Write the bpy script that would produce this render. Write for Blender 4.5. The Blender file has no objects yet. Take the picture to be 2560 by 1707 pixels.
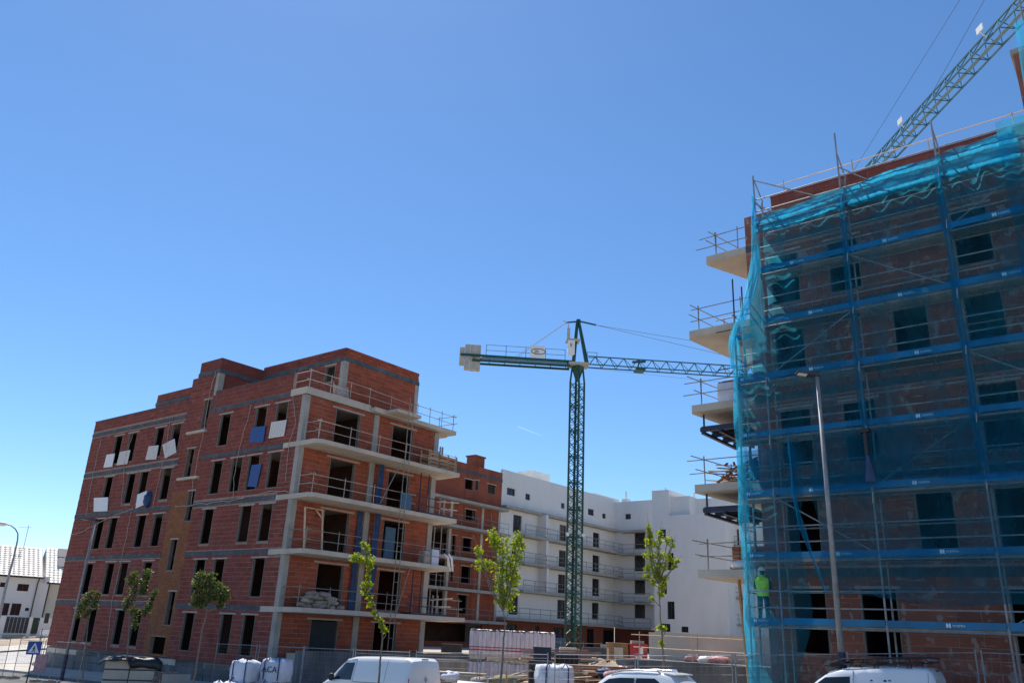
import bpy, math, random
from math import sin, cos, tan, radians, degrees, hypot, atan2, sqrt, pi
from mathutils import Vector, Matrix
R_ = random.Random(7)
sc = bpy.context.scene
COL = sc.collection

# ------------------------------------------------------------------ camera
F, CX, CY = 2030.0, 1280.0, 853.5            # focal length and centre in photo pixels (2560 x 1707)
TH, RO, H = radians(19.78), radians(2.65), 3.4
cam = bpy.data.cameras.new('camera')
cam.sensor_width = 36.0
cam.lens = F / 2560.0 * 36.0
cam.clip_start, cam.clip_end = 0.1, 5000.0
camo = bpy.data.objects.new('camera', cam)
COL.objects.link(camo)
_r0, _u0, _f0 = Vector((1, 0, 0)), Vector((0, -sin(TH), cos(TH))), Vector((0, cos(TH), sin(TH)))
_r = _r0 * cos(RO) + _u0 * sin(RO)
_u = _u0 * cos(RO) - _r0 * sin(RO)
_m = Matrix((_r, _u, -_f0)).transposed().to_4x4()
_m.translation = Vector((0, 0, H))
camo.matrix_world = _m
sc.camera = camo

# ------------------------------------------------------------------ sky, sun, exposure
SUN_B, SUN_E = radians(-22.0), radians(60.0)  # compass bearing from +Y (clockwise) and height
w = bpy.data.worlds.new('World')
sc.world = w
w.use_nodes = True
nt = w.node_tree
nt.nodes.clear()
sky = nt.nodes.new('ShaderNodeTexSky')
sky.sky_type = 'NISHITA'
sky.sun_disc = False
sky.sun_elevation = SUN_E
sky.sun_rotation = SUN_B
sky.altitude = 1500
sky.air_density = 1.0
sky.dust_density = 0.45
sky.ozone_density = 5.0
bg = nt.nodes.new('ShaderNodeBackground')
bg.inputs[1].default_value = 0.13
wo = nt.nodes.new('ShaderNodeOutputWorld')
hsv = nt.nodes.new('ShaderNodeHueSaturation')
hsv.inputs['Saturation'].default_value = 1.12
hsv.inputs['Hue'].default_value = 0.498
hsv.inputs['Value'].default_value = 1.06
nt.links.new(sky.outputs[0], hsv.inputs['Color'])
nt.links.new(hsv.outputs[0], bg.inputs[0])
nt.links.new(bg.outputs[0], wo.inputs[0])
sl = bpy.data.lights.new('sun', 'SUN')
sl.energy = 5.0
sl.angle = radians(0.53)
sl.color = (1.0, 0.95, 0.87)
so = bpy.data.objects.new('sun', sl)
COL.objects.link(so)
sd = Vector((sin(SUN_B) * cos(SUN_E), cos(SUN_B) * cos(SUN_E), sin(SUN_E)))
so.rotation_euler = sd.to_track_quat('Z', 'Y').to_euler()
so.location = (0, 0, 60)
vs = sc.view_settings
vs.view_transform = 'Standard'
vs.look = 'None'
vs.exposure = 0.30
vs.gamma = 1.0
vs.use_curve_mapping = False
sc.cycles.max_bounces = 8
sc.cycles.transparent_max_bounces = 16
sc.cycles.diffuse_bounces = 4

# ------------------------------------------------------------------ pixels -> directions (a pixel gives only a direction)
def ray(u, v):
    r = (u - CX) / F
    q = (CY - v) / F
    a = r * cos(RO) - q * sin(RO)
    b = r * sin(RO) + q * cos(RO)
    return (a, cos(TH) - sin(TH) * b, sin(TH) + cos(TH) * b)

def PR(u, v, R):
    """point on the pixel's ray at horizontal range R"""
    d = ray(u, v)
    s = R / hypot(d[0], d[1])
    return Vector((d[0] * s, d[1] * s, H + d[2] * s))

def onvert(u, v, P, n):
    d = ray(u, v)
    s = (P[0] * n[0] + P[1] * n[1]) / (d[0] * n[0] + d[1] * n[1])
    return (d[0] * s, d[1] * s, H + d[2] * s)

# zoomed crops of the photograph that the measurements were taken in
z1 = lambda x, y: (80 + x * .2891, 850 + y * .2891)
z2 = lambda x, y: (640 + x * .2678, 850 + y * .2678)
z3 = lambda x, y: (x * .2915, 1250 + y * .2915)
z4 = lambda x, y: (620 + x * .3043, 1230 + y * .3043)
z5 = lambda x, y: (1140 + x * .3552, 1150 + y * .3552)
z6 = lambda x, y: (1560 + x * .2105, 1290 + y * .2105)
z7 = lambda x, y: (860 + x * .2041, 1330 + y * .2041)
z8 = lambda x, y: (1130 + x * .3189, 780 + y * .3189)
za = lambda x, y: (920 + x * .2742, 1130 + y * .2742)
zc = lambda x, y: (1140 + x * .16156, 800 + y * .16156)
zr5 = lambda x, y: (1140 + x * .17007, 1540 + y * .17007)
zs = lambda x, y: (1660 + x * .29345, 540 + y * .29345)
zt = lambda x, y: (1660 + x * .35714, 1000 + y * .35714)
zh = lambda x, y: (x * .1978, 1290 + y * .1978)

# ------------------------------------------------------------------ site frames
C0 = (46 * sin(radians(-14.5)), 46 * cos(radians(-14.5)))      # near corner of the brick block
uL = (sin(radians(-51.88)), cos(radians(-51.88)))              # along its long facade, away to the left
uR = (sin(radians(40.19)), cos(radians(40.19)))                # along its balcony facade, away to the right
nA = (uL[1], -uL[0])
nB = (uR[1], -uR[0])

def LB(t, s, z):
    return Vector((C0[0] + uR[0] * t + uL[0] * s, C0[1] + uR[1] * t + uL[1] * s, z))

def pA(u, v, t=0.0):
    P = LB(t, 0, 0)
    p = onvert(u, v, P, nA)
    return ((p[0] - P[0]) * uL[0] + (p[1] - P[1]) * uL[1], p[2])

def pB(u, v, s=0.0):
    P = LB(0, s, 0)
    p = onvert(u, v, P, nB)
    return ((p[0] - P[0]) * uR[0] + (p[1] - P[1]) * uR[1], p[2])

dS = (sin(radians(129.0)), cos(radians(129.0)))                # along the scaffolded facade, to the right and nearer
bS = (-dS[1], dS[0])                                           # into that building
S0 = (28.5 * sin(radians(16.35)), 28.5 * cos(radians(16.35)))

def RB(k, o, z):
    return Vector((S0[0] + dS[0] * k + bS[0] * o, S0[1] + dS[1] * k + bS[1] * o, z))

def pW(u, v, o=1.25):
    P = RB(0, o, 0)
    p = onvert(u, v, P, bS)
    return ((p[0] - P[0]) * dS[0] + (p[1] - P[1]) * dS[1], p[2])

# street: runs along the long facades; parked cars stand on it
K0 = Vector((33 * sin(radians(-7.5)), 33 * cos(radians(-7.5)), 0))
kd = Vector((-uL[0], -uL[1], 0))
kn = Vector((kd[1], -kd[0], 0))
if kn.y < 0:
    kn = -kn

def sstep(a, b, x):
    t = min(1, max(0, (x - a) / (b - a)))
    return t * t * (3 - 2 * t)

def gz(x, y):
    z = .55 + .045 * min(x, 13) + .03 * max(0, min(x, 13) - 5.5) if x > -4 else .37 + .021 * (max(x, -60) + 4)
    z += sstep(-24, -32, x) * .085 * max(0, min(y, 110) - 62)
    return z

SITE_Z = 1.4
def on_terrace(x, y):
    q = Vector((x, y, 0)) - K0
    k, n = q.dot(kd), q.dot(kn)
    return -1.0 < k < 14.5 and 4.3 < n < 15

def gsite(x, y):
    return max(gz(x, y), SITE_Z) if on_terrace(x, y) else gz(x, y)

def ST(k, n, dz=0.0):
    p = K0 + kd * k + kn * n
    return Vector((p.x, p.y, gz(p.x, p.y) + dz))

# ------------------------------------------------------------------ mesh builder
class MB:
    def __init__(s, fr=None):
        s.v, s.f, s.fr, s.mi, s.cm = [], [], fr, [], 0
    def p(s, a):
        s.v.append(tuple(s.fr(*a)) if s.fr else tuple(a))
        return len(s.v) - 1
    def face(s, idx):
        s.f.append(tuple(idx)); s.mi.append(s.cm)
    def poly(s, pts):
        s.face([s.p(q) for q in pts]); return s
    def hexa(s, P):
        i = [s.p(q) for q in P]
        for q in ((0, 3, 2, 1), (4, 5, 6, 7), (0, 1, 5, 4), (1, 2, 6, 5), (2, 3, 7, 6), (3, 0, 4, 7)):
            s.face([i[j] for j in q])
        return s
    def box(s, x0, x1, y0, y1, z0, z1):
        return s.hexa([(x0, y0, z0), (x1, y0, z0), (x1, y1, z0), (x0, y1, z0), (x0, y0, z1), (x1, y0, z1), (x1, y1, z1), (x0, y1, z1)])
    def beam(s, p, q, a=.05, b=None, up=(0, 0, 1)):
        p, q = (Vector(s.fr(*p)), Vector(s.fr(*q))) if s.fr else (Vector(p), Vector(q))
        b = a if b is None else b
        d = (q - p).normalized()
        x = d.cross(Vector(up))
        if x.length < 1e-3:
            x = d.cross(Vector((0, 1, 0)))
        x.normalize(); y = x.cross(d).normalized()
        fr, s.fr = s.fr, None
        s.hexa([p - x * a / 2 - y * b / 2, p + x * a / 2 - y * b / 2, q + x * a / 2 - y * b / 2, q - x * a / 2 - y * b / 2,
                p - x * a / 2 + y * b / 2, p + x * a / 2 + y * b / 2, q + x * a / 2 + y * b / 2, q - x * a / 2 + y * b / 2])
        s.fr = fr
        return s
    def tube(s, pts, r, n=6, cap=True):
        P = [Vector(s.fr(*q)) if s.fr else Vector(q) for q in pts]
        rr = r if isinstance(r, (list, tuple)) else [r] * len(P)
        fr, s.fr = s.fr, None
        rings = []
        x = None
        for i, q in enumerate(P):
            d = (P[min(i + 1, len(P) - 1)] - P[max(i - 1, 0)]).normalized()
            if x is None:
                x = d.cross(Vector((0, 0, 1)))
                if x.length < 1e-3:
                    x = d.cross(Vector((0, 1, 0)))
            x = (x - d * x.dot(d)).normalized()
            y = d.cross(x)
            rings.append([s.p(q + x * (cos(2 * pi * j / n) * rr[i]) + y * (sin(2 * pi * j / n) * rr[i])) for j in range(n)])
        for a, b in zip(rings, rings[1:]):
            for j in range(n):
                s.face((a[j], a[(j + 1) % n], b[(j + 1) % n], b[j]))
        if cap:
            s.face(rings[0][::-1]); s.face(rings[-1])
        s.fr = fr
        return s
    def grid(s, rows):
        ids = [[s.p(q) for q in r] for r in rows]
        for a, b in zip(ids, ids[1:]):
            for j in range(len(a) - 1):
                s.face((a[j], a[j + 1], b[j + 1], b[j]))
        return s
    def disc(s, c, r, nrm, n=12, depth=.02):
        c = Vector(s.fr(*c)) if s.fr else Vector(c)
        fr, s.fr = s.fr, None
        nrm = Vector(nrm).normalized()
        s.tube([c - nrm * depth / 2, c + nrm * depth / 2], r, n)
        s.fr = fr
        return s
    def blob(s, c, r, seed=0, nu=10, nv=7, jit=.12, sq=1.0):
        """lumpy ellipsoid; sq<1 makes it boxier"""
        rg = random.Random(seed)
        rows = []
        for i in range(nv + 1):
            th = pi * i / nv
            row = []
            for j in range(nu):
                ph = 2 * pi * j / nu
                k = 1 + rg.uniform(-jit, jit)
                e = lambda q: math.copysign(abs(q) ** sq, q)
                row.append((c[0] + r[0] * k * e(sin(th)) * e(cos(ph)), c[1] + r[1] * k * e(sin(th)) * e(sin(ph)), c[2] + r[2] * k * e(cos(th))))
            if i in (0, nv):
                row = [row[0]] * nu
            rows.append(row + [row[0]])
        return s.grid(rows)

def rootloc(o):
    v = Vector((0, 0, 0))
    while o is not None:
        v += o.location
        o = o.parent
    return v

def obj(name, mb, mat, parent=None, smooth=False, mats=None):
    me = bpy.data.meshes.new(name)
    o0 = rootloc(parent)
    me.from_pydata([(v[0] - o0.x, v[1] - o0.y, v[2] - o0.z) for v in mb.v], [], mb.f)
    for m in (mats or [mat]):
        me.materials.append(m)
    if mats:
        me.polygons.foreach_set('material_index', mb.mi)
    if smooth:
        me.polygons.foreach_set('use_smooth', [True] * len(mb.f))
    me.validate(); me.update()
    o = bpy.data.objects.new(name, me)
    COL.objects.link(o)
    if parent is not None:
        o.parent = parent
    return o

def tag(o, label, cat, group=None):
    o['label'] = label; o['category'] = cat
    if group: o['group'] = group
    return o

def thing(name, label, cat, loc, group=None):
    o = bpy.data.objects.new(name, None)
    o.empty_display_size = .3
    COL.objects.link(o)
    o.location = loc
    return tag(o, label, cat, group)

def struct(name, mb, mat, smooth=False):
    o = obj(name, mb, mat, None, smooth)
    o['kind'] = 'structure'
    return o

def stuff(o):
    o['kind'] = 'stuff'
    return o

def smooth_by(o, ang=40):
    me = o.data
    me.polygons.foreach_set('use_smooth', [True] * len(me.polygons))
    me.set_sharp_from_angle(angle=radians(ang))
    return o

def text_mesh(s, size, name, mat, parent, origin, xdir, up, extr=.004, font_scale_x=1.0):
    """lettering as a thin solid mesh lying in the plane xdir/up with its lower left corner at origin"""
    cu = bpy.data.curves.new(name, 'FONT')
    cu.body = s; cu.size = size; cu.extrude = extr
    cu.resolution_u = 2
    to = bpy.data.objects.new('tmp', cu)
    COL.objects.link(to)
    dg = bpy.context.evaluated_depsgraph_get()
    me0 = bpy.data.meshes.new_from_object(to.evaluated_get(dg))
    bpy.data.objects.remove(to)
    x = Vector(xdir).normalized(); y = Vector(up).normalized(); z = x.cross(y)
    mb = MB()
    for v in me0.vertices:
        mb.v.append(tuple(Vector(origin) + x * v.co.x * font_scale_x + y * v.co.y + z * v.co.z))
    for p in me0.polygons:
        mb.face(p.vertices)
    bpy.data.meshes.remove(me0)
    return obj(name, mb, mat, parent)

# ------------------------------------------------------------------ materials
def N(nt, t, **kw):
    n = nt.nodes.new(t)
    for k, v in kw.items():
        if k.startswith('i_'):
            n.inputs[int(k[2:])].default_value = v
        else:
            setattr(n, k, v)
    return n

def pm(name, col, rough=.8, var=.18, scale=2.0, bump=.0, bscale=40, metal=0.0, dirt=None, dirtamt=.4, dscale=.7, island=0.0, spec=.5, stretch=None, coat=0.0):
    """procedural principled material: base colour broken up by two noises, optional dirt patches, optional per-piece variation"""
    m = bpy.data.materials.new(name)
    m.use_nodes = True
    nt = m.node_tree
    L = nt.links.new
    b = nt.nodes['Principled BSDF']
    geo = N(nt, 'ShaderNodeNewGeometry')
    src = geo.outputs['Position']
    if stretch:
        mp = N(nt, 'ShaderNodeMapping'); mp.inputs['Scale'].default_value = stretch
        L(src, mp.inputs[0]); src = mp.outputs[0]
    n1 = N(nt, 'ShaderNodeTexNoise'); n1.inputs['Scale'].default_value = scale; n1.inputs['Detail'].default_value = 5
    L(src, n1.inputs['Vector'])
    mr = N(nt, 'ShaderNodeMapRange'); mr.inputs[1].default_value = .25; mr.inputs[2].default_value = .75
    mr.inputs[3].default_value = 1 - var; mr.inputs[4].default_value = 1 + var
    L(n1.outputs[0], mr.inputs[0])
    val = mr.outputs[0]
    if island:
        oi = N(nt, 'ShaderNodeObjectInfo')
        ad = N(nt, 'ShaderNodeMath', operation='ADD'); L(geo.outputs['Random Per Island'], ad.inputs[0]); L(oi.outputs['Random'], ad.inputs[1])
        fr = N(nt, 'ShaderNodeMath', operation='FRACT'); L(ad.outputs[0], fr.inputs[0])
        m2 = N(nt, 'ShaderNodeMapRange'); m2.inputs[3].default_value = 1 - island; m2.inputs[4].default_value = 1 + island
        L(fr.outputs[0], m2.inputs[0])
        mu = N(nt, 'ShaderNodeMath', operation='MULTIPLY'); L(val, mu.inputs[0]); L(m2.outputs[0], mu.inputs[1]); val = mu.outputs[0]
    vm = N(nt, 'ShaderNodeVectorMath', operation='SCALE'); vm.inputs[0].default_value = col[:3]
    L(val, vm.inputs['Scale'])
    out = vm.outputs[0]
    if dirt:
        n2 = N(nt, 'ShaderNodeTexNoise'); n2.inputs['Scale'].default_value = dscale; n2.inputs['Detail'].default_value = 7; n2.inputs['Roughness'].default_value = .65
        L(src, n2.inputs['Vector'])
        m3 = N(nt, 'ShaderNodeMapRange'); m3.inputs[1].default_value = .5; m3.inputs[2].default_value = .72; m3.inputs[4].default_value = dirtamt
        L(n2.outputs[0], m3.inputs[0])
        mx = N(nt, 'ShaderNodeMix', data_type='RGBA'); L(m3.outputs[0], mx.inputs[0]); L(out, mx.inputs[6]); mx.inputs[7].default_value = (*dirt, 1)
        out = mx.outputs[2]
    L(out, b.inputs['Base Color'])
    b.inputs['Roughness'].default_value = rough
    b.inputs['Metallic'].default_value = metal
    b.inputs['Specular IOR Level'].default_value = spec
    if coat:
        b.inputs['Coat Weight'].default_value = coat
        b.inputs['Coat Roughness'].default_value = .08
    if bump:
        n3 = N(nt, 'ShaderNodeTexNoise'); n3.inputs['Scale'].default_value = bscale; n3.inputs['Detail'].default_value = 4
        L(geo.outputs['Position'], n3.inputs['Vector'])
        bp = N(nt, 'ShaderNodeBump'); bp.inputs['Strength'].default_value = bump; bp.inputs['Distance'].default_value = .03
        L(n3.outputs[0], bp.inputs['Height']); L(bp.outputs[0], b.inputs['Normal'])
    return m

def brick_mat(name, col, col2, smear, smear_amt, island=.16):
    """fired clay block: per-brick colour, patches, mortar smeared over the joints in streaks"""
    m = pm(name, col, .9, .14, 1.3, .25, 30, island=island, dirt=col2, dirtamt=.55, dscale=.45, spec=.2)
    nt = m.node_tree; L = nt.links.new
    b = nt.nodes['Principled BSDF']
    old = b.inputs['Base Color'].links[0].from_socket
    geo = N(nt, 'ShaderNodeNewGeometry')
    mp = N(nt, 'ShaderNodeMapping'); mp.inputs['Scale'].default_value = (1.4, 1.4, 11.0)
    L(geo.outputs['Position'], mp.inputs[0])
    n = N(nt, 'ShaderNodeTexNoise'); n.inputs['Scale'].default_value = 1.0; n.inputs['Detail'].default_value = 6; n.inputs['Roughness'].default_value = .6
    L(mp.outputs[0], n.inputs['Vector'])
    mr = N(nt, 'ShaderNodeMapRange'); mr.inputs[1].default_value = .6; mr.inputs[2].default_value = .72; mr.inputs[4].default_value = smear_amt
    L(n.outputs[0], mr.inputs[0])
    mx = N(nt, 'ShaderNodeMix', data_type='RGBA'); L(mr.outputs[0], mx.inputs[0]); L(old, mx.inputs[6]); mx.inputs[7].default_value = (*smear, 1)
    L(mx.outputs[2], b.inputs['Base Color'])
    return m

def glass_mat(name, col, rough=.05):
    m = pm(name, col, rough, .1, 1.0, spec=.6)
    return m

def blotch(m, col, lo=.60, hi=.66, scale=2.6, amt=.8):
    nt = m.node_tree; L = nt.links.new
    b = nt.nodes['Principled BSDF']
    old = b.inputs['Base Color'].links[0].from_socket
    geo = N(nt, 'ShaderNodeNewGeometry')
    mp = N(nt, 'ShaderNodeMapping'); mp.inputs['Scale'].default_value = (1.25, 1.25, .75)
    L(geo.outputs['Position'], mp.inputs[0])
    n = N(nt, 'ShaderNodeTexNoise'); n.inputs['Scale'].default_value = scale; n.inputs['Detail'].default_value = 2
    L(mp.outputs[0], n.inputs['Vector'])
    mr = N(nt, 'ShaderNodeMapRange'); mr.inputs[1].default_value = lo; mr.inputs[2].default_value = hi; mr.inputs[4].default_value = amt
    L(n.outputs[0], mr.inputs[0])
    mx = N(nt, 'ShaderNodeMix', data_type='RGBA'); L(mr.outputs[0], mx.inputs[0]); L(old, mx.inputs[6]); mx.inputs[7].default_value = (*col, 1)
    L(mx.outputs[2], b.inputs['Base Color'])
    return m

M = {}
M['brickA'] = brick_mat('red_brick', (.22, .062, .048), (.17, .070, .068), (.38, .26, .23), .6)
M['brickB'] = brick_mat('bounce_lit_brick', (.32, .080, .042), (.26, .072, .045), (.46, .31, .25), .55)  # warm bounce off the ground is put into this brick colour
M['brickS'] = brick_mat('stair_brick', (.25, .098, .045), (.20, .085, .045), (.34, .23, .17), .4)
M['brickR'] = brick_mat('block_brick', (.26, .10, .072), (.21, .095, .08), (.42, .38, .35), .75)
blotch(M['brickR'], (.34, .31, .29), amt=.7)
M['brickD'] = brick_mat('far_brick', (.27, .078, .045), (.23, .075, .05), (.38, .25, .2), .3)
M['mortar'] = pm('mortar', (.33, .23, .19), .95, .25, 3, spec=.1)
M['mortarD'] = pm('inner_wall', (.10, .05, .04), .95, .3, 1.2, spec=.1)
M['conc'] = pm('concrete', (.36, .335, .295), .9, .18, 1.6, .2, 25, dirt=(.22, .21, .195), dirtamt=.55, dscale=.6)
M['concL'] = pm('pale_concrete', (.50, .445, .37), .9, .14, 1.3, .2, 25, dirt=(.34, .31, .27), dirtamt=.45, dscale=.5)
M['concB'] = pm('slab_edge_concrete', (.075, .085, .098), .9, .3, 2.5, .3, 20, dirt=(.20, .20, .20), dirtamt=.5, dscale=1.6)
M['concP'] = pm('plinth_concrete', (.14, .144, .148), .92, .4, 1.1, .5, 14, dirt=(.055, .058, .062), dirtamt=.8, dscale=.8, stretch=(1, 1, .45))
M['concW'] = pm('beige_bounce_concrete', (.60, .49, .39), .9, .12, .8, .2, 20, dirt=(.40, .35, .30), dirtamt=.4, dscale=.4)  # beige warmed further, bounce off the sunlit ledge put into the colour
M['plaster'] = pm('white_render', (.75, .73, .70), .9, .09, .5, .15, 30, dirt=(.56, .55, .53), dirtamt=.5, dscale=.5, stretch=(1, 1, .35))
M['plasterL'] = pm('lintel_plaster', (.38, .34, .30), .9, .15, 4)
M['jamb'] = pm('jamb_mortar', (.19, .175, .155), .95, .25, 5)
M['steel'] = pm('galvanised_steel', (.27, .28, .29), .55, .25, 6, metal=.3)
M['steelD'] = pm('dark_steel', (.06, .065, .075), .5, .2, 6, metal=.4)
M['rail'] = pm('guardrail_tube', (.26, .24, .21), .6, .3, 5, metal=.2)
M['railW'] = pm('guardrail_pale', (.42, .38, .33), .7, .3, 5)
M['railB'] = pm('painted_tube', (.05, .07, .12), .6, .25, 5)
M['green'] = pm('crane_green', (.004, .065, .045), .45, .25, 3, dirt=(.03, .07, .05), dirtamt=.3, dscale=2)
M['jibg'] = pm('jib_paint', (.02, .13, .17), .45, .2, 3)
M['jibl'] = pm('jib_pale', (.12, .24, .30), .5, .2, 3)
M['cable'] = pm('cable', (.10, .11, .13), .6, .1, 3)
M['cweight'] = pm('counterweight_concrete', (.45, .42, .37), .9, .15, 2)
M['white'] = pm('white_board', (.78, .78, .76), .6, .06, 3)
M['styro'] = pm('polystyrene_board', (.74, .75, .76), .8, .05, 3, bump=.2, bscale=16)
M['blueb'] = pm('blue_board', (.008, .06, .24), .5, .12, 2)
M['bluet'] = pm('blue_tarp', (.012, .05, .14), .6, .4, 3)
M['navy'] = pm('navy_paint', (.015, .025, .06), .6, .25, 4)
M['bluetoe'] = pm('toe_board_blue', (.003, .15, .30), .55, .3, 1.2, dirt=(.07, .13, .18), dirtamt=.75, dscale=2.2, island=.15)
M['letter'] = pm('white_lettering', (.75, .78, .80), .6, .05, 3)
M['black'] = pm('black_plastic', (.012, .012, .014), .5, .2, 4)
M['tarpk'] = pm('black_tarp', (.012, .016, .02), .45, .3, 3)
M['dark'] = pm('dark_interior', (.035, .03, .03), .95, .3, 1)
M['frame'] = pm('dark_frame', (.03, .032, .036), .5, .15, 4)
M['wglass'] = glass_mat('window_glass', (.012, .014, .017), .12)
M['shut'] = pm('blue_film', (.03, .09, .16), .5, .2, 2)
M['wood'] = pm('timber', (.42, .25, .12), .8, .3, 2, island=.3, stretch=(1, 1, 6))
M['woodR'] = pm('weathered_timber', (.36, .14, .07), .85, .3, 3, island=.4)
M['woodL'] = pm('pale_timber', (.58, .44, .29), .8, .25, 3, island=.25)
M['planks'] = pm('deck_plank', (.33, .31, .27), .85, .3, 3, island=.2)
M['steelplank'] = pm('steel_deck', (.20, .19, .17), .6, .25, 3, metal=.3)
M['bag'] = pm('woven_bag', (.54, .58, .68), .8, .14, 4, bump=.5, bscale=12)
M['bagstrap'] = pm('bag_strap', (.01, .025, .12), .7, .1, 3)
M['sack'] = pm('cement_sack', (.36, .31, .26), .9, .25, 3, bump=.4, bscale=10, island=.2)
M['asph'] = pm('asphalt', (.13, .127, .122), .9, .2, 1.2, .3, 60, dirt=(.18, .175, .165), dirtamt=.5, dscale=.3)
M['roadL'] = pm('pale_road', (.46, .445, .42), .9, .12, .5, .2, 40, dirt=(.36, .35, .335), dirtamt=.5, dscale=.22)
M['pave'] = pm('pavement', (.52, .48, .42), .9, .15, .8, .2, 30, dirt=(.36, .34, .30), dirtamt=.4, dscale=.5)
M['kerb'] = pm('kerb_stone', (.38, .37, .35), .9, .15, 2)
M['dirt'] = pm('site_ground', (.36, .29, .21), .95, .25, .7, .5, 12, dirt=(.44, .38, .30), dirtamt=.6, dscale=.5)
M['bark'] = pm('bark', (.20, .165, .125), .9, .3, 12, bump=.3, bscale=40)
M['carw'] = pm('white_car_paint', (.72, .73, .74), .28, .03, .8, spec=.5, coat=.6)
M['carglass'] = glass_mat('car_glass', (.012, .016, .018), .03)
M['rubber'] = pm('tyre_rubber', (.02, .02, .02), .85, .2, 8)
M['rim'] = pm('wheel_rim', (.5, .5, .52), .35, .1, 5, metal=.8)
M['trim'] = pm('black_trim', (.02, .02, .022), .6, .2, 5)
M['chrome'] = pm('roof_rail', (.6, .6, .62), .3, .1, 5, metal=.9)
M['tail'] = pm('tail_lamp', (.35, .01, .012), .2, .1, 5)
M['wrap'] = pm('insulation_wrap', (.80, .67, .645), .45, .2, 5, bump=.5, bscale=8, stretch=(3, 3, .6), dirt=(.50, .30, .31), dirtamt=.7, dscale=1.4)
M['wrapR'] = pm('red_print', (.45, .05, .08), .5, .2, 6)
M['redbox'] = pm('red_paint', (.42, .02, .035), .5, .25, 3, dirt=(.55, .25, .25), dirtamt=.5, dscale=4)
M['pink'] = pm('pink_netting', (.60, .30, .30), .8, .35, 4)
M['tile'] = pm('roof_tile', (.50, .46, .42), .45, .15, 6)
M['solar'] = pm('solar_panel', (.05, .06, .10), .55, .1, 2, spec=.15)
M['cream'] = pm('cream_render', (.66, .61, .50), .9, .06, .6)
M['signblue'] = pm('sign_blue', (.01, .06, .32), .45, .05, 2)
M['hiv'] = pm('hi_vis_fabric', (.50, .78, .03), .8, .1, 8)
M['refl'] = pm('reflective_tape', (.60, .66, .45), .4, .05, 8)
M['cloth'] = pm('work_trousers', (.015, .025, .055), .9, .2, 8)
M['skin'] = pm('skin', (.36, .19, .12), .6, .08, 10)
M['helmet'] = pm('white_helmet', (.74, .75, .76), .35, .03, 8)
M['dust'] = pm('dusty_slab', (.46, .40, .32), .95, .2, .6, .3, 20, dirt=(.36, .31, .25), dirtamt=.5, dscale=.4)
M['wire'] = pm('fence_wire', (.22, .22, .22), .6, .2, 6, metal=.3)
M['sheet'] = pm('dark_sheet', (.028, .034, .04), .75, .2, 2, spec=.2)
M['olive'] = pm('olive_fabric', (.20, .18, .10), .9, .25, 5)

def leaf_mat(name, c1, c2, tr):
    m = bpy.data.materials.new(name)
    m.use_nodes = True
    nt = m.node_tree; L = nt.links.new
    nt.nodes.clear()
    geo = N(nt, 'ShaderNodeNewGeometry')
    mx = N(nt, 'ShaderNodeMix', data_type='RGBA'); mx.inputs[6].default_value = (*c1, 1); mx.inputs[7].default_value = (*c2, 1)
    L(geo.outputs['Random Per Island'], mx.inputs[0])
    d = N(nt, 'ShaderNodeBsdfPrincipled'); L(mx.outputs[2], d.inputs['Base Color']); d.inputs['Roughness'].default_value = .5
    t = N(nt, 'ShaderNodeBsdfTranslucent')
    hs = N(nt, 'ShaderNodeHueSaturation'); hs.inputs['Saturation'].default_value = 1.15; hs.inputs['Value'].default_value = 1.5; hs.inputs['Hue'].default_value = .485
    L(mx.outputs[2], hs.inputs['Color']); L(hs.outputs[0], t.inputs[0])
    ms = N(nt, 'ShaderNodeMixShader'); ms.inputs[0].default_value = tr
    L(d.outputs[0], ms.inputs[1]); L(t.outputs[0], ms.inputs[2])
    o = N(nt, 'ShaderNodeOutputMaterial'); L(ms.outputs[0], o.inputs[0])
    return m
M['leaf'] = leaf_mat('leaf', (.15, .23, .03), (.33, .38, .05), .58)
M['leafShade'] = leaf_mat('shaded_leaf', (.055, .10, .022), (.13, .14, .035), .4)  # darker copy of the leaf, the building's shade put into its colour

def net_mat(name, col, op, mesh=0.25):
    """woven debris netting: part threads (scattering and passing light), part holes"""
    m = bpy.data.materials.new(name)
    m.use_nodes = True
    nt = m.node_tree; L = nt.links.new
    nt.nodes.clear()
    geo = N(nt, 'ShaderNodeNewGeometry')
    n = N(nt, 'ShaderNodeTexNoise'); n.inputs['Scale'].default_value = 1.1; n.inputs['Detail'].default_value = 6
    mp = N(nt, 'ShaderNodeMapping'); mp.inputs['Scale'].default_value = (1.2, 1.2, .5)
    L(geo.outputs['Position'], mp.inputs[0]); L(mp.outputs[0], n.inputs['Vector'])
    mr = N(nt, 'ShaderNodeMapRange'); mr.inputs[1].default_value = .3; mr.inputs[2].default_value = .7
    mr.inputs[3].default_value = op - mesh * .4; mr.inputs[4].default_value = op + mesh * .6
    L(n.outputs[0], mr.inputs[0])
    d = N(nt, 'ShaderNodeBsdfDiffuse'); d.inputs[0].default_value = (*col, 1)
    t = N(nt, 'ShaderNodeBsdfTranslucent'); t.inputs[0].default_value = (.05, .66, 1.0, 1)
    m1 = N(nt, 'ShaderNodeMixShader'); m1.inputs[0].default_value = .75
    L(d.outputs[0], m1.inputs[1]); L(t.outputs[0], m1.inputs[2])
    tr = N(nt, 'ShaderNodeBsdfTransparent'); tr.inputs[0].default_value = (.86, .95, .97, 1)
    m2 = N(nt, 'ShaderNodeMixShader')
    L(mr.outputs[0], m2.inputs[0]); L(tr.outputs[0], m2.inputs[1]); L(m1.outputs[0], m2.inputs[2])
    o = N(nt, 'ShaderNodeOutputMaterial'); L(m2.outputs[0], o.inputs[0])
    return m
M['net'] = net_mat('debris_net', (.015, .14, .21), .37, .42)
M['net2'] = net_mat('debris_net_folded', (.008, .16, .30), .56)

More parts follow.
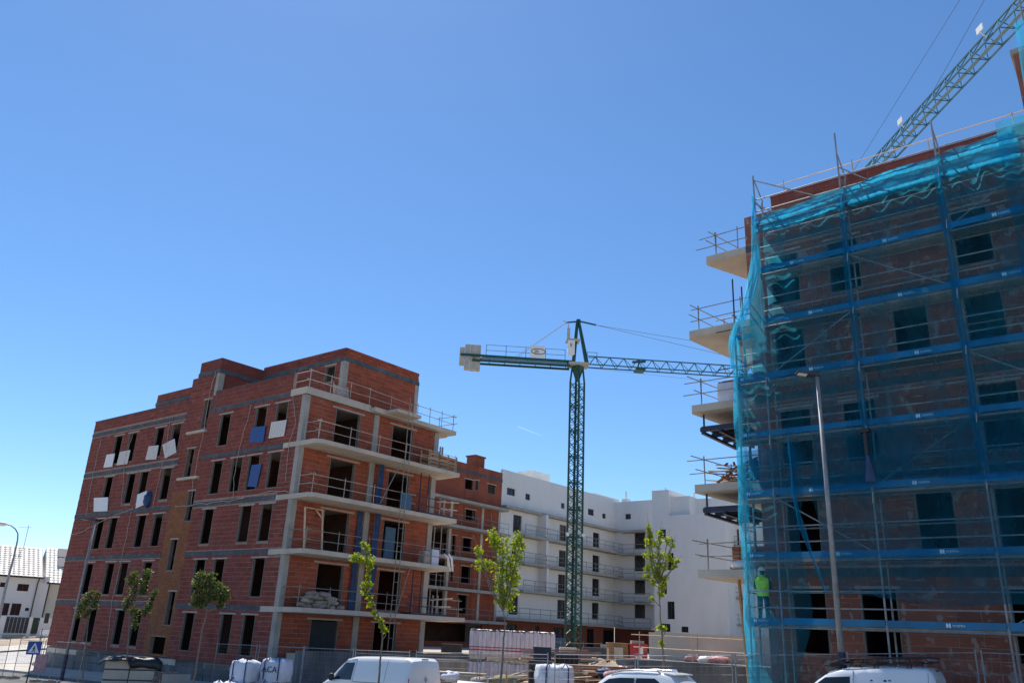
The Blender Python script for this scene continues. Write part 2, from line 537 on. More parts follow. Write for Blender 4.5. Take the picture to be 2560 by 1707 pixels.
# ================================================================== the setting
def sheet(fn, a0, a1, na, b0, b1, nb):
    mb = MB()
    mb.grid([[fn(a0 + (a1 - a0) * i / na, b0 + (b1 - b0) * j / nb) for i in range(na + 1)] for j in range(nb + 1)])
    return mb

def axis(lo, hi, fine0, fine1, step, coarse):
    v, x = [], lo
    while x < hi:
        v.append(x)
        x += step if fine0 <= x < fine1 else coarse
    return v + [hi]
xs, ys = axis(-900, 900, -75, 60, 3, 60), axis(-300, 1500, -30, 150, 3, 75)
g = MB(); g.grid([[(x, y, gz(x, y)) for x in xs] for y in ys])
struct('ground', g, M['dirt'])
up = lambda v: v
struct('road', sheet(lambda k, n: ST(k, n, .03), -70, 40, 110, -9.5, 1.3, 6), M['asph'])
struct('kerb', (lambda mb: [mb.box(-70 + i * 1.0 + .006, -69 + i * 1.0 - .006, 1.302, 1.45, 0, 0) for i in ()] and mb or mb)(sheet(lambda k, n: ST(k, n, .15), -44, 40, 84, 1.3, 1.46, 1)), M['kerb'])
kb = MB()
kb.grid([[ST(-44 + i, 1.298, z) for i in range(85)] for z in (-.05, .15)])
struct('kerb_face', kb, M['kerb'])
struct('pavement', sheet(lambda k, n: ST(k, n, .145), -44, 40, 84, 1.46, 5.2, 4), M['pave'])

def LBg(t, s, dz):
    p = LB(t, s, 0)
    return Vector((p.x, p.y, gz(p.x, p.y) + dz))
struct('side_street', sheet(lambda t, s: LBg(t, s, .05), -18, 70, 88, 29, 37, 6), M['roadL'])
struct('side_pavement', sheet(lambda t, s: LBg(t, s, .14), -8, 60, 68, 24.9, 29, 4), M['pave'])
struct('far_pavement', sheet(lambda t, s: LBg(t, s, .16), -8, 70, 78, 37, 40.5, 3), M['pave'])

# raised podium slab that the blocks stand on
pod = [LB(.6, -2.6, 0), LB(13, -2.6, 0), LB(17, -8, 0), Vector((6.5, 46, 0)), Vector((7.0, 39.9, 0)), RB(-4.0, 8.5, 0), RB(10, 8.5, 0), Vector((60, 60, 0)), Vector((60, 170, 0)), Vector((-40, 170, 0)), LB(12, 24, 0), LB(11.2, 24, 0), LB(11.2, -.4, 0), LB(.6, -.4, 0)]
pm_ = MB()
top = [pm_.p((p.x, p.y, 2.0)) for p in pod]
bot = [pm_.p((p.x, p.y, -.8)) for p in pod]
pm_.face(top)
for i in range(len(pod)):
    j = (i + 1) % len(pod)
    pm_.face((bot[i], bot[j], top[j], top[i]))
struct('podium', pm_, M['dust'])

# lower terrace of site fill between the fence and the podium
tq = MB()
tl = [(-.9, 4.4), (14.4, 4.4), (14.4, 15), (-.9, 15)]
P_ = [K0 + kd * a + kn * b for a, b in tl]
tt_ = [[P_[0].lerp(P_[1], i / 24).lerp(P_[3].lerp(P_[2], i / 24), j / 12) for i in range(25)] for j in range(13)]
tq.grid([[Vector((p.x, p.y, SITE_Z - .02 + .03 * sin(p.x * 3.1 + p.y * 1.7))) for p in r] for r in tt_])
for a, b in ((0, 1), (1, 2), (3, 0)):
    tq.poly([Vector((P_[a].x, P_[a].y, -.3)), Vector((P_[b].x, P_[b].y, -.3)), Vector((P_[b].x, P_[b].y, SITE_Z - .04)), Vector((P_[a].x, P_[a].y, SITE_Z - .04))])
struct('site_terrace', tq, M['dirt'])

# ================================================================== walls and bricks
def cells(mb, face, a0, a1, z0, z1, ops, d0, d1):
    """solid wall with rectangular openings"""
    A = sorted({a0, a1, *[min(max(q, a0), a1) for o in ops for q in o[:2]]})
    Z = sorted({z0, z1, *[min(max(q, z0), z1) for o in ops for q in o[2:4]]})
    for ia in range(len(A) - 1):
        run = None
        for iz in range(len(Z)):
            solid = False
            if iz < len(Z) - 1:
                ca, cz = (A[ia] + A[ia + 1]) / 2, (Z[iz] + Z[iz + 1]) / 2
                solid = not any(o[0] < ca < o[1] and o[2] < cz < o[3] for o in ops)
            if solid and run is None:
                run = Z[iz]
            if not solid and run is not None:
                zt_ = Z[iz]
                mb.hexa([face(A[ia], run, d0), face(A[ia + 1], run, d0), face(A[ia + 1], run, d1), face(A[ia], run, d1),
                         face(A[ia], zt_, d0), face(A[ia + 1], zt_, d0), face(A[ia + 1], zt_, d1), face(A[ia], zt_, d1)])
                run = None

def brick_rects(a0, a1, z0, z1, ops, bl, bh, j=.022, seed=1):
    rg = random.Random(seed)
    out = []
    nz = max(1, round((z1 - z0) / bh)); h = (z1 - z0) / nz
    for r in range(nz):
        za_, zb_ = z0 + r * h, z0 + (r + 1) * h
        zm = (za_ + zb_) / 2
        blocked = sorted((o[0], o[1]) for o in ops if o[2] - .02 < zm < o[3] + .02)
        spans, x = [], a0
        for b in blocked:
            if b[0] > x: spans.append((x, min(b[0], a1)))
            x = max(x, b[1])
        if x < a1: spans.append((x, a1))
        off = (r % 2) * bl / 2 + rg.uniform(-.06, .06)
        for (p, q) in spans:
            if q - p < .05: continue
            x = a0 + math.floor((p - a0 - off) / bl) * bl + off
            while x < q:
                s, e = max(x, p), min(x + bl, q)
                if e - s > .05:
                    out.append((s + j / 2, e - j / 2, za_ + j / 2, zb_ - j / 2, e - s > bl - .01))
                x += bl
    return out

def place_bricks(root, name_mat, groups, nsep, seed=3):
    """groups: (face, direction vector, outward vector, rects). The nearest full bricks become parts of their own, the rest one part."""
    rg = random.Random(seed)
    full = []
    for gi, (face, dv, ov, rects, mat) in enumerate(groups):
        for r in rects:
            if r[4]:
                c = face((r[0] + r[1]) / 2, (r[2] + r[3]) / 2, 0)
                full.append(((c - Vector((0, 0, H))).length, gi, r))
    full.sort(key=lambda q: q[0])
    sep = {}
    for q in full[:nsep]:
        sep.setdefault(q[1], set()).add(q[2])
    o0 = rootloc(root)
    for gi, (face, dv, ov, rects, mat) in enumerate(groups):
        mb = MB()
        mine = sep.get(gi, set())
        shared = None
        for r in rects:
            d = .010 + rg.random() * .008
            if r in mine:
                l, hgt = r[1] - r[0], r[3] - r[2]
                if shared is None:
                    b = MB()
                    x, y, z = Vector(dv).normalized(), Vector(ov).normalized(), Vector((0, 0, 1))
                    e = .006
                    b.hexa([x * (sx * l / 2) + y * .0 + z * (sz * hgt / 2) for sx, sz in ((-1, -1), (1, -1), (1, 1), (-1, 1))] +
                           [x * (sx * (l / 2 - e)) + y * .03 + z * (sz * (hgt / 2 - e)) for sx, sz in ((-1, -1), (1, -1), (1, 1), (-1, 1))])
                    shared = bpy.data.meshes.new('brick')
                    shared.from_pydata([tuple(v) for v in b.v], [], b.f); shared.materials.append(mat)
                o = bpy.data.objects.new('brick', shared)
                COL.objects.link(o); o.parent = root
                o.location = face((r[0] + r[1]) / 2, (r[2] + r[3]) / 2, d - .03) - o0
                o.scale = (1, 1, 1)
            else:
                P = [face(a, z, dd) for dd in (-.02, d) for a, z in ((r[0], r[2]), (r[1], r[2]), (r[1], r[3]), (r[0], r[3]))]
                i = [mb.p(q) for q in P]
                for q in ((4, 5, 6, 7), (0, 1, 5, 4), (1, 2, 6, 5), (2, 3, 7, 6), (3, 0, 4, 7)):
                    mb.face([i[k] for k in q])
        stuff(obj('brickwork', mb, mat, root))

def opening_trim(root, face, o, lint=.085, jamb=.045, deep=.12, lw=.22, sill=False, lm='plasterL', jm='jamb'):
    a0, a1, q0, q1 = o[:4]
    mb = MB()
    fa = lambda p: face(*p)
    def bx(A0, A1, Z0, Z1, d0, d1, m):
        m.hexa([face(A0, Z0, d0), face(A1, Z0, d0), face(A1, Z0, d1), face(A0, Z0, d1), face(A0, Z1, d0), face(A1, Z1, d0), face(A1, Z1, d1), face(A0, Z1, d1)])
    bx(a0, a0 + jamb, q0, q1, -deep, .016, mb)
    bx(a1 - jamb, a1, q0, q1, -deep, .016, mb)
    bx(a0 + jamb, a1 - jamb, q0, q0 + jamb, -deep, .02, mb)
    obj('window_frame', mb, M[jm], root)
    lb = MB()
    bx(a0 - lw, a1 + lw, q1 + .003, q1 + lint, -.05, .03, lb)
    obj('lintel', lb, M[lm], root)

# ================================================================== brick apartment block on the left
ZL = [1.25, 4.2, 7.12, 10.04, 12.96, 15.95]
fA = lambda a, z, d: LB(-d, a, z)
fB = lambda a, z, d: LB(a, -d, z)
oA, oB = Vector((-uR[0], -uR[1], 0)), Vector((-uL[0], -uL[1], 0))
vA, vB = Vector((uL[0], uL[1], 0)), Vector((uR[0], uR[1], 0))
lb = thing('apartment_building', 'unfinished red brick apartment block with bare concrete balconies and dark slab bands', 'building', LB(0, 0, .2))
floors = [[20.9, 18.95, 15.4, 13.45, 7.8, 4.15, 2.15], [20.7, 17.9, 16.15, 13.3, 7.6, 5.7, 2.0], [20.5, 18.7, 15.1, 13.1, 7.6, 3.9, 2.0],
          [20.5, 17.5, 15.85, 13.05, 7.5, 5.5, 3.85, 1.9], [20.35, 18.4, 14.9, 12.9, 7.45, 3.85, 1.9]]
WA = []
for i, f in enumerate(floors):
    for c in f:
        WA.append((c - .42, c + .66, ZL[i] + .45, ZL[i] + 2.5))
stair = [(9.55, 10.3, 14.8, 16.7), (10.45, 11.25, 11.75, 13.6), (9.55, 10.3, 9.0, 10.85), (10.55, 11.3, 6.1, 7.95), (9.75, 10.5, 3.0, 4.9), (10.0, 11.6, 1.4, 2.35)]
bands = []
for i in range(1, 6):
    zz = ZL[i]
    bands += [(12.15, 24.5, zz - .22, zz + .06), (1.4, 9.5, zz - .22, zz + .06)]
    bands += [(-.1, 1.4, zz - .30, zz + .02)]
ops = WA + stair + bands
grp = []
wl = MB(); cells(wl, fA, 12.15, 24.5, 1.3, 16.9, [o for o in ops if o[0] > 11], -.15, 0)
cells(wl, fA, 0.18, 9.5, 1.2, 16.0, [o for o in ops if o[1] < 9.6 and o not in stair], -.15, 0)
cells(wl, fA, 9.5, 12.15, 1.3, 18.4, stair, -.27, -.02)
cells(wl, fA, 1.3, 9.12, 16.0, 17.08, [(9.5, 12, 16, 17.08)], -.2, 0)
obj('wall', wl, M['mortar'], lb)
bo = lambda a0, a1: [o for o in ops if o[1] > a0 and o[0] < a1]
grp.append((fA, vA, oA, brick_rects(12.15, 24.5, 1.32, 16.9, bo(12.16, 24.5), .5, .25, seed=5), M['brickA']))
grp.append((fA, vA, oA, brick_rects(.18, 9.5, 1.22, 16.0, [o for o in bo(0, 9.5) if o not in stair], .5, .25, seed=6), M['brickA']))
grp.append((fA, vA, oA, brick_rects(1.3, 9.12, 16.02, 17.08, [], .5, .25, seed=7), M['brickA']))
fS = lambda a, z, d: LB(.02 - d, a, z)
grp.append((fS, vA, oA, brick_rects(9.5, 12.15, 10.9, 18.4, stair, .5, .25, seed=8), M['brickA']))
grp.append((fS, vA, oA, brick_rects(9.5, 12.15, 1.32, 10.9, stair, .28, .11, j=.012, seed=9), M['brickS']))
for o in WA:
    opening_trim(lb, fA, o)
for o in stair[:5]:
    opening_trim(lb, fS, o, lw=.1)
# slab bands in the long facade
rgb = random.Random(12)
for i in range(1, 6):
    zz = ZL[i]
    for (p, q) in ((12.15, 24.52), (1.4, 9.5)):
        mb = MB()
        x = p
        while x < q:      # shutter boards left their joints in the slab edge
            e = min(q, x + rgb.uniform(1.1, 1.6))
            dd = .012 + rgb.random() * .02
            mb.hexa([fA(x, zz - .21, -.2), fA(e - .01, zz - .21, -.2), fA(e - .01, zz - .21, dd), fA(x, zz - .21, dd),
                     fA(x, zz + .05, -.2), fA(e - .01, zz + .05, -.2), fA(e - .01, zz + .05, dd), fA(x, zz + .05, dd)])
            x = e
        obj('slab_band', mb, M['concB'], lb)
# floor slabs with the balconies they carry
for i in range(1, 5):
    zz = ZL[i]
    mb = MB(LB)
    mb.box(.15, 10.9, .3, 9.3, zz - .28, zz - .002); mb.box(3.0, 10.9, 9.3, 12.3, zz - .28, zz - .002); mb.box(.15, 10.9, 12.3, 24.2, zz - .28, zz - .002)
    obj('floor_slab', mb, M['concL'], lb)
    mb = MB()
    outl = [(-.05, 1.4), (-.05, -1.3), (.25, -1.6), (11.3 if i > 1 else 12.6, -1.6), (11.3 if i > 1 else 12.6, .28), (.1, .28), (.1, 1.4)]
    t_ = [mb.p(LB(a, b, zz + .02)) for a, b in outl]
    b_ = [mb.p(LB(a, b, zz - .27 + (0 if b > -1 else .05))) for a, b in outl]
    mb.face(t_); mb.face(b_[::-1])
    for k in range(len(outl)):
        j = (k + 1) % len(outl)
        mb.face((t_[j], t_[k], b_[k], b_[j]))
    obj('balcony_slab', mb, M['concL'], lb)
mb = MB(LB); mb.box(.15, 11.9, .3, 9.3, 15.65, 15.92); mb.box(3.0, 11.9, 9.3, 12.3, 15.65, 15.92); mb.box(.15, 11.9, 12.3, 24.2, 15.65, 15.92); obj('floor_slab', mb, M['concL'], lb)
mb = MB(LB); mb.box(-.06, 4.7, -.12, .3, 15.72, 16.12); mb.box(-.06, .2, .3, 1.35, 15.72, 16.12); obj('balcony_slab', mb, M['concL'], lb)
mb = MB(LB); mb.box(4.72, 11.9, -.5, .3, 15.72, 15.99); mb.box(5.6, 7.6, -1.5, -.5, 15.78, 15.97); obj('balcony_slab', mb, M['concL'], lb)
mb = MB(LB); mb.box(.0, 11, 0, 24.3, .9, 1.2); obj('floor_slab', mb, M['concL'], lb)
# columns of the balcony facade
for i in range(5):
    for (p, q) in ((-.04, .30), (5.12, 5.52), (10.38, 10.78)):
        mb = MB(LB)
        mb.box(p, q, -.06, .28, ZL[i] - .3, ZL[i + 1] - .285)
        obj('column', mb, M['conc'], lb)
# balcony facade walls
opsB = []
for i in range(5):
    z0_ = ZL[i] + (.0 if i else .3)
    for (p, q) in ((2.22, 4.1), (6.7, 8.5)):
        opsB.append((p, q, z0_ + .05 + (.45 if i == 0 else .12), ZL[i] + 2.42))
wb = MB()
for i in range(5):
    for (p, q) in ((.32, 5.1), (5.54, 10.36)):
        o_ = [o for o in opsB if o[0] > p and o[1] < q and ZL[i] < o[2] < ZL[i + 1]]
        cells(wb, fB, p, q, ZL[i] + .02, ZL[i + 1] - .29, o_, -.25, 0)
        grp.append((fB, vB, oB, brick_rects(p, q, ZL[i] + .02, ZL[i + 1] - .29, o_, .5, .25, seed=20 + i), M['brickB']))
obj('balcony_wall', wb, M['mortar'], lb)
for o in opsB:
    opening_trim(lb, fB, o, lw=.28, lint=.1)
# hidden sides, inner partitions
mb = MB(LB)
mb.box(10.8, 11.0, .3, 24.3, 1.2, 16.0)
mb.box(.2, 11, 24.2, 24.45, 1.2, 16.0)
obj('side_wall', mb, M['brickD'], lb)
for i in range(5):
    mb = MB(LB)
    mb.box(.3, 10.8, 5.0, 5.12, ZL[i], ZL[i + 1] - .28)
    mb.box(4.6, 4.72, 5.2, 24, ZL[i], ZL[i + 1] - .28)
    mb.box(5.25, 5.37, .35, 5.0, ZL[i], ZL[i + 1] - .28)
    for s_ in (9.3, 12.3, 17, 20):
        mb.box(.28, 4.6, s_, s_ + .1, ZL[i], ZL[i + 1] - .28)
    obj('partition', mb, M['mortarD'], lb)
# roof parts: stair tower, penthouse, set-back block
tw = MB(LB); tw.box(.02, 3.2, 9.16, 11.5, 18.68, 19.42); tw.box(.26, 3.0, 9.2, 9.4, 17.1, 18.4); tw.box(.26, 3.2, 11.3, 11.5, 15.9, 18.4)
obj('tower_wall', tw, M['brickA'], lb)
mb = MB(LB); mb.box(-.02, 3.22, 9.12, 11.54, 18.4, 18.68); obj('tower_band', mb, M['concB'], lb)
mb = MB(LB); mb.box(.02, .4, 9.14, 9.45, 16.9, 18.4); obj('tower_column', mb, M['conc'], lb)
fP = lambda a, z, d: LB(3.2 - d, a, z)
fQ = lambda a, z, d: LB(a, .95 - d, z)
pw = [(1.75, 2.7, 17.55, 18.62)]
mb = MB()
cells(mb, fP, .95, 9.2, 15.92, 18.75, pw, -.2, 0); cells(mb, fQ, 3.4, 9.5, 15.92, 18.75, [], -.2, 0)
mb2 = MB(LB); mb2.box(9.3, 9.5, 1.16, 8, 15.92, 19.5)
mb.v += []; obj('penthouse_wall', mb, M['mortar'], lb); obj('penthouse_side', mb2, M['brickD'], lb)
grp.append((fP, vA, oA, brick_rects(1.3, 9.2, 15.95, 18.75, pw, .5, .25, seed=31), M['brickA']))
grp.append((fQ, vB, oB, brick_rects(3.5, 9.3, 15.95, 18.75, [], .5, .25, seed=32), M['brickB']))
grp.append((fP, vA, oA, brick_rects(.95, 9.2, 19.03, 19.62, [], .5, .2, seed=33), M['brickA']))
grp.append((fQ, vB, oB, brick_rects(3.2, 9.5, 19.03, 19.62, [], .5, .2, seed=34), M['brickB']))
opening_trim(lb, fP, pw[0], lw=.1)
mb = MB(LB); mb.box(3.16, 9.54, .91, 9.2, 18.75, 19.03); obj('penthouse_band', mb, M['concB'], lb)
mb = MB(LB); mb.box(3.22, 9.48, .97, 1.15, 19.03, 19.60); mb.box(3.22, 3.4, 1.16, 9.2, 19.03, 19.60); obj('penthouse_parapet', mb, M['brickA'], lb)
for (a, b) in ((3.17, .92), (9.2, .92)):
    mb = MB(LB); mb.box(a, a + .33, b, b + .36, 15.93, 18.745); obj('penthouse_column', mb, M['conc'], lb)
fT = lambda a, z, d: LB(2.3 - d, a, z)
mb = MB(); cells(mb, fT, 11.6, 20.7, 15.9, 18.2, [], -.2, 0); cells(mb, fT, 11.6, 20.7, 18.45, 19.05, [], -.2, 0); obj('setback_wall', mb, M['mortar'], lb)
mb = MB(LB); mb.box(2.26, 9, 11.6, 20.75, 18.2, 18.45); obj('setback_band', mb, M['concB'], lb)
grp.append((fT, vA, oA, brick_rects(11.6, 20.7, 15.95, 18.2, [], .5, .25, seed=35), M['brickA']))
grp.append((fT, vA, oA, brick_rects(11.6, 20.7, 18.46, 19.05, [], .5, .2, seed=36), M['brickA']))
# coping of the parapet
mb = MB(LB); mb.box(-.03, .28, 12.15, 24.55, 16.9, 16.96); mb.box(-.03, .28, 1.3, 9.12, 17.083, 17.13); obj('coping', mb, M['concB'], lb)
# plinth
mb = MB(LB)
x = -.1
while x < 24.5:
    e = min(24.5, x + 2.9)
    mb.box(.0 + .03 * ((int(x * 7)) % 3), .3, x + .02, e - .025, -1.2, .55); mb.box(.03 * ((int(x * 5)) % 2), .3, x + .02, e - .025, .565, 1.27)
    for zz in (.1, .9):
        for xx in (x + .7, x + 2.1):
            mb.box(-.02, .0 , xx, xx + .06, zz, zz + .06)
    x = e
obj('plinth', mb, M['concP'], lb)
place_bricks(lb, None, grp, 300)

# concrete retaining wall in front of the balcony facade
rw = MB(LB)
for i in range(5):
    rw.box(-.6 + i * 3.0, 2.38 + i * 3.0, -2.95, -2.63, -.4, 2.18 + (i % 2) * .01)
o = tag(obj('retaining_wall', rw, M['concP']), 'low grey concrete retaining wall in front of the brick balcony facade', 'wall')

def onz(u, v, z):
    d = ray(u, v)
    s = (z - H) / d[2]
    return Vector((d[0] * s, d[1] * s, z))

def bxf(mb, face, A0, A1, Z0, Z1, d0, d1):
    mb.hexa([face(A0, Z0, d0), face(A1, Z0, d0), face(A1, Z0, d1), face(A0, Z0, d1), face(A0, Z1, d0), face(A1, Z1, d0), face(A1, Z1, d1), face(A0, Z1, d1)])
    return mb

def glazed(root, face, o, fr='frame', gl='wglass', deep=.14, mull=True, w=.06):
    a0, a1, q0, q1 = o[:4]
    mb = MB()
    bxf(mb, face, a0, a0 + w, q0, q1, -deep - .06, -deep)
    bxf(mb, face, a1 - w, a1, q0, q1, -deep - .06, -deep)
    bxf(mb, face, a0 + w, a1 - w, q0, q0 + w, -deep - .06, -deep)
    bxf(mb, face, a0 + w, a1 - w, q1 - w, q1, -deep - .06, -deep)
    if mull and a1 - a0 > .7:
        m = (a0 + a1) / 2
        bxf(mb, face, m - w / 2, m + w / 2, q0 + w, q1 - w, -deep - .05, -deep + .004)
    f = obj('window', mb, M[fr], root)
    g_ = MB(); bxf(g_, face, a0 + w, a1 - w, q0 + w, q1 - w, -deep - .04, -deep - .025)
    obj('pane', g_, M[gl], f)

def rail_run(root, pts, h=1.0, rails=(.5, 1.0), step=2.0, r=.022, mat='rail', name='railing'):
    """posts and rails along a polyline, one part per run"""
    mb = MB()
    for p, q in zip(pts, pts[1:]):
        p, q = Vector(p), Vector(q)
        n = max(1, round((q - p).length / step))
        for i in range(n + 1):
            b = p.lerp(q, i / n)
            mb.tube([b, b + Vector((0, 0, h + .05))], r, 5)
        for z in rails:
            mb.tube([p + Vector((0, 0, z)), q + Vector((0, 0, z))], r, 5)
    return obj(name, mb, M[mat], root)

# ================================================================== brick wing behind
SW = 19.5
fW_ = lambda a, z, d: LB(a, SW - d, z)
wg = thing('apartment_building', 'red brick wing with open loggias and a chimney, joined to the white block', 'building', LB(33, SW, 2.0))
ZW = [1.6, 4.52, 7.35, 10.25, 13.25, 15.9]
def oB_(z, x0, x1, y0, y1, s=SW):
    a0, q1 = pB(*z((x0 + x1) / 2 - (x1 - x0) / 2, y0), s)
    a1, _ = pB(*z((x0 + x1) / 2 + (x1 - x0) / 2, y0), s)
    _, q0 = pB(*z((x0 + x1) / 2, y1), s)
    return (min(a0, a1), max(a0, a1), q0, q1)
opw = [oB_(za, 885, 965, 240, 345), oB_(za, 980, 1012, 255, 350), oB_(za, 1092, 1165, 288, 385),
       oB_(za, 890, 985, 515, 625), oB_(za, 865, 950, 775, 908), oB_(za, 770, 808, 755, 940),
       oB_(za, 850, 940, 1035, 1200), oB_(za, 755, 785, 1030, 1190), oB_(za, 820, 910, 1295, 1475)]
TL, TR = 26.0, pB(*za(1222, 300), SW)[0]
loggia = pB(*za(735, 900), SW)[0]
opw += [(TL, loggia, ZW[i] + .02, ZW[i + 1] - .32) for i in range(1, 4)]
opw += [(TL + 4, loggia + 5.5, ZW[0] + .9, ZW[1] - .4)]
mb = MB(); cells(mb, fW_, TL, TR, 1.0, 19.8, opw, -.25, 0); obj('wall', mb, M['brickD'], wg)
bw = []
for i in range(1, 6):
    mb = MB(LB); mb.box(TL, TR + .3, SW - (1.25 if i < 5 else .9), SW + .1 if i == 5 else SW + 8, ZW[i] - .27, ZW[i]); obj('floor_slab', mb, M['conc'], wg)
    if i < 5:
        rail_run(wg, [LB(TL + .5, SW - 1.2, ZW[i]), LB(TR, SW - 1.2, ZW[i])], step=2.4, mat='rail')
for i in range(1, 5):
    for t_ in (loggia, TR - 2.9, TR - .2):
        mb = MB(LB); mb.box(t_ - .16, t_ + .16, SW - .06, SW + .24, ZW[i] + .002, ZW[i + 1] - .275); obj('column', mb, M['concL'], wg)
for o in opw[:9]:
    opening_trim(wg, fW_, o, lw=.12, lint=.1)
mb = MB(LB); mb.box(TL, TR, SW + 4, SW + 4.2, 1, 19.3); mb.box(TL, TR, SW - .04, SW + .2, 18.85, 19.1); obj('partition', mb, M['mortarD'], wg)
mb = MB(LB); mb.box(TL, TR + .02, SW - .05, SW + .03, 18.8, 19.08); obj('roof_band', mb, M['concB'], wg)
c_, q_ = pB(*za(1057, 150), SW)
mb = MB(LB); mb.box(c_ - .75, c_ + .75, SW + .6, SW + 1.8, 19.5, 21.0); mb.box(c_ - .85, c_ + .85, SW + .5, SW + 1.9, 21.0, 21.15); obj('chimney', mb, M['brickD'], wg)
mb = MB(LB); mb.box(TL, TR, SW + .25, SW + 8, 19.3, 19.5); obj('roof', mb, M['conc'], wg)
for i in range(1, 4):
    for j in range(4):
        t_ = TL + 3.2 + j * .75 + (i % 2) * .3
        p = LB(t_, SW - .3 - .2 * (j % 2), ZW[i])
        mb = MB(); mb.tube([p, p + Vector((0, 0, 2.6))], .05, 6)
        tag(obj('shoring_prop', mb, M['railW']), 'pale steel prop standing in an open loggia of the brick wing', 'prop', 'props in the loggias of the brick wing')

# ================================================================== white rendered block
wh = thing('apartment_building', 'white rendered apartment block with stacked balconies, stepping round a corner', 'building', LB(50, SW, 2.0))
ZH = [2.05, 5.0, 7.85, 10.7, 13.6, 16.35]
T0, T1 = TR + .02, pB(*z5(1116, 480), SW)[0]
od = []
for (x0, x1, y0, y1) in ((405, 465, 380, 512), (730, 778, 450, 575), (965, 1010, 505, 620), (395, 428, 565, 690), (725, 776, 630, 750), (962, 1010, 665, 785),
                         (385, 440, 765, 890), (720, 772, 800, 935), (960, 1010, 830, 955), (375, 440, 945, 1085), (715, 772, 980, 1115), (958, 1006, 1000, 1120),
                         (360, 418, 190, 248), (490, 524, 232, 280), (740, 766, 298, 340), (850, 880, 318, 360), (930, 972, 338, 388), (1030, 1056, 372, 410)):
    od.append(oB_(z5, x0, x1, y0, y1))
TOP = 20.25
mb = MB(); cells(mb, fW_, T0, T1, ZH[1], TOP, od, -.3, 0); obj('wall', mb, M['plaster'], wh)
og = [oB_(z5, a, b, 1150, 1235) for a, b in ((365, 430), (560, 590), (690, 760), (925, 975), (1040, 1115))]
mb = MB(); cells(mb, fW_, T0, T1, 1.0, ZH[1] - .29, [(o[0], o[1], 2.1, 4.4) for o in og], -.3, -.3 + .25); obj('ground_wall', mb, M['brickD'], wh)
for o in od:
    glazed(wh, fW_, o)
for o in og:
    glazed(wh, fW_, (o[0], o[1], 2.1, 4.4))
mb = MB(LB); mb.box(T0, T1 + 8, SW + 5, SW + 5.2, 1, 20); mb.box(T0, T1, SW + .3, SW + 5, 19.4, 19.6); obj('back_wall', mb, M['plaster'], wh)
for i in range(1, 6):
    mb = MB(LB); mb.box(T0 + (.02 if i in (1, 5) else 2.6), T1, SW - (1.35 if i < 5 else .75), SW + .05, ZH[i] - .27, ZH[i]); obj('balcony_slab', mb, M['conc'], wh)
    if i < 5:
        rail_run(wh, [LB(T0 + (.3 if i == 1 else 2.7), SW - 1.28, ZH[i]), LB(T1 - .3, SW - 1.28, ZH[i])], step=1.9, r=.03, mat='rail')
for (x, y0, y1) in ((583, 390, 545), (583, 560, 730), (585, 760, 920)):
    a, b = pB(*z5(x, y0), SW); _, c = pB(*z5(x, y1), SW)
    mb = MB(LB); mb.box(a - .18, a + .18, SW - 1.2, SW - .003, c, b); obj('divider', mb, M['plaster'], wh)
# return wing facing the court
fF = lambda a, z, d: LB(T1 - d, a, z)
def oA_(z, x0, x1, y0, y1, t):
    xm = (x0 + x1) / 2
    a0, q1 = pA(*z(x0, y0), t); a1, _ = pA(*z(x1, y0), t); _, q0 = pA(*z(xm, y1), t)
    return (min(a0, a1), max(a0, a1), q0, q1)
of = [oA_(z5, 1190, 1230, 378, 415, T1)] + [oA_(z5, 1255, 1330, y0, y1, T1) for y0, y1 in ((510, 625), (672, 780), (830, 943), (993, 1110))]
sF0 = pA(*z5(1420, 700), T1)[0]
topF = pA(*z5(1250, 287), T1)[1]
mb = MB(); cells(mb, fF, sF0, SW, ZH[1] - .3, topF, of, -.3, 0); obj('wall', mb, M['plaster'], wh)
mb = MB(); cells(mb, fF, sF0, SW, 1.0, ZH[1] - .31, [], -.3, -.02); obj('ground_wall', mb, M['brickD'], wh)
for o in of:
    glazed(wh, fF, o)
for i in range(1, 6):
    mb = MB(LB); mb.box(T1 - 1.3, T1, sF0 + .3, SW - 1.36, ZH[i] - .2 - .25, ZH[i] - .2); obj('balcony_slab', mb, M['conc'], wh)
    if i < 5:
        rail_run(wh, [LB(T1 - 1.25, sF0 + .4, ZH[i] - .2), LB(T1 - 1.25, SW - 1.4, ZH[i] - .2)], step=1.9, r=.03)
# blank gable wing
TG = T1 - 3.2
sG1 = pA(*z5(1392, 800), TG)[0]; sG0 = pA(*z5(1908, 800), TG)[0]
fG = lambda a, z, d: LB(TG - d, a, z)
ogb = [oA_(z5, a, b, c, d, TG) for a, b, c, d in ((1432, 1476, 487, 548), (1485, 1530, 652, 772), (1436, 1482, 812, 940), (1485, 1537, 992, 1117), (1440, 1508, 1148, 1205), (1585, 1635, 1168, 1210))]
topG = pA(*z5(1600, 382), TG)[1]
mb = MB(); cells(mb, fG, sG0, sG1, 1.0, topG, ogb, -.3, 0); obj('gable_wall', mb, M['plaster'], wh)
for o in ogb:
    glazed(wh, fG, o)
mb = MB(LB); mb.box(TG + .002, T1 + 6, sG1 - .25, sG1 - .002, 1, topG - .05); mb.box(TG + .3, T1 + 6, sG0 + .002, sG0 + .25, 1, topG - .05); obj('side_wall', mb, M['plaster'], wh)
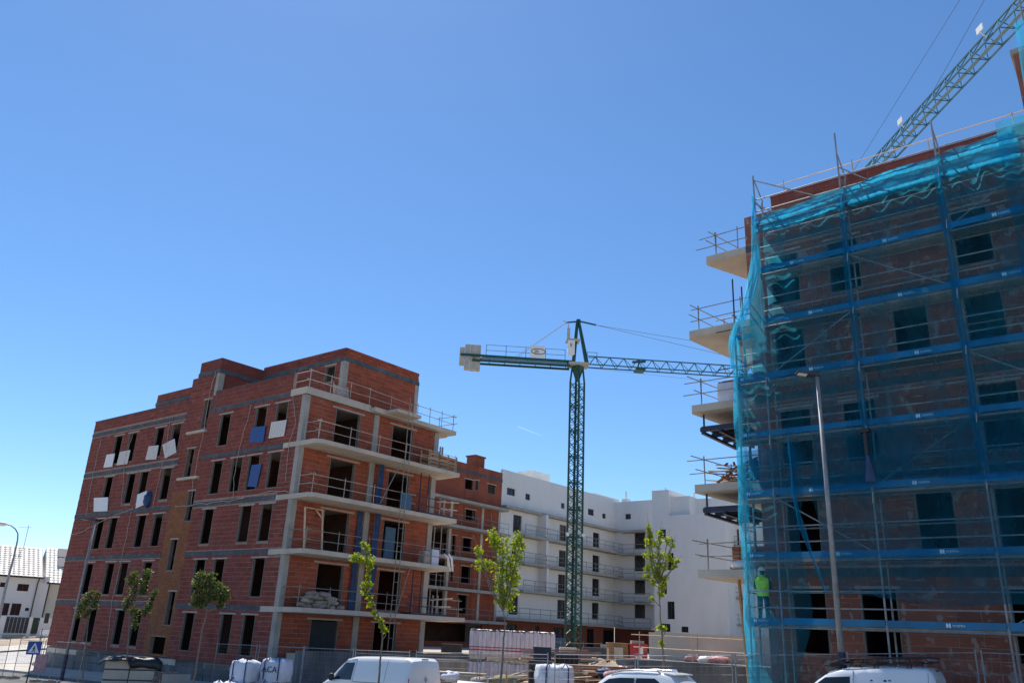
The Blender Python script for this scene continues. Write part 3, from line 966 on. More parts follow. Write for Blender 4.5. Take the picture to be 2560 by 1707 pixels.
# attic storey set back over the gable, with its stair turret
TA_ = TG + 2.4
fAt = lambda a, z, d: LB(TA_ - d, a, z)
oat = [oA_(z5, 1592, 1640, 336, 380, TA_), oA_(z5, 1772, 1854, 346, 372, TA_)]
sA1 = pA(*z5(1480, 300), TA_)[0]; sA0 = pA(*z5(2060, 300), TA_)[0]
topA = pA(*z5(1700, 272), TA_)[1]
mb = MB(); cells(mb, fAt, sA0, sA1, topG - .3, topA, oat, -.3, 0); obj('attic_wall', mb, M['plaster'], wh)
for o in oat:
    glazed(wh, fAt, o)
a, b = pA(*z5(1378, 215), TG + .02)
mb = MB(LB); mb.box(TG + .02, TG + 6, a - 2.2, a, topG - 1.5, b); mb.box(TG + .6, TG + 5.4, a - 4.6, a - 2.22, topG - 1.5, b - .8); obj('turret', mb, M['plaster'], wh)
for (x0, x1, y0, dd, hh) in ((540, 662, 92, 3.0, 3.2), (975, 1145, 250, 5, 2.4)):
    a0, q1 = pB(*z5(x0, y0), SW + dd); a1, _ = pB(*z5(x1, y0), SW + dd)
    mb = MB(LB); mb.box(a0, a1, SW + dd, SW + dd + 2.2, 18, q1 + .25); mb.box(a0 - .06, a1 + .06, SW + dd - .06, SW + dd + 2.26, q1 + .25, q1 + .35); obj('roof_hut', mb, M['plaster'], wh)
for (x, y) in ((1186, 228), (1465, 200), (1665, 235)):
    a, q = pA(*z5(x, y), T1 + 3)
    mb = MB(LB); mb.box(T1 + 3, T1 + 3.8, a - .4, a + .4, 18, q - .8); mb.tube([(T1 + 3.4, a, q - .8), (T1 + 3.4, a, q + .2)], .1, 6); obj('vent', mb, M['plaster'], wh)
# part to the right of the gable with little balconies
TH_ = TG + 3.0
sH1 = sG0 + .3; sH0 = sH1 - 12
fH = lambda a, z, d: LB(TH_ - d, a, z)
oh = [oA_(z5, 1925, 1990, c, d, TH_) for c, d in ((487, 605), (870, 965), (1010, 1150))]
mb = MB(); cells(mb, fH, sH0, sH1, 1.0, topA - .5, oh, -.3, 0); obj('wall', mb, M['plaster'], wh)
for o in oh:
    glazed(wh, fH, o)
    mb = MB(); bxf(mb, fH, o[0] - .5, o[1] + .5, o[2] - .25, o[2] - .02, .003, 1.1); obj('balcony_slab', mb, M['conc'], wh)
    rail_run(wh, [fH(o[0] - .4, o[2] - .02, 1.0), fH(o[1] + .4, o[2] - .02, 1.0)], step=.5, r=.02, mat='steelD')

# ================================================================== tower crane
zj = PR(*zc(1850, 690), 80.3).z
ax = PR(1434, 1500, 80.3); ax = Vector((ax.x, ax.y, 2.0))
cr = thing('tower_crane', 'green tower crane with lattice mast, concrete counterweights and long jib', 'crane', ax)
P0, P1 = onz(*z8(1050, 420), zj), onz(*z8(2200, 495), zj)
jd = (P1 - P0).normalized(); jp = Vector((-jd.y, jd.x, 0))
if jp.y < 0: jp = -jp
Lc = (onz(*zc(70, 600), zj) - Vector((ax.x, ax.y, zj))).length
apz = PR(*zc(1795, 10), 80.3).z
CRF = lambda x, y, z: Vector((ax.x, ax.y, 0)) + jd * x + jp * y + Vector((0, 0, z))
# mast in sections; its corner points towards the street
hs = .52
corn = [Vector((cos(a), sin(a), 0)) * hs * 1.414 for a in (radians(8 + 90 * i) for i in range(4))]
zt_ = zj - 1.9
nsec = 10
ml = (zt_ - 2.0) / nsec
for i in range(nsec):
    mb = MB()
    z0_, z1_ = 2.0 + ml * i, 2.0 + ml * (i + 1)
    A_ = [Vector((ax.x, ax.y, 0)) + c for c in corn]
    for c in range(4):
        p, q = A_[c], A_[(c + 1) % 4]
        mb.beam(p + Vector((0, 0, z0_)), p + Vector((0, 0, z1_)), .19, .19)
        nd = 5
        for k in range(nd):
            a_, b_ = z0_ + ml * k / nd / 1, z0_ + ml * (k + 1) / nd
            s_, e_ = (p, q) if k % 2 == 0 else (q, p)
            mb.beam(s_ + Vector((0, 0, a_)), e_ + Vector((0, 0, b_)), .065, .065)
        mb.beam(p + Vector((0, 0, z0_ + .02)), q + Vector((0, 0, z0_ + .02)), .08, .08)
    mb.tube([Vector((ax.x, ax.y, z0_)) + corn[0] * .35, Vector((ax.x, ax.y, z1_)) + corn[0] * .35], .05, 5)
    mb.tube([Vector((ax.x, ax.y, z0_)) + corn[1] * .35, Vector((ax.x, ax.y, z1_)) + corn[1] * .35], .05, 5)
    for k in range(9):
        zz = z0_ + ml * k / 9
        mb.tube([Vector((ax.x, ax.y, zz)) + corn[0] * .35, Vector((ax.x, ax.y, zz)) + corn[1] * .35], .025, 4)
    obj('mast_section', mb, M['green'], cr)
mb = MB()   # head of the mast: inverted cone plates and slewing ring
for c in range(4):
    p = Vector((ax.x, ax.y, zt_)) + corn[c]
    mb.beam(p, Vector((ax.x, ax.y, zj - .25)) + corn[c] * .75, .16, .16)
mb.hexa([Vector((ax.x, ax.y, zt_ + .1)) + c * .25 for c in corn] + [Vector((ax.x, ax.y, zj - .2)) + c * .95 for c in corn])
obj('slewing_support', mb, M['green'], cr)
mb = MB(CRF); mb.box(-1.0, 1.1, -.75, .75, zj - .2, zj + .08); obj('slewing_platform', mb, M['cweight'], cr)
mb = MB(CRF)   # A-frame tower head
for y in (-.5, .5):
    mb.beam((-.45, y, zj), (-.1, y * .25, apz), .2, .2)
    mb.beam((1.0, y, zj), (.05, y * .25, apz), .2, .2)
for k in (.3, .55, .8):
    zz = zj + (apz - zj) * k
    mb.beam((-.45 + .35 * k, -.5 + .38 * k, zz), (-.45 + .35 * k, .5 - .38 * k, zz), .07)
mb.box(-.2, .2, -.2, .2, apz - .1, apz + .12)
mb.beam((-.1, 0, apz - .1), (-1.3, 0, apz - .3), .14); mb.beam((.1, 0, apz - .05), (1.9, 0, apz - .35), .14)
obj('tower_head', mb, M['green'], cr)
mb = MB(CRF)   # counter jib: two plate girders with a pale walkway between
for y in (-.55, .55):
    mb.beam((-Lc, y, zj + .12), (-.7, y, zj + .12), .16, .22)
    mb.beam((-Lc + 1.2, y, zj - .42), (-.8, y, zj - .38), .16, .2)
    for k in range(7):
        mb.beam((-Lc + 1.4 + k * 1.6, y, zj - .42), (-Lc + 1.4 + k * 1.6, y, zj + .1), .08)
obj('counter_jib', mb, M['green'], cr)
mb = MB(CRF); mb.box(-Lc + 2.2, -.9, -.46, .46, zj - .02, zj + .03); mb.box(-Lc + 2.2, -1.2, -.62, -.605, zj - .26, zj - .04); obj('walkway', mb, M['jibl'], cr)
rw_ = [CRF(-Lc + 2.6, -.6, zj + .22), CRF(-1.4, -.6, zj + .22)]
rail_run(cr, rw_, h=1.1, rails=(.5, 1.1), step=1.9, r=.03, mat='jibg', name='hand_rail')
rail_run(cr, [CRF(.9, -.7, zj + .1), CRF(1.9, -.7, zj + .1)], h=1.1, rails=(.5, 1.1), step=1, r=.03, mat='jibg', name='hand_rail')
for (x0, x1, zl, zh_) in ((0.0, .5, -.95, 1.05), (.52, 1.05, -1.45, 1.5), (1.07, 1.6, -1.5, 1.5), (1.62, 2.15, -1.5, 1.5)):
    mb = MB(CRF); mb.box(-Lc - .1 + x0, -Lc - .1 + x1, -.42, .42, zj + .1 + zl * .95, zj + .1 + zh_ * .8); obj('counterweight', mb, M['cweight'], cr)
# sign on the counter jib rail
q0, q1 = onz(*zc(1140, 585), zj + .3), onz(*zc(1365, 600), zj + .3)
x0_ = (q0 - Vector((ax.x, ax.y, zj + .3))).dot(jd); x1_ = (q1 - Vector((ax.x, ax.y, zj + .3))).dot(jd)
mb = MB(CRF); mb.box(x0_, x1_, -.70, -.65, zj + .28, zj + 1.55); sg = obj('sign_board', mb, M['white'], cr)
mb = MB()
cc = [CRF((x0_ + x1_) / 2 + .08 + .72 * cos(a), -.706, zj + .92 + .3 * sin(a)) for a in (2 * pi * k / 24 for k in range(25))]
mb.tube(cc, .035, 4, cap=False); obj('emblem', mb, M['black'], sg)
text_mesh('JIS', .5, 'lettering', M['black'], sg, CRF((x0_ + x1_) / 2 - .32, -.71, zj + .74), jd, (0, 0, 1))
# electrical cabinet and winch beside the head
mb = MB(CRF); mb.box(-1.15, -.45, -.9, -.4, zj + .85, zj + 2.35); cb = obj('cabinet', mb, M['white'], cr)
text_mesh('E', .55, 'lettering', M['black'], cb, CRF(-.95, -.91, zj + 1.6), jd, (0, 0, 1))
mb = MB(CRF); mb.box(-1.3, .1, -.85, .4, zj + 2.4, zj + 2.55); mb.tube([(-1.1, -.7, zj + 2.56), (-1.1, -.7, zj + 3.7)], .16, 8); mb.tube([(-1.1, -.7, zj + 3.7), (-1.2, -.7, zj + 4.3), (-1.7, -.7, zj + 4.5)], .05, 5); obj('winch', mb, M['cweight'], cr)
# jib
LJ = 42.0
def lattice(root, FR, xa, xb, zb, ht, wd, bay, mat, nm='jib_section', per=4, r=.05):
    x = xa
    while x < xb - .1:
        mb = MB(FR)
        e = min(xb, x + bay * per)
        n = max(1, round((e - x) / bay))
        for y in (-wd, wd):
            mb.beam((x, y, zb), (e, y, zb), r * 2)
        mb.beam((x, 0, zb + ht), (e, 0, zb + ht), r * 2)
        for k in range(n):
            xk, xm, xn = x + (e - x) * k / n, x + (e - x) * (k + .5) / n, x + (e - x) * (k + 1) / n
            for y in (-wd, wd):
                mb.beam((xk, y, zb), (xm, 0, zb + ht), r); mb.beam((xm, 0, zb + ht), (xn, y, zb), r)
            mb.beam((xk, -wd, zb), (xk, wd, zb), r)
        obj(nm, mb, M[mat], root)
        x = e
lattice(cr, CRF, 1.1, LJ, zj - .05, 1.05, .55, 1.5, 'jibg', r=.055)
xt = (onz(*z8(1480, 430), zj) - Vector((ax.x, ax.y, zj))).dot(jd)
mb = MB(CRF); mb.box(xt - .5, xt + .5, -.6, .6, zj - .3, zj - .14); mb.tube([(xt - .3, -.62, zj), (xt - .1, -.62, zj + .7)], .08, 5); mb.beam((xt - .9, -.66, zj + .45), (xt + .5, -.66, zj + .6), .2); obj('trolley', mb, M['green'], cr)
mb = MB(CRF)
for y in (-.1, .1):
    mb.tube([(-1.3, y, apz - .3), (-Lc + 5.6, y * 4, zj + .25)], .022, 4)
mb.tube([(1.9, 0, apz - .35), (22, 0, zj + 1.0)], .022, 4)
mb.tube([(1.9, 0, apz - .35), (37, 0, zj + 1.0)], .022, 4)
mb.tube([(1.4, 0, zj - .3), (15.2, 0, zj - .9), (30, 0, zj - 1.9)], .012, 4)
obj('pendant_cable', mb, M['cable'], cr)
for (dx) in (-.5, .5):
    mb = MB(); p = Vector((ax.x, ax.y, 12.6)) + Vector((dx * 1.5, -.75, 0)); mb.blob(tuple(p), (.18, .12, .18), 3); obj('floodlight', mb, M['white'], cr)

# ================================================================== jib of a second crane over the scaffolded block
ZQ = 36.0
Q0, Q1 = onz(2560, 28.7, ZQ), onz(2219, 395.6, ZQ)
qd = (Q1 - Q0).normalized(); qp = Vector((-qd.y, qd.x, 0))
base2 = Q0 - qd * 14
c2 = thing('tower_crane', 'blue green crane jib reaching over the netted building at the roof', 'crane', Vector((base2.x, base2.y, 1.0)))
QF = lambda x, y, z: Vector((base2.x, base2.y, 0)) + qd * x + qp * y + Vector((0, 0, z))
L2 = (Q1 - Q0).length + 14 + 16
lattice(c2, QF, 1.0, L2, ZQ, 1.1, .55, 1.3, 'jibg', r=.045)
mb = MB(QF); mb.box(1.5, L2 - 2, -.12, .12, ZQ + .02, ZQ + .05); obj('walkway', mb, M['jibl'], c2)
for i in range(8):
    mb = MB(); z0_, z1_ = 1.0 + i * 4.6, 1.0 + (i + 1) * 4.6
    A_ = [Vector((base2.x, base2.y, 0)) + qd * a + qp * b for a, b in ((-.7, -.7), (.7, -.7), (.7, .7), (-.7, .7))]
    for c in range(4):
        p, q = A_[c], A_[(c + 1) % 4]
        mb.beam(p + Vector((0, 0, z0_)), p + Vector((0, 0, z1_)), .15)
        for k in range(3):
            s_, e_ = (p, q) if k % 2 else (q, p)
            mb.beam(s_ + Vector((0, 0, z0_ + 1.53 * k)), e_ + Vector((0, 0, z0_ + 1.53 * (k + 1))), .07)
    obj('mast_section', mb, M['jibg'], c2)
mb = MB(QF)
for y in (-.5, .5):
    mb.beam((-.6, y, 37.8), (0, 0, 45), .18); mb.beam((.8, y, 37.8), (0, 0, 45), .18)
obj('tower_head', mb, M['jibg'], c2)
mb = MB(QF); mb.beam((-9, -.5, ZQ + .1), (0, -.5, ZQ + .1), .2); mb.beam((-9, .5, ZQ + .1), (0, .5, ZQ + .1), .2); mb.box(-9, -7.4, -.5, .5, ZQ - 1.2, ZQ + 1.4); obj('counter_jib', mb, M['green'], c2)
mb = MB(QF); mb.tube([(0, 0, 45), (L2 - 22, 0, ZQ + 1.15)], .016, 4); mb.tube([(0, 0, 45), (L2 - 8, 0, ZQ + 1.15)], .016, 4); obj('pendant_cable', mb, M['cable'], c2)
for (u, v) in ((2449, 73), (2250, 303)):
    p = onz(u, v, ZQ + .9)
    x = (p - QF(0, 0, p.z)).dot(qd); y = (p - QF(0, 0, p.z)).dot(qp)
    mb = MB(QF); mb.box(x - .28, x + .28, y - .03, y + .03, ZQ + .7, ZQ + 1.1); mb.beam((x, y, ZQ + .65), (x + .2, 0, ZQ + .3), .05); obj('load_sign', mb, M['white'], c2)

# ================================================================== scaffolded block on the right
fR = lambda a, z, d: RB(a, 1.25 - d, z)
vR, oR = Vector((dS[0], dS[1], 0)), Vector((-bS[0], -bS[1], 0))
rb = thing('apartment_building', 'brick apartment block wrapped in scaffolding and blue netting, concrete balconies on its side', 'building', RB(.1, 1.25, 1.0))
ZR = [2.8, 5.82, 8.84, 11.86, 14.88, 17.9]
WR = []
for i in range(5):
    for (p, q) in ((.95, 2.07), (3.1, 4.2), (5.0, 6.1), (7.15, 8.25), (9.3, 10.4), (11.4, 12.5)):
        if (i % 2 == 0 and p == 5.0) or (i % 2 == 1 and p == 3.1):
            continue
        WR.append((p, q, ZR[i] + .34, ZR[i] + 2.4))
bandR = [(.1, 14, z - .28, z + .02) for z in ZR[1:]]
mb = MB(); cells(mb, fR, .1, 14, .6, 19.15, WR, -.25, 0); cells(mb, fR, 1.2, 14, 19.15, 19.68, [], -.25, 0); obj('wall', mb, M['mortar'], rb)
for z in ZR[1:]:
    mb = MB(); x = .1
    while x < 14:
        e = min(14, x + rgb.uniform(1.2, 2.2)); dd = .01 + rgb.random() * .02
        bxf(mb, fR, x, e - .008, z - .27, z + .015, .001, dd); x = e
    obj('slab_band', mb, M['concB'], rb)
gr2 = [(fR, vR, oR, brick_rects(.1, 14, .62, 19.15, WR + bandR, .66, .33, j=.018, seed=41), M['brickR']),
       (fR, vR, oR, brick_rects(1.2, 14, 19.16, 19.68, [], .66, .26, j=.018, seed=42), M['brickA'])]
place_bricks(rb, None, gr2, 300)
for o in WR:
    opening_trim(rb, fR, o, lw=.12, lint=.09)
mb = MB(RB)
mb.box(.12, .4, 1.5, 11, .6, 19.1); mb.box(.1, 14, 10.9, 11.1, .6, 19.6); mb.box(13.8, 14, 1.5, 11, .6, 19.6)
obj('side_wall', mb, M['brickD'], rb)
for i in range(6):
    mb = MB(RB); mb.box(.4, 13.8, 1.5, 10.9, ZR[i] - .28, ZR[i]); obj('floor_slab', mb, M['conc'], rb)
    if i < 5:
        mb = MB(RB); mb.box(.4, 13.8, 5.2, 5.3, ZR[i], ZR[i + 1] - .28)
        for k in (2.6, 4.6, 6.6, 8.8): mb.box(k, k + .1, 1.5, 5.2, ZR[i], ZR[i + 1] - .28)
        obj('partition', mb, M['mortarD'], rb)
tips = {1: -2.5, 2: -2.5, 3: -2.52, 4: -2.52, 5: -1.66}
for i in range(1, 6):
    mb = MB()
    k0 = tips[i]; dep = 5.4 if i < 5 else 4.6
    outl = [(k0 + .12, 1.26), (.08, 1.26), (.08, dep + 1.3), (k0 + .75, dep + 1.3), (k0, 1.5)] if i < 5 else [(k0 + .1, 1.26), (.08, 1.26), (.08, dep), (k0 + 1.2, dep), (k0, 1.5)]
    t_ = [mb.p(RB(a, b, ZR[i] + .02)) for a, b in outl]; b_ = [mb.p(RB(a, b, ZR[i] - .25)) for a, b in outl]
    mb.face(t_); mb.face(b_[::-1])
    for k in range(len(outl)):
        j = (k + 1) % len(outl); mb.face((t_[j], t_[k], b_[k], b_[j]))
    obj('balcony_slab', mb, M['concL'], rb)
# roof storey at the right
mb = MB(); cells(mb, fR, 9.75, 14, 19.7, 22.4, [], -.25, 0); obj('roof_wall', mb, M['brickR'], rb)
mb = MB(RB); mb.box(9.75, 9.95, 1.5, 4.5, 19.7, 22.4); mb.box(9.68, 14, 1.15, 4.6, 22.4, 22.58); obj('roof_pier', mb, M['conc'], rb)
mb = MB(); bxf(mb, fR, 1.18, 14, 19.685, 19.74, -.28, .02); obj('coping', mb, M['brickA'], rb)

def guardrail(label, group, base, lo, hi, step=2.0, h=1.0, over=.5, mat='rail', ends=None, sub=2):
    """temporary edge protection: posts and two overhanging tubes, each its own part"""
    base = [Vector(b) for b in base]
    t = thing('guardrail', label, 'guardrail', base[0], group)
    for p, q in zip(base, base[1:]):
        d = (q - p).normalized(); n = max(1, round((q - p).length / step))
        for i in range(n + 1):
            b = p.lerp(q, i / n)
            lean = Vector((R_.uniform(-.03, .03), R_.uniform(-.03, .03), 0))
            mb = MB(); mb.tube([b, b + lean + Vector((0, 0, h + .12))], .021, 5); obj('post', mb, M[mat], t)
        for z in (h * .5, h):
            mb = MB(); mb.tube([p - d * over * R_.uniform(.5, 1.1) + Vector((0, 0, z + R_.uniform(-.04, .04))), q + d * over * R_.uniform(.3, 1) + Vector((0, 0, z + R_.uniform(-.04, .04)))], .020, 5); obj('rail', mb, M[mat], t)
    return t
nmr = {1: 'lowest', 2: 'second', 3: 'third', 4: 'fourth', 5: 'topmost'}
for i in range(1, 6):
    k0 = tips[i]
    guardrail('tube guardrail on the %s concrete balcony beside the netted scaffold' % nmr[i], 'guardrails on the side balconies of the netted block',
              [RB(-.3, 1.45, ZR[i] + .02), RB(k0 + .45, 1.45, ZR[i] + .02), RB(k0 + 1.0, 5.0 if i < 5 else 4.2, ZR[i] + .02)], 0, 0, step=2.2, h=.95, over=.9, mat='rail')
guardrail('guardrail along the roof edge above the netted facade', None, [RB(1.6, 1.7, 19.7), RB(9.4, 1.7, 19.7)], 0, 0, step=2.5, h=.75, mat='woodL')
for i in (1, 2, 3, 4):
    for kk, oo in ((-.9, 4.2), (-.25, 3.4)):
        p = RB(kk, oo, ZR[i] + .02); q = RB(kk, oo, ZR[i + 1] - .26)
        if i == 4: q.z -= .0
        mb = MB(); mb.tube([p, p.lerp(q, .55)], .045, 6); mb.tube([p.lerp(q, .55), q], .034, 6); mb.box(p.x - .08, p.x + .08, p.y - .08, p.y + .08, p.z - .0, p.z + .01)
        tag(obj('shoring_prop', mb, M['woodR' if (i == 1 and kk > -.5) else 'steelD']), 'telescopic prop between two side balconies of the netted block', 'prop', 'props between the side balconies of the netted block')
# crane landing platforms hanging under two balconies
for i, lab in ((3, 'navy steel loading platform under the third side balcony'), (2, 'navy steel loading platform under the second side balcony')):
    t = thing('loading_platform', lab, 'platform', RB(-1.9, 3.0, ZR[i] - 1.1))
    zb = ZR[i] - .95
    mb = MB(RB)
    for oo in (1.6, 2.6, 3.6, 4.6): mb.box(-2.25, -.6, oo, oo + .12, zb, zb + .16)
    for kk in (-2.2, -1.5, -.8): mb.box(kk, kk + .12, 1.6, 4.7, zb - .1, zb - .003)
    obj('frame', mb, M['navy'], t)
    mb = MB(RB); mb.box(-2.2, -.65, 1.62, 4.7, zb + .163, zb + .2); obj('deck', mb, M['navy'], t)
    mb = MB(RB); mb.beam((-2.15, 1.75, zb), (-2.15, 1.75, ZR[i] - .26), .06); mb.beam((-1.0, 4.5, zb), (-1.0, 4.5, ZR[i] - .26), .06); obj('hanger', mb, M['navy'], t)

# ================================================================== scaffold
scf = thing('scaffold', 'galvanised tube scaffold with blue toe boards in front of the brick facade', 'scaffold', RB(1.05, 0, gz(*RB(1.05, 0, 0)[:2]) + .1))
KS = [0.0, 1.05, 4.13, 7.2, 10.28, 13.35]
LZ = [4.05 + 2 * i for i in range(8)]
for i, k in enumerate(KS):
    gzb = gz(*RB(k, 0, 0)[:2]) + .12
    for o_, zt2 in ((0.0, 14.6 if i == 0 else 20.1 + (.7 if i == 2 else 0) + (4 if i >= 4 else 0)), (.75, 14.3 if i == 0 else 19.3 + (4 if i >= 4 else 0))):
        mb = MB(RB); mb.tube([(k, o_, gzb), (k + R_.uniform(-.015, .015), o_, zt2)], .031, 8)
        for z in LZ:
            if z < zt2: mb.tube([(k, o_, z - .06), (k, o_, z + .06)], .055, 8)
        obj('standard', mb, M['steel'], scf)
for i in range(len(KS) - 1):
    p, q = KS[i], KS[i + 1]
    for j, z in enumerate(LZ):
        if i == 0 and z > 13: continue
        for zz, o_ in ((.5, 0), (1.0, 0), (-.08, 0), (-.08, .75)):
            if z + zz > 19.4: continue
            mb = MB(RB); mb.tube([(p, o_, z + zz), (q, o_, z + zz)], .024, 6); obj('ledger', mb, M['steel'], scf)
        if R_.random() < .25 and z < 17:
            mb = MB(RB); mb.tube([(p, .75, z + 1.0), (q, .75, z + 1.0)], .024, 6); obj('ledger', mb, M['steel'], scf)
        for b in range(2):
            mb = MB(RB); mb.box(p + .04, q - .04, .06 + b * .335, .38 + b * .335, z - .06, z - .005); obj('deck_plank', mb, M['planks' if (i + j) % 3 else 'steelplank'], scf)
        if j < 7:
            mb = MB(RB); hb = .2 + R_.uniform(-.02, .02); sg_ = R_.uniform(-.012, .012); mb.hexa([(p + .03, -.055, z + sg_), (q - .03, -.055, z - sg_), (q - .03, -.034, z - sg_), (p + .03, -.034, z + sg_), (p + .03, -.055, z + sg_ + hb), (q - .03, -.055, z - sg_ + hb), (q - .03, -.034, z - sg_ + hb), (p + .03, -.034, z + sg_ + hb)]); tb = obj('toe_board', mb, M['bluetoe'], scf)
            if R_.random() < .22: continue
            km = (p + q) / 2 + R_.uniform(-.6, .5) if q - p > 2 else p + .3
            em = MB(RB)
            for dx in (0, .07):
                em.box(km - .16 + dx, km - .16 + dx + .045, -.060, -.0565, z + .045, z + .155)
            em.box(km - .12, km - .09, -.0605, -.057, z + .085, z + .115)
            obj('emblem', em, M['letter'], tb)
            text_mesh('NUEPRA', .085, 'lettering', M['letter'], tb, RB(km + .0, -.0605, z + .07), vR, (0, 0, 1), extr=.0015)
    if i >= 0:
        for j, z in enumerate(LZ[:-1]):
            if i > 0 and (i + 2 * j) % 3 == 0:
                a, b = ((p, z + .05), (q, z + 1.95)) if j % 2 == 0 else ((q, z + .05), (p, z + 1.95))
                mb = MB(RB); mb.tube([(a[0], .03, a[1]), (b[0], .03, b[1])], .022, 6); obj('diagonal_brace', mb, M['steel'], scf)
    mb = MB(RB); mb.tube([(p, 0, 1.9), (q, 0, 1.9)], .024, 6); obj('ledger', mb, M['steel'], scf)
for k in KS:
    for z in LZ:
        if k == 0 and z > 13: continue
        mb = MB(RB); mb.tube([(k, 0, z - .03), (k, .75, z - .03)], .024, 6); mb.tube([(k, 0, z + .95), (k, .75, z + .95)], .02, 6); obj('transom', mb, M['steel'], scf)
# raker tubes and top frame at the left end
for (a, b) in (((1.05, 0, 19.9), (4.13, 0, 18.0)), ((1.05, 0, 18.9), (2.9, .2, 17.4)), ((4.13, 0, 19.4), (5.6, 0, 18.1))):
    mb = MB(RB); mb.tube([a, b], .022, 6); obj('diagonal_brace', mb, M['steel'], scf)
for k in KS[1:4]:
    mb = MB(RB); mb.tube([(k, 0, 19.95), (k + .02, .75, 19.3)], .024, 6); mb.tube([(k, 0, 19.0), (k, .75, 18.95)], .024, 6); obj('transom', mb, M['steel'], scf)
# return frame round the corner
for o_ in (1.1, 1.95):
    mb = MB(RB); mb.tube([(-.45, o_, ZR[1] + .05), (-.45, o_, 16.6)], .03, 8); obj('standard', mb, M['steelD'], scf)
for z in (14.05, 12.05):
    for zz in (.5, 1.0):
        mb = MB(RB); mb.tube([(-1.2, 1.1, z + zz), (.3, 1.1, z + zz)], .022, 6); mb.tube([(-.45, .9, z + zz), (-.45, 2.2, z + zz)], .022, 6); obj('ledger', mb, M['steelD'], scf)
    mb = MB(RB); mb.box(-.42, .3, 1.04, 1.06, z, z + .2); obj('toe_board', mb, M['bluetoe'], scf)
    mb = MB(RB); mb.box(-.42, .3, 1.07, 1.9, z - .06, z - .01); obj('deck_plank', mb, M['wood'], scf)

# ================================================================== debris netting
def net_panel(name, label, k0f, k1f, z0f, z1f, off=-.10, nk=90, nz=60, amp=.05, seed=1, mat='net', bul=0.06):
    rg = random.Random(seed)
    ph = [(rg.uniform(0, 6.28), rg.uniform(1.5, 6), rg.uniform(.6, 2.6)) for _ in range(7)]
    mb = MB()
    rows = []
    for j in range(nz + 1):
        row = []
        for i in range(nk + 1):
            fi, fj = i / nk, j / nz
            zc0 = z0f(fi) + (z1f(fi) - z0f(fi)) * fj
            k = k0f(zc0) + (k1f(zc0) - k0f(zc0)) * fi
            z = z0f(fi) + (z1f(fi) - z0f(fi)) * fj
            tie = min(abs((k - c)) for c in KS) ; tie = min(1, tie / .8)
            lift = abs(((z - 4.05) % 2.0) - 1.0)          # tied in at every lift
            w_ = sum(sin(a + b * k * 1.6 + c * z) for a, b, c in ph) / 7
            w2 = sin(ph[0][0] + k * 9 + 1.3 * sin(z * 2.3)) * .012
            o_ = off - bul * tie * (1 - lift) + amp * w_ * (.35 + .65 * tie) + w2
            row.append(RB(k, o_, z))
        rows.append(row)
    mb.grid(rows)
    return tag(obj(name, mb, M[mat], None, True), label, 'netting')
c_ = lambda v: (lambda *_: v)
def left_edge(z):
    if z < 13.0: return -.12
    return -.12 + .95 * sstep(13.3, 16.3, z) + .2 * sstep(16.0, 18.6, z) + .03 * sin(z * 2.7)
def bot_r(f): return 4.95 - .55 * f ** .7 + .10 * sin(f * 17)
def top_n(f): return 18.28 + .62 * f + .04 * sin(f * 26) - .05 * abs(sin(f * 9.4))
up_net = net_panel('debris_net', 'blue debris netting over the upper lifts of the scaffold', left_edge, c_(9.4), lambda f: 8.2 + .1 * sin(f * 14), top_n, nk=110, nz=110, seed=2, amp=.09)
net_panel('debris_net', 'blue debris netting hung past the last window column of the netted facade', c_(9.0), c_(13.5), lambda f: 8.4, lambda f: 22.6 if f > .22 else 19.2, off=-.16, nk=40, nz=60, seed=3, amp=.06)
net_panel('debris_net', 'blue debris netting over the middle lifts, hanging to the worker height', lambda z: 2.42 + .1 * sin(z * 2.1) + .25 * sstep(6, 4, z), c_(13.5), bot_r, lambda f: 9.85, off=-.15, nk=110, nz=50, seed=4, amp=.05)
net_panel('debris_net', 'narrow net panel reaching the ground beside the worker', c_(-.12), lambda z: 1.95 + .12 * sin(z * 1.7) - .35 * sstep(4.2, 2, z), lambda f: 1.35, lambda f: 9.6, off=-.13, nk=40, nz=80, seed=5, amp=.07)
# net drawn round the corner of the scaffold
mb = MB(); rows = []
for j in range(60):
    z = 1.3 + 12.6 * j / 59
    rows.append([RB(-.13 - .05 * sin(z * 1.9 + i) - .03 * (i % 2), -.1 + i * .14, z) for i in range(8)])
mb.grid(rows); tag(obj('debris_net', mb, M['net'], None, True), 'strip of blue netting folded round the left end of the scaffold', 'netting')
# bunched upper edge at the left corner
mb = MB(); rows = []
for j in range(110):
    z = 12.6 + 6.6 * j / 109
    kk = left_edge(z)
    wd = .10 + .30 * sstep(18.8, 15.5, z) * sstep(12.2, 14.5, z)
    rows.append([RB(kk - .06 + wd * i / 24 + .015 * sin(z * 3 + i), -.16 - .05 * sin(i * 1.1 + 1.4 * sin(z * .9)) - .03 * sin(z * 4.1 + i * .5), z) for i in range(25)])
mb.grid(rows); tag(obj('debris_net', mb, M['net'], None, True), 'bunched net edge gathered on the left standard of the scaffold', 'netting')
# loose twisted strip across the slit
mb = MB(); rows = []
for j in range(40):
    f = j / 39
    k = 1.75 + .75 * f ** 2.2 + .03 * sin(f * 9); z = 9.9 - 4.9 * f
    wd = .09 + .10 * sin(pi * min(1, f * 1.15)) + .03 * sin(f * 23)
    rows.append([RB(k + wd * cos(a + f * 5) * .5, -.22 + wd * sin(a + f * 5) * .5, z) for a in (0, .8, 1.6, 2.4, 3.1)])
mb.grid(rows); tag(obj('debris_net', mb, M['net2'], None, True), 'loose twisted strip of netting hanging across the slit by the street lamp', 'netting')

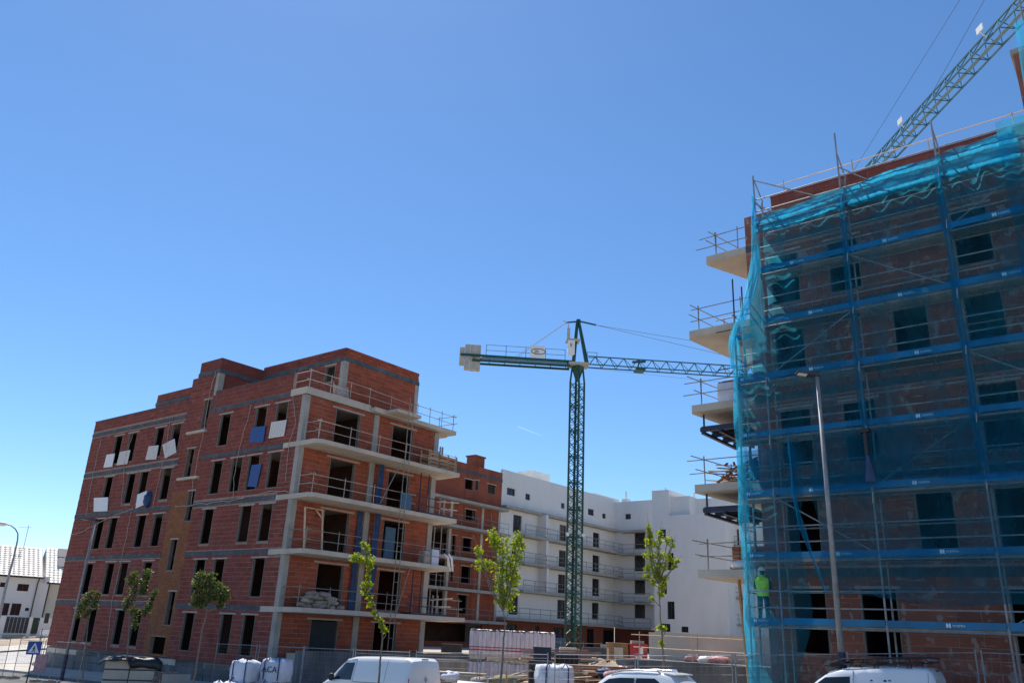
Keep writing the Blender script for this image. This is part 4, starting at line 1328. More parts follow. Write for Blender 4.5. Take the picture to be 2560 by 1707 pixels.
# ================================================================== worker on the scaffold
kw, _ = pW(1907, 1480, .42)
wb0 = RB(kw, .42, 4.05)
ps = thing('person', 'worker seen from behind in a yellow green vest and white helmet on the scaffold deck', 'person', wb0)
fwd = Vector((bS[0], bS[1], 0)); sid = Vector((dS[0], dS[1], 0))
PF = lambda x, y, z: sid * x + fwd * y + Vector((0, 0, z))
sk = [  # (x side, y forward, z, radius)
    ((0, 0, .98), .15), ((0, -.01, 1.15), .155), ((0, -.02, 1.33), .17), ((0, 0, 1.45), .10), ((0, .02, 1.53), .06), ((0, .04, 1.63), .10), ((0, .04, 1.70), .085),
    ((.19, 0, 1.41), .075), ((.26, .06, 1.16), .052), ((.15, .30, 1.10), .04), ((.10, .38, 1.13), .035),
    ((-.19, 0, 1.41), .075), ((-.27, .04, 1.15), .052), ((-.19, .27, 1.02), .04), ((-.15, .35, 1.03), .035),
    ((.10, 0, .88), .10), ((.11, .03, .50), .075), ((.115, -.02, .10), .05), ((.12, .14, .05), .045),
    ((-.10, 0, .88), .10), ((-.11, .02, .50), .075), ((-.12, -.03, .10), .05), ((-.125, .13, .05), .045)]
ed = [(0, 1), (1, 2), (2, 3), (3, 4), (4, 5), (5, 6), (2, 7), (7, 8), (8, 9), (9, 10), (2, 11), (11, 12), (12, 13), (13, 14), (0, 15), (15, 16), (16, 17), (17, 18), (0, 19), (19, 20), (20, 21), (21, 22)]
for hi, (hx, sgn) in ((10, (.10, 1)), (14, (-.15, -1))):     # five fingers on each hand
    base = Vector(sk[hi][0])
    for fn in range(5):
        if fn < 4:
            a = base + Vector(((fn - 1.5) * .018, .045, .005)); b = base + Vector(((fn - 1.5) * .02, .09 - abs(fn - 1.4) * .008, -.005)); c = base + Vector(((fn - 1.5) * .02, .105 - abs(fn - 1.4) * .008, -.035))
        else:
            a = base + Vector((-sgn * .035, .0, .0)); b = base + Vector((-sgn * .055, .03, -.005)); c = base + Vector((-sgn * .05, .06, -.015))
        n0 = len(sk)
        sk += [(tuple(a), .011), (tuple(b), .010), (tuple(c), .009)]
        ed += [(hi, n0), (n0, n0 + 1), (n0 + 1, n0 + 2)]
me = bpy.data.meshes.new('body')
me.from_pydata([tuple(PF(*q[0])) for q in sk], ed, [])
me.materials.append(M['cloth']); me.materials.append(M['skin'])
bd = bpy.data.objects.new('body', me); COL.objects.link(bd); bd.parent = ps
mo = bd.modifiers.new('skin', 'SKIN'); mo.use_smooth_shade = True
if not me.skin_vertices:
    me.attributes.new('x', 'FLOAT', 'POINT')
for v, q in zip(me.skin_vertices[0].data, sk):
    v.radius = (q[1], q[1])
me.skin_vertices[0].data[0].use_root = True
bd.modifiers.new('sub', 'SUBSURF').levels = 1
bd.modifiers['sub'].render_levels = 2
# vest, helmet, trousers pockets
def loft(secs, n=20, fr=None):
    mb = MB(); rows = []
    for (cx, cy, z, rx, ry) in secs:
        rows.append([wb0 + PF(cx + rx * cos(2 * pi * i / n), cy + ry * sin(2 * pi * i / n), z) for i in range(n + 1)])
    mb.grid(rows)
    return mb
vs_ = obj('vest', loft([(0, 0, .86, .205, .155), (0, 0, .95, .205, .155), (0, 0, 1.10, .205, .16), (0, -.01, 1.22, .225, .165), (0, -.01, 1.35, .245, .16), (0, 0, 1.43, .22, .13), (0, 0, 1.48, .13, .10), (0, .01, 1.52, .08, .075)]), M['hiv'], ps, True)
for z in (.98, 1.12):
    obj('reflective_band', loft([(0, 0, z, .2085, .162), (0, 0, z + .05, .2085, .164)]), M['refl'], vs_, True)
obj('helmet', loft([(0, .04, 1.655, .128, .148), (0, .035, 1.66, .122, .14), (0, .03, 1.72, .115, .132), (0, .03, 1.78, .085, .10), (0, .03, 1.81, .045, .05), (0, .03, 1.815, .001, .001)]), M['helmet'], ps, True)
mb = loft([(0, 0, .84, .17, .13), (0, 0, .99, .175, .135)]); obj('belt', mb, M['black'], ps, True)

# laced seams of the upper netting at the standards, with tie cords
for k in (4.13, 7.2):
    rows = []
    for j in range(60):
        z = 8.6 + 9.6 * j / 59
        rows.append([RB(k + a + .03 * sin(z * 1.7 + k), -.15 - .03 * sin(a * 40 + z * 3), z) for a in (-.11, -.05, 0, .05, .11)])
    mb = MB(); mb.grid(rows); obj('seam', mb, M['net2'], up_net, True)
rgt = random.Random(77)
for k in (1.05, 4.13, 7.2):
    for z in LZ[2:]:
        a = rgt.uniform(-.1, .3); mb = MB(); mb.tube([RB(k, -.04, z + a), RB(k + .05, -.17, z + a - .03), RB(k + .02, -.19, z + a - .18 - rgt.random() * .2)], .008, 4); obj('tie_cord', mb, M['railW'], up_net)
# second net layer added along the slack upper edge, folded to catch more sun
mb = MB(); rows = []
for j in range(60):
    f = j / 59
    row = []
    for i in range(260):
        k = 1.0 + 8.5 * i / 259; fk = (k - 1.0) / 8.5
        bay = abs(sin((k - 1.05) / 3.08 * pi))
        z = 17.62 + .28 * fk - .14 * bay * (1 - f) + (.62 + .32 * fk) * f + .03 * sin(k * 2.3)
        o_ = -.12 - .05 * bay + .085 * sin(f * 12.5 + 1.1 * sin(k * .8) + .6 * sin(k * 1.9 + 1)) * (.35 + .65 * bay) + .012 * sin(k * 11 + f * 4 + 2 * sin(k * 1.3)) + .008 * sin(k * 29 + 6 * f)
        row.append(RB(k, o_ + .06 * f, z))
    rows.append(row)
mb.grid(rows); tag(obj('debris_net', mb, M['net2'], None, True), 'slack wrinkled band of netting added over the top rails, folded to catch the sun', 'netting')
# faint contrail high above
mb = MB(); p, q = PR(1294, 1066, 2600), PR(1358, 1090, 2600)
mb.tube([p, p.lerp(q, .3), p.lerp(q, .7), q], [2.2, 1.8, 1.2, .5], 8)
cm = bpy.data.materials.new('contrail_ice'); cm.use_nodes = True; _t = cm.node_tree; _t.nodes.clear()
_d = N(_t, 'ShaderNodeBsdfTranslucent'); _d.inputs[0].default_value = (.95, .97, 1, 1)
_e = N(_t, 'ShaderNodeBsdfTransparent'); _mx = N(_t, 'ShaderNodeMixShader'); _mx.inputs[0].default_value = .10
_o = N(_t, 'ShaderNodeOutputMaterial'); _t.links.new(_e.outputs[0], _mx.inputs[1]); _t.links.new(_d.outputs[0], _mx.inputs[2]); _t.links.new(_mx.outputs[0], _o.inputs[0])
tag(obj('contrail', mb, cm, None, True), 'short faint white contrail in the blue sky left of the crane mast', 'contrail')

# ================================================================== things on the brick block
def board(label, zf, quad, mat, d=.06, th=.04, grid=False, cat='board', name='insulation_board', grp=None):
    P = [pA(*zf(*q), -d) for q in quad]
    cx, cz = sum(p[0] for p in P) / 4, sum(p[1] for p in P) / 4
    mb = MB()
    mb.hexa([fA(a, z, d) for a, z in P] + [fA(a, z, d + th) for a, z in P])
    t = obj(name, mb, M[mat])
    tag(t, label, cat, grp)
    if grid:      # dimpled face: rows of raised ribs
        rb_ = MB()
        lerp2 = lambda a, b, f: (a[0] + (b[0] - a[0]) * f, a[1] + (b[1] - a[1]) * f)
        for n in range(1, 9):
            for (p, q, r, s) in ((0, 1, 3, 2), (0, 3, 1, 2)):
                a, b = lerp2(P[p], P[q], n / 9), lerp2(P[r], P[s], n / 9)
                rb_.beam(fA(a[0], a[1], d + th + .002), fA(b[0], b[1], d + th + .002), .025, .008)
        obj('rib', rb_, M['concL'], t)
    return t
GB = 'boards hung out of the brick block windows'
board('plain white board hung outside the top floor window near the far end', z1, [(650, 990), (720, 980), (695, 1095), (622, 1102)], 'styro', grp=GB)
board('white ribbed board hung outside the second top floor window from the far end', z1, [(765, 967), (852, 950), (825, 1070), (735, 1082)], 'styro', grid=True, grp=GB)
board('small white board leaning beside the top floor window by the stair strip', z1, [(1015, 917), (1097, 910), (1075, 1030), (985, 1035)], 'styro', grid=True, grp=GB)
board('tilted white ribbed board next to the stair strip on the top floor', z1, [(1133, 905), (1235, 853), (1250, 970), (1155, 1022)], 'styro', grid=True, grp=GB)
board('white board with grey scuffs on the floor below, near the far end', z1, [(540, 1363), (662, 1358), (655, 1478), (537, 1482)], 'styro', grp=GB)
board('tilted white board beside a blue bag on the facade', z1, [(915, 1335), (998, 1302), (990, 1415), (900, 1455)], 'styro', grp=GB)
board('white ribbed board hung near the balcony corner of the top floor', z1, [(2075, 710), (2205, 690), (2180, 830), (2050, 850)], 'styro', grid=True, grp=GB)
board('blue square panel hung under a top floor window', z1, [(1903, 755), (2025, 742), (2003, 885), (1880, 890)], 'blueb', grp=GB)
board('blue narrow panel closing a window of the third floor', z1, [(1905, 1080), (1990, 1070), (1945, 1270), (1868, 1265)], 'blueb', grp=GB)
s_, z_ = pA(*z1(1020, 1378))
mb = MB(); mb.blob(tuple(fA(s_, z_, .15)), (.3, .2, .5), 5, 10, 8, .2); tag(obj('plastic_bag', mb, M['bluet'], None, True), 'crumpled blue plastic bag hanging beside a tilted white board', 'bag')

def rope(label, zf, pts, r=.016, mat='railW', wob=.02, d=.1):
    P = []
    for a, b in zip(pts, pts[1:]):
        for k in range(6):
            f = k / 6
            s, z = pA(*zf(a[0] + (b[0] - a[0]) * f, a[1] + (b[1] - a[1]) * f), -d)
            P.append(fA(s + R_.uniform(-wob, wob), z + R_.uniform(-wob, wob), d + R_.uniform(-.03, .03)))
    s, z = pA(*zf(*pts[-1]), -d); P.append(fA(s, z, d))
    mb = MB(); mb.tube(P, r, 5)
    return tag(obj('rope', mb, M[mat]), label, 'rope', 'ropes hanging down the brick facade')
for lab, pts in (('pale safety rope hanging near the far end of the brick facade', [(595, 850), (530, 1150), (465, 1520)]),
                 ('pale rope hanging between the far windows of the brick facade', [(885, 780), (830, 930), (800, 1060), (770, 1440)]),
                 ('pale rope hanging left of the stair strip', [(1190, 690), (1160, 950), (1100, 1180), (1045, 1450)]),
                 ('pale rope falling along the stair strip from the tower', [(1590, 270), (1530, 480), (1490, 760), (1440, 1000), (1390, 1250), (1375, 1440)]),
                 ('pale knotted rope right of the stair strip', [(1895, 560), (1860, 700), (1785, 960), (1745, 1200), (1740, 1370)]),
                 ('thin rope near the balcony corner of the brick facade', [(2255, 480), (2280, 720), (2220, 900), (2190, 1220)])):
    rope(lab, z1, pts)
rope('long pale rope reaching down to the plinth of the brick facade', z3, [(1135, 60), (1060, 420), (960, 870), (910, 1290)])
for lab, zf, pts in (('sagging cable along the third slab band of the brick facade', z1, [(1240, 1440), (1420, 1420), (1700, 1390), (1880, 1350), (2100, 1300), (2240, 1310)]),
                 ('loose cable on the second slab band of the brick facade', z3, [(600, 300), (700, 270), (820, 210), (1000, 120), (1140, 70)])):
    rope(lab, zf, pts, r=.02, wob=.05)
# hooks sticking out of the stair strip: small concrete ledges
for k, (x0, x1, y) in enumerate(((1355, 1510, 810), (1275, 1445, 1205))):
    s0, z0_ = pA(*z1(x0, y)); s1, _ = pA(*z1(x1, y))
    mb = MB(); bxf(mb, fA, min(s0, s1), max(s0, s1), z0_ - .1, z0_ + .06, -.1, .2); obj('ledge', mb, M['concL'], lb)

nm = {1: 'first', 2: 'second', 3: 'third', 4: 'fourth'}
for i in range(1, 5):
    e = 11.0 if i > 1 else 12.2
    guardrail('tube guardrail on the %s floor balcony of the brick block' % nm[i], 'balcony guardrails of the brick block',
              [LB(.12, .0 - .2, ZL[i] + .02), LB(.12, -1.4, ZL[i] + .02), LB(e, -1.4, ZL[i] + .02)], 0, 0, step=2.1, h=1.0, over=.35, mat='railW' if i in (3, 4) else 'rail')
guardrail('guardrail along the roof terrace of the brick block', 'balcony guardrails of the brick block', [LB(.12, 1.5, 16.12), LB(.12, -.02, 16.12), LB(4.6, -.02, 16.12), LB(8.2, .1, 16.05)], 0, 0, step=1.6, h=1.0, over=.2, mat='railW')
guardrail('guardrail at the projecting end of the roof terrace slab', 'balcony guardrails of the brick block', [LB(8.4, -.35, 15.99), LB(11.7, -.35, 15.99), LB(11.7, .9, 15.99)], 0, 0, step=1.2, h=1.0, over=.5, mat='rail')
# pale timber frame leaning on the second balcony
t = thing('timber_trestle', 'tall pale timber door frame standing on the third floor balcony', 'frame', LB(1.0, -.5, ZL[2] + .02))
for (a, b) in ((.75, .75), (1.95, 1.95)):
    mb = MB(LB); mb.beam((a, -.55, ZL[2] + .02), (b, -.2, ZL[2] + 2.3), .09, .05); obj('jamb', mb, M['woodL'], t)
mb = MB(LB); mb.beam((.7, -.2, ZL[2] + 2.3), (2.0, -.2, ZL[2] + 2.3), .09, .06); obj('head_piece', mb, M['woodL'], t)
mb = MB(LB); mb.beam((1.5, -.22, ZL[2] + 2.25), (1.93, -.3, ZL[2] + 1.8), .05); obj('brace', mb, M['woodL'], t)
# sacks heaped on the first balcony
rg = random.Random(4)
n = 0
for row in range(4):
    for c in range(7 - row):
        tt = .9 + c * .42 + row * .2 + rg.uniform(-.06, .06)
        mb = MB(); p = LB(tt, -.62 + rg.uniform(-.2, .2), ZL[1] + .14 + row * .21)
        mb.blob((0, 0, 0), (.28, .22, .12), 50 + n, 10, 6, .14, .7)
        a = rg.uniform(0, 3); ct, st = cos(a), sin(a); til = rg.uniform(-.35, .35)
        mb.v = [(p.x + v[0] * ct - v[1] * st, p.y + v[0] * st + v[1] * ct, p.z + v[2] + til * v[0]) for v in mb.v]
        tag(obj('rubble_sack', mb, M['sack'], None, True), 'dusty grey brown sack in the heap on the first floor balcony', 'sack', 'heaped sacks on the first floor balcony'); n += 1
def pallet_on(base, xd, yd, nm_='pallet', lab='', grp=None, w=1.2, d=.8, mat='woodL', slats=5):
    t = thing(nm_, lab, 'pallet', base, grp)
    fr = lambda x, y, z: base + xd * x + yd * y + Vector((0, 0, z))
    for k in range(slats):
        y = -d / 2 + d * (k + .5) / slats
        mb = MB(fr); mb.box(-w / 2, w / 2, y - d / slats * .36, y + d / slats * .36, .11, .135); obj('slat', mb, M[mat], t)
    for x in (-w / 2 + .06, 0, w / 2 - .06):
        mb = MB(fr); mb.box(x - .05, x + .05, -d / 2, d / 2, 0, .108); obj('bearer', mb, M[mat], t)
    return t
# timber crates at the end of the fourth balcony
for k, (tt, hh) in enumerate(((9.2, 1.15), (10.2, .95), (10.9, 1.1))):
    t = thing('timber_crate', ['tall yellow timber crate at the end of the fourth floor balcony', 'low slatted timber crate holding pipes on the fourth floor balcony', 'open timber frame at the corner of the fourth floor balcony'][k], 'crate', LB(tt, -.9, ZL[4] + .02))
    for a in (-.4, .4):
        for b in (-.35, .35):
            mb = MB(LB); mb.beam((tt + a, -.9 + b, ZL[4] + .02), (tt + a, -.9 + b, ZL[4] + hh), .08); obj('post', mb, M['wood'], t)
    for z in (.15, .4, .65, .9):
        if z < hh:
            for b in (-.38, .38):
                mb = MB(LB); mb.beam((tt - .44, -.9 + b, ZL[4] + z), (tt + .44, -.9 + b, ZL[4] + z + R_.uniform(-.03, .03)), .03, .12); obj('slat', mb, M['wood'], t)
    if k == 1:
        for a in (-.1, .1):
            mb = MB(LB); mb.tube([(tt + a, -.9, ZL[4] + .1), (tt + a, -.9, ZL[4] + 1.6)], .06, 7); obj('pipe', mb, M['steel'], t)
mb = MB(LB); mb.box(9.6, 10.2, -1.35, -.8, ZL[2] + .02, ZL[2] + .95); tag(obj('cement_bag', mb, M['bag']), 'upright white bulk bag at the end of the second floor balcony', 'bag', 'bulk bags at the end of the second floor balcony')
mb = MB(LB); mb.box(9.0, 9.5, -1.3, -.8, ZL[2] + .02, ZL[2] + .8); tag(obj('cement_bag', mb, M['sack']), 'grey bulk bag beside a white one on the second floor balcony', 'bag')
mb = MB(LB)
for a, b in ((10.5, 10.95), (10.95, 11.2)):
    mb.tube([(a, -1.45, ZL[2] + .75), ((a + b) / 2, -1.6, ZL[2] + .55), (b, -1.62, ZL[2] - .25)], [.05, .08, .06], 6)
tag(obj('plastic_sheet', mb, M['white'], None, True), 'white plastic rags draped over the end of the second floor balcony', 'plastic')
# blue film hanging at the middle of the balcony facade
for k, (a, b, lo, hi, dd, lab) in enumerate(((5.7, 6.15, ZL[1] + .6, ZL[2] - .3, -.35, 'dark blue film hanging behind the middle column, first floor'), (5.65, 6.1, ZL[2] + .05, ZL[3] - .3, -.35, 'dark blue film hanging behind the middle column, second floor'),
                                             (5.6, 6.0, ZL[3] + .05, ZL[4] - .3, -.35, 'dark blue film hanging behind the middle column, third floor'), (4.55, 4.98, ZL[1] + .02, ZL[2] - .3, -.1, 'narrow dark blue film left of the middle column, first floor'), (4.6, 5.0, ZL[2] + .02, ZL[3] - .3, -.1, 'narrow dark blue film left of the middle column, second floor'))):
    rows = []
    for j in range(16):
        z = lo + (hi - lo) * j / 15
        rows.append([LB(a + (b - a) * i / 8, dd - .04 * sin(i * 1.7 + z * 2 + k), z) for i in range(9)])
    mb = MB(); mb.grid(rows)
    o = tag(obj('plastic_film', mb, M['bluet'], None, True), lab, 'film', 'blue films on the balcony facade')
mb = MB(LB); mb.box(6.35, 7.25, -1.62, -1.58, ZL[3] + .05, ZL[3] + .95); tag(obj('panel', mb, M['shut']), 'pale blue panel leaning on the third floor guardrail', 'panel')
mb = MB(LB); mb.box(6.8, 7.6, -.14, -.08, ZL[2] + .05, ZL[2] + 2.0); mb.box(6.86, 7.54, -.15, -.142, ZL[2] + .2, ZL[2] + 1.9); tag(obj('door_panel', mb, M['shut']), 'pale blue grey door panel leaning in the second floor opening', 'door')
mb = MB(LB); mb.box(2.3, 3.9, -.02, .03, ZL[0] + .6, ZL[0] + 2.35); tag(obj('sheet', mb, M['sheet']), 'dark grey sheet closing the ground floor opening by the corner column', 'sheet')
# hoist frames in navy tube
for i, lab in ((1, 'navy tube hoist frame on the first floor balcony end'), (3, 'navy tube hoist frame on the third floor balcony end')):
    t = thing('material_hoist', lab, 'hoist', LB(8.9, -1.0, ZL[i] + .02))
    for a in (8.6, 9.3):
        mb = MB(LB); mb.tube([(a, -.9, ZL[i] + .02), (a, -.9, ZL[i] + 2.55)], .04, 6); obj('post', mb, M['navy'], t)
    mb = MB(LB); mb.box(8.1, 11.0, -1.5, -.6, ZL[i] + .03, ZL[i] + .14); obj('tray', mb, M['navy'], t)
    for z in (.5, 1.0):
        mb = MB(LB); mb.tube([(7.8, -1.45, ZL[i] + z), (9.9, -1.45, ZL[i] + z)], .03, 5); obj('rail', mb, M['navy'], t)
    for a in (10.2, 10.6):
        mb = MB(LB); mb.tube([(a, -1.1, ZL[i] + .1), (a, -1.1, ZL[i] + 1.2)], .05, 6); obj('bar', mb, M['railW'], t)
    mb = MB(LB); mb.tube([(9.6, -1.4, ZL[i] + .9), (11.6, -1.4, ZL[i] + 1.1)], .035, 5); mb.tube([(10, -1.4, ZL[i] + .55), (11.5, -1.4, ZL[i] + .6)], .03, 5); obj('arm', mb, M['railW'], t)
# chute / hoist mast up the middle of the facade
t = thing('hoist_mast', 'slender tube mast climbing the middle of the balcony facade', 'hoist', LB(6.3, -1.75, 1.0))
for a in (6.2, 6.55):
    mb = MB(LB); mb.tube([(a, -1.8, .6), (a + .05, -1.8, 16.8)], .025, 5); obj('tube', mb, M['rail'], t)
for k in range(16):
    mb = MB(LB); mb.tube([(6.2, -1.8, .9 + k), (6.58, -1.8, .9 + k)], .014, 4); obj('rung', mb, M['rail'], t)
for (a, b, i) in ((4.9, 6.1, 3), (6.9, 7.6, 1)):
    mb = MB(LB); mb.tube([(a, -1.5, ZL[i] + .1), (b, -1.6, ZL[i] + 2.6)], .03, 5); tag(obj('shoring_prop', mb, M['rail']), 'slanting prop on the %s floor balcony of the brick block' % nm[i], 'prop')
# pallet slats on the roof terrace
t = thing('slatted_panel', 'pale slatted timber panel leaning on the roof terrace rail', 'panel', LB(2.4, .1, 16.12))
for k in range(5):
    mb = MB(LB); mb.beam((1.95, .1 + .03 * k, 16.2 + k * .14), (3.1, .1 + .03 * k, 16.2 + k * .14), .03, .08); obj('slat', mb, M['railW'], t)
for a in (2.0, 3.05):
    mb = MB(LB); mb.beam((a, .09, 16.12), (a, .26, 16.9), .05); obj('bearer', mb, M['railW'], t)

# ================================================================== things on the side balconies of the netted block
rg = random.Random(9)
for i in range(34):
    k, o_ = rg.uniform(-1.75, -.5), rg.uniform(1.75, 2.7)
    L_ = rg.uniform(.7, 1.5); a = rg.uniform(-.5, .5) + (pi / 2 if rg.random() < .35 else 0); el = rg.uniform(-.25, .35)
    z = ZR[2] + .1 + rg.random() ** 1.3 * .85
    c = RB(k, o_, z); d = (vR * cos(a) + Vector((bS[0], bS[1], 0)) * sin(a)) * cos(el) + Vector((0, 0, sin(el)))
    mb = MB(); mb.beam(c - d * L_ / 2, c + d * L_ / 2, rg.uniform(.07, .14), rg.uniform(.03, .06))
    tag(obj('timber_offcut', mb, M['woodR' if rg.random() < .65 else 'woodL']), 'reddish timber offcut in the heap on the second side balcony', 'timber', 'timber offcuts heaped on the second side balcony')
mb = MB(RB); mb.box(-1.55, -.55, 1.75, 2.7, ZR[3] + .03, ZR[3] + .88); bg_ = tag(obj('bulk_bag', mb, M['bag']), 'square white bulk bag on the third side balcony', 'bag')
mb = MB(RB); mb.box(-1.4, -.7, 1.9, 2.5, ZR[3] + .89, ZR[3] + 1.0); mb.beam((-1.3, 2.2, ZR[3] + .95), (-.4, 2.5, ZR[3] + 1.12), .1, .05); obj('contents', mb, M['woodR'], bg_)
mb = MB(); pc = RB(-.28, 1.8, ZR[3] + .48); mb.blob(tuple(pc), (.2, .2, .46), 8, 8, 6, .2); tag(obj('sack', mb, M['olive'], None, True), 'olive sack leaning against the white bulk bag', 'sack')
pb = pallet_on(RB(-.75, 2.3, ZR[1] + .02), vR, Vector((bS[0], bS[1], 0)), 'pallet', 'timber pallet under bricks on the lowest side balcony', None, 1.3, 1.0, 'woodR')
for r in range(5):
    for c in range(4):
        mb = MB(RB); mb.box(-1.35 + c * .31, -1.07 + c * .31, 1.95, 2.65, ZR[1] + .17 + r * .14, ZR[1] + .295 + r * .14)
        tag(obj('clay_brick', mb, M['wood' if 0 < c < 3 else 'woodR']), 'clay brick stacked on the pallet of the lowest side balcony', 'brick', 'bricks on the pallet of the lowest side balcony')
mb = MB(); pc = RB(-.75, 1.75, ZR[1] + .2); mb.blob(tuple(pc), (.55, .3, .17), 2, 12, 6, .1, .8); tag(obj('sack', mb, M['white'], None, True), 'white sack lying in front of the pallet of bricks', 'sack')
mb = MB(); pc = RB(-.1, 1.45, ZR[2] + .42); mb.blob(tuple(pc), (.18, .16, .4), 12, 8, 6, .15); tag(obj('plastic_bag', mb, M['blueb'], None, True), 'bright blue plastic bag by the net on the second side balcony', 'bag')
kp, zp = pW(2163, 1080, -.2)
mb = MB(RB); mb.box(kp - .14, kp + .14, -.32, -.12, zp - .02, zp + .1); mb.tube([(kp, -.22, zp), (kp, -.22, zp - .75)], .07, 8); tag(obj('hoist_pulley', mb, M['black']), 'black hoist pulley clamped to the scaffold outside the net', 'pulley')
mb = MB(); 
rows = [[RB(kp + (.05 + .12 * f) * cos(a), -.22 + .06 * sin(a), zp - .75 - .8 * f) for a in (0, 1, 2, 3.14, 4.2, 5.2, 6.28)] for f in (0, .2, .5, .8, 1.0)]
mb.grid(rows); tag(obj('rag', mb, M['bluet'], None, True), 'blue rag hanging below the hoist pulley', 'rag')

# ================================================================== houses far left
RH = 95.0
hx = PR(*zh(408, 1230), RH); he = Vector((sin(radians(54)), cos(radians(54)), 0)); hb = Vector((-he.y, he.x, 0))
hz = lambda x, y, R=RH: PR(*zh(x, y), R).z
hg = hz(300, 1475)
HF = lambda x, y, z: Vector((hx.x, hx.y, 0)) + he * x + hb * y + Vector((0, 0, z))
h1 = thing('house', 'white two storey house with pale tiled roof at the far end of the street', 'house', Vector((hx.x, hx.y, hg)))
ze, zr_ = hz(505, 778), hz(430, 500) + 1.0
fH1 = lambda a, z, d: HF(a, -d, z)
def hop(x0, x1, y0, y1):
    a = [(PR(*zh(x, y0), RH) - HF(0, 0, 0)).dot(he) for x in (x0, x1)]
    return (a[0], a[1], hz((x0 + x1) / 2, y1), hz((x0 + x1) / 2, y0))
ho = [hop(225, 372, 855, 945), hop(0, 78, 835, 895), hop(150, 275, 1100, 1250), hop(15, 125, 1095, 1250), hop(320, 370, 1155, 1195)]
mb = MB(); cells(mb, fH1, -14, 0, hg - 1, ze, ho, -.25, 0); obj('wall', mb, M['plaster'], h1)
mb = MB(HF); mb.box(-14, 0, 7.8, 8, hg - 1, ze); mb.poly([(0, 0, hg - 1), (0, 8, hg - 1), (0, 8, ze), (0, 4.2, zr_ - .1), (0, 0, ze)]); mb.box(-14, -.25, .26, 7.8, hg + 2.7, hg + 2.9); obj('side_wall', mb, M['plaster'], h1)
for o in ho: glazed(h1, fH1, o, w=.05)
def tile_roof(root, x0, x1, y0, z0, y1, z1, n=34, nmr='roof'):
    mb = MB(HF); nrow = 14
    for j in range(nrow):     # overlapping courses of curved tiles
        f0, f1 = j / nrow, (j + 1.15) / nrow
        rows = [[], []]
        for i in range(n * 4 + 1):
            x = x0 + (x1 - x0) * i / (n * 4); b = .05 * abs(sin(pi * i / 4))
            rows[0].append((x, y0 + (y1 - y0) * f0, z0 + (z1 - z0) * f0 + b + .05)); rows[1].append((x, y0 + (y1 - y0) * min(1, f1), z0 + (z1 - z0) * min(1, f1) + b))
        mb.grid(rows)
    return stuff(obj(nmr, mb, M['tile'], root))
tile_roof(h1, -14.3, .15, -.5, ze, 4.2, zr_)
mb = MB(HF); mb.poly([(-14.3, 4.2, zr_), (.15, 4.2, zr_), (.15, 8.5, ze), (-14.3, 8.5, ze)]); obj('roof_back', mb, M['tile'], h1)
mb = MB(HF); mb.tube([(-14.3, -.55, ze - .02), (.2, -.55, ze - .02)], .09, 6); mb.tube([(-.1, -.3, ze), (-.15, -.12, ze - .5), (-.15, -.12, hg)], .06, 6); obj('gutter', mb, M['frame'], h1)
mb = MB(HF); mb.tube([(-1.6, 4.2, zr_), (-1.6, 4.2, zr_ + 2.2)], .03, 5); mb.tube([(-2.4, 4.2, zr_ + 1.9), (-1.3, 4.2, zr_ + 2.0)], .02, 4)
for k in range(5): mb.tube([(-2.3 + k * .22, 3.9, zr_ + 1.92 + k * .02), (-2.3 + k * .22, 4.5, zr_ + 1.92 + k * .02)], .012, 4)
obj('antenna', mb, M['steel'], h1)
h2 = thing('house', 'cream and white house with solar panels on its tiled roof', 'house', HF(1.2, 1.5, hg))
ze2 = hz(605, 838)
mb = MB(HF); mb.box(1.0, 10, 1.6, 9, hg - 1, ze2); obj('wall', mb, M['cream'], h2)
mb = MB(HF); mb.box(.02, .98, 1.0, 8, hg - 1, ze2 + .6); mb.poly([(.5, -.1, ze2), (.5, 8.5, ze2), (.5, 4.6, zr_ + .05)]); obj('party_wall', mb, M['plaster'], h2)
tile_roof(h2, .6, 10, 1.0, ze2, 5.4, zr_ + .2, 24)
mb = MB(HF); mb.tube([(.8, .95, ze2), (10, .95, ze2)], .09, 6); mb.tube([(1.1, 1.2, ze2), (1.1, 1.45, hg)], .06, 6); obj('gutter', mb, M['frame'], h2)
for r in range(2):
    for c in range(4):
        f0, f1 = .42 + r * .28, .42 + r * .28 + .25
        x0, x1 = 1.7 + c * 1.55, 1.7 + c * 1.55 + 1.42
        P = [(x, 1.0 + 4.4 * f, ze2 + (zr_ + .2 - ze2) * f + dz) for dz in (.16, .22) for x, f in ((x0, f0), (x1, f0), (x1, f1), (x0, f1))]
        mb = MB(HF); mb.hexa(P); obj('solar_panel', mb, M['solar'], h2)
mb = MB(HF); bxf(mb, lambda a, z, d: HF(a, 1.6 - d, z), 2.6, 3.4, hg + 3.4, hg + 4.7, .0, .04); obj('window', mb, M['wglass'], h2)
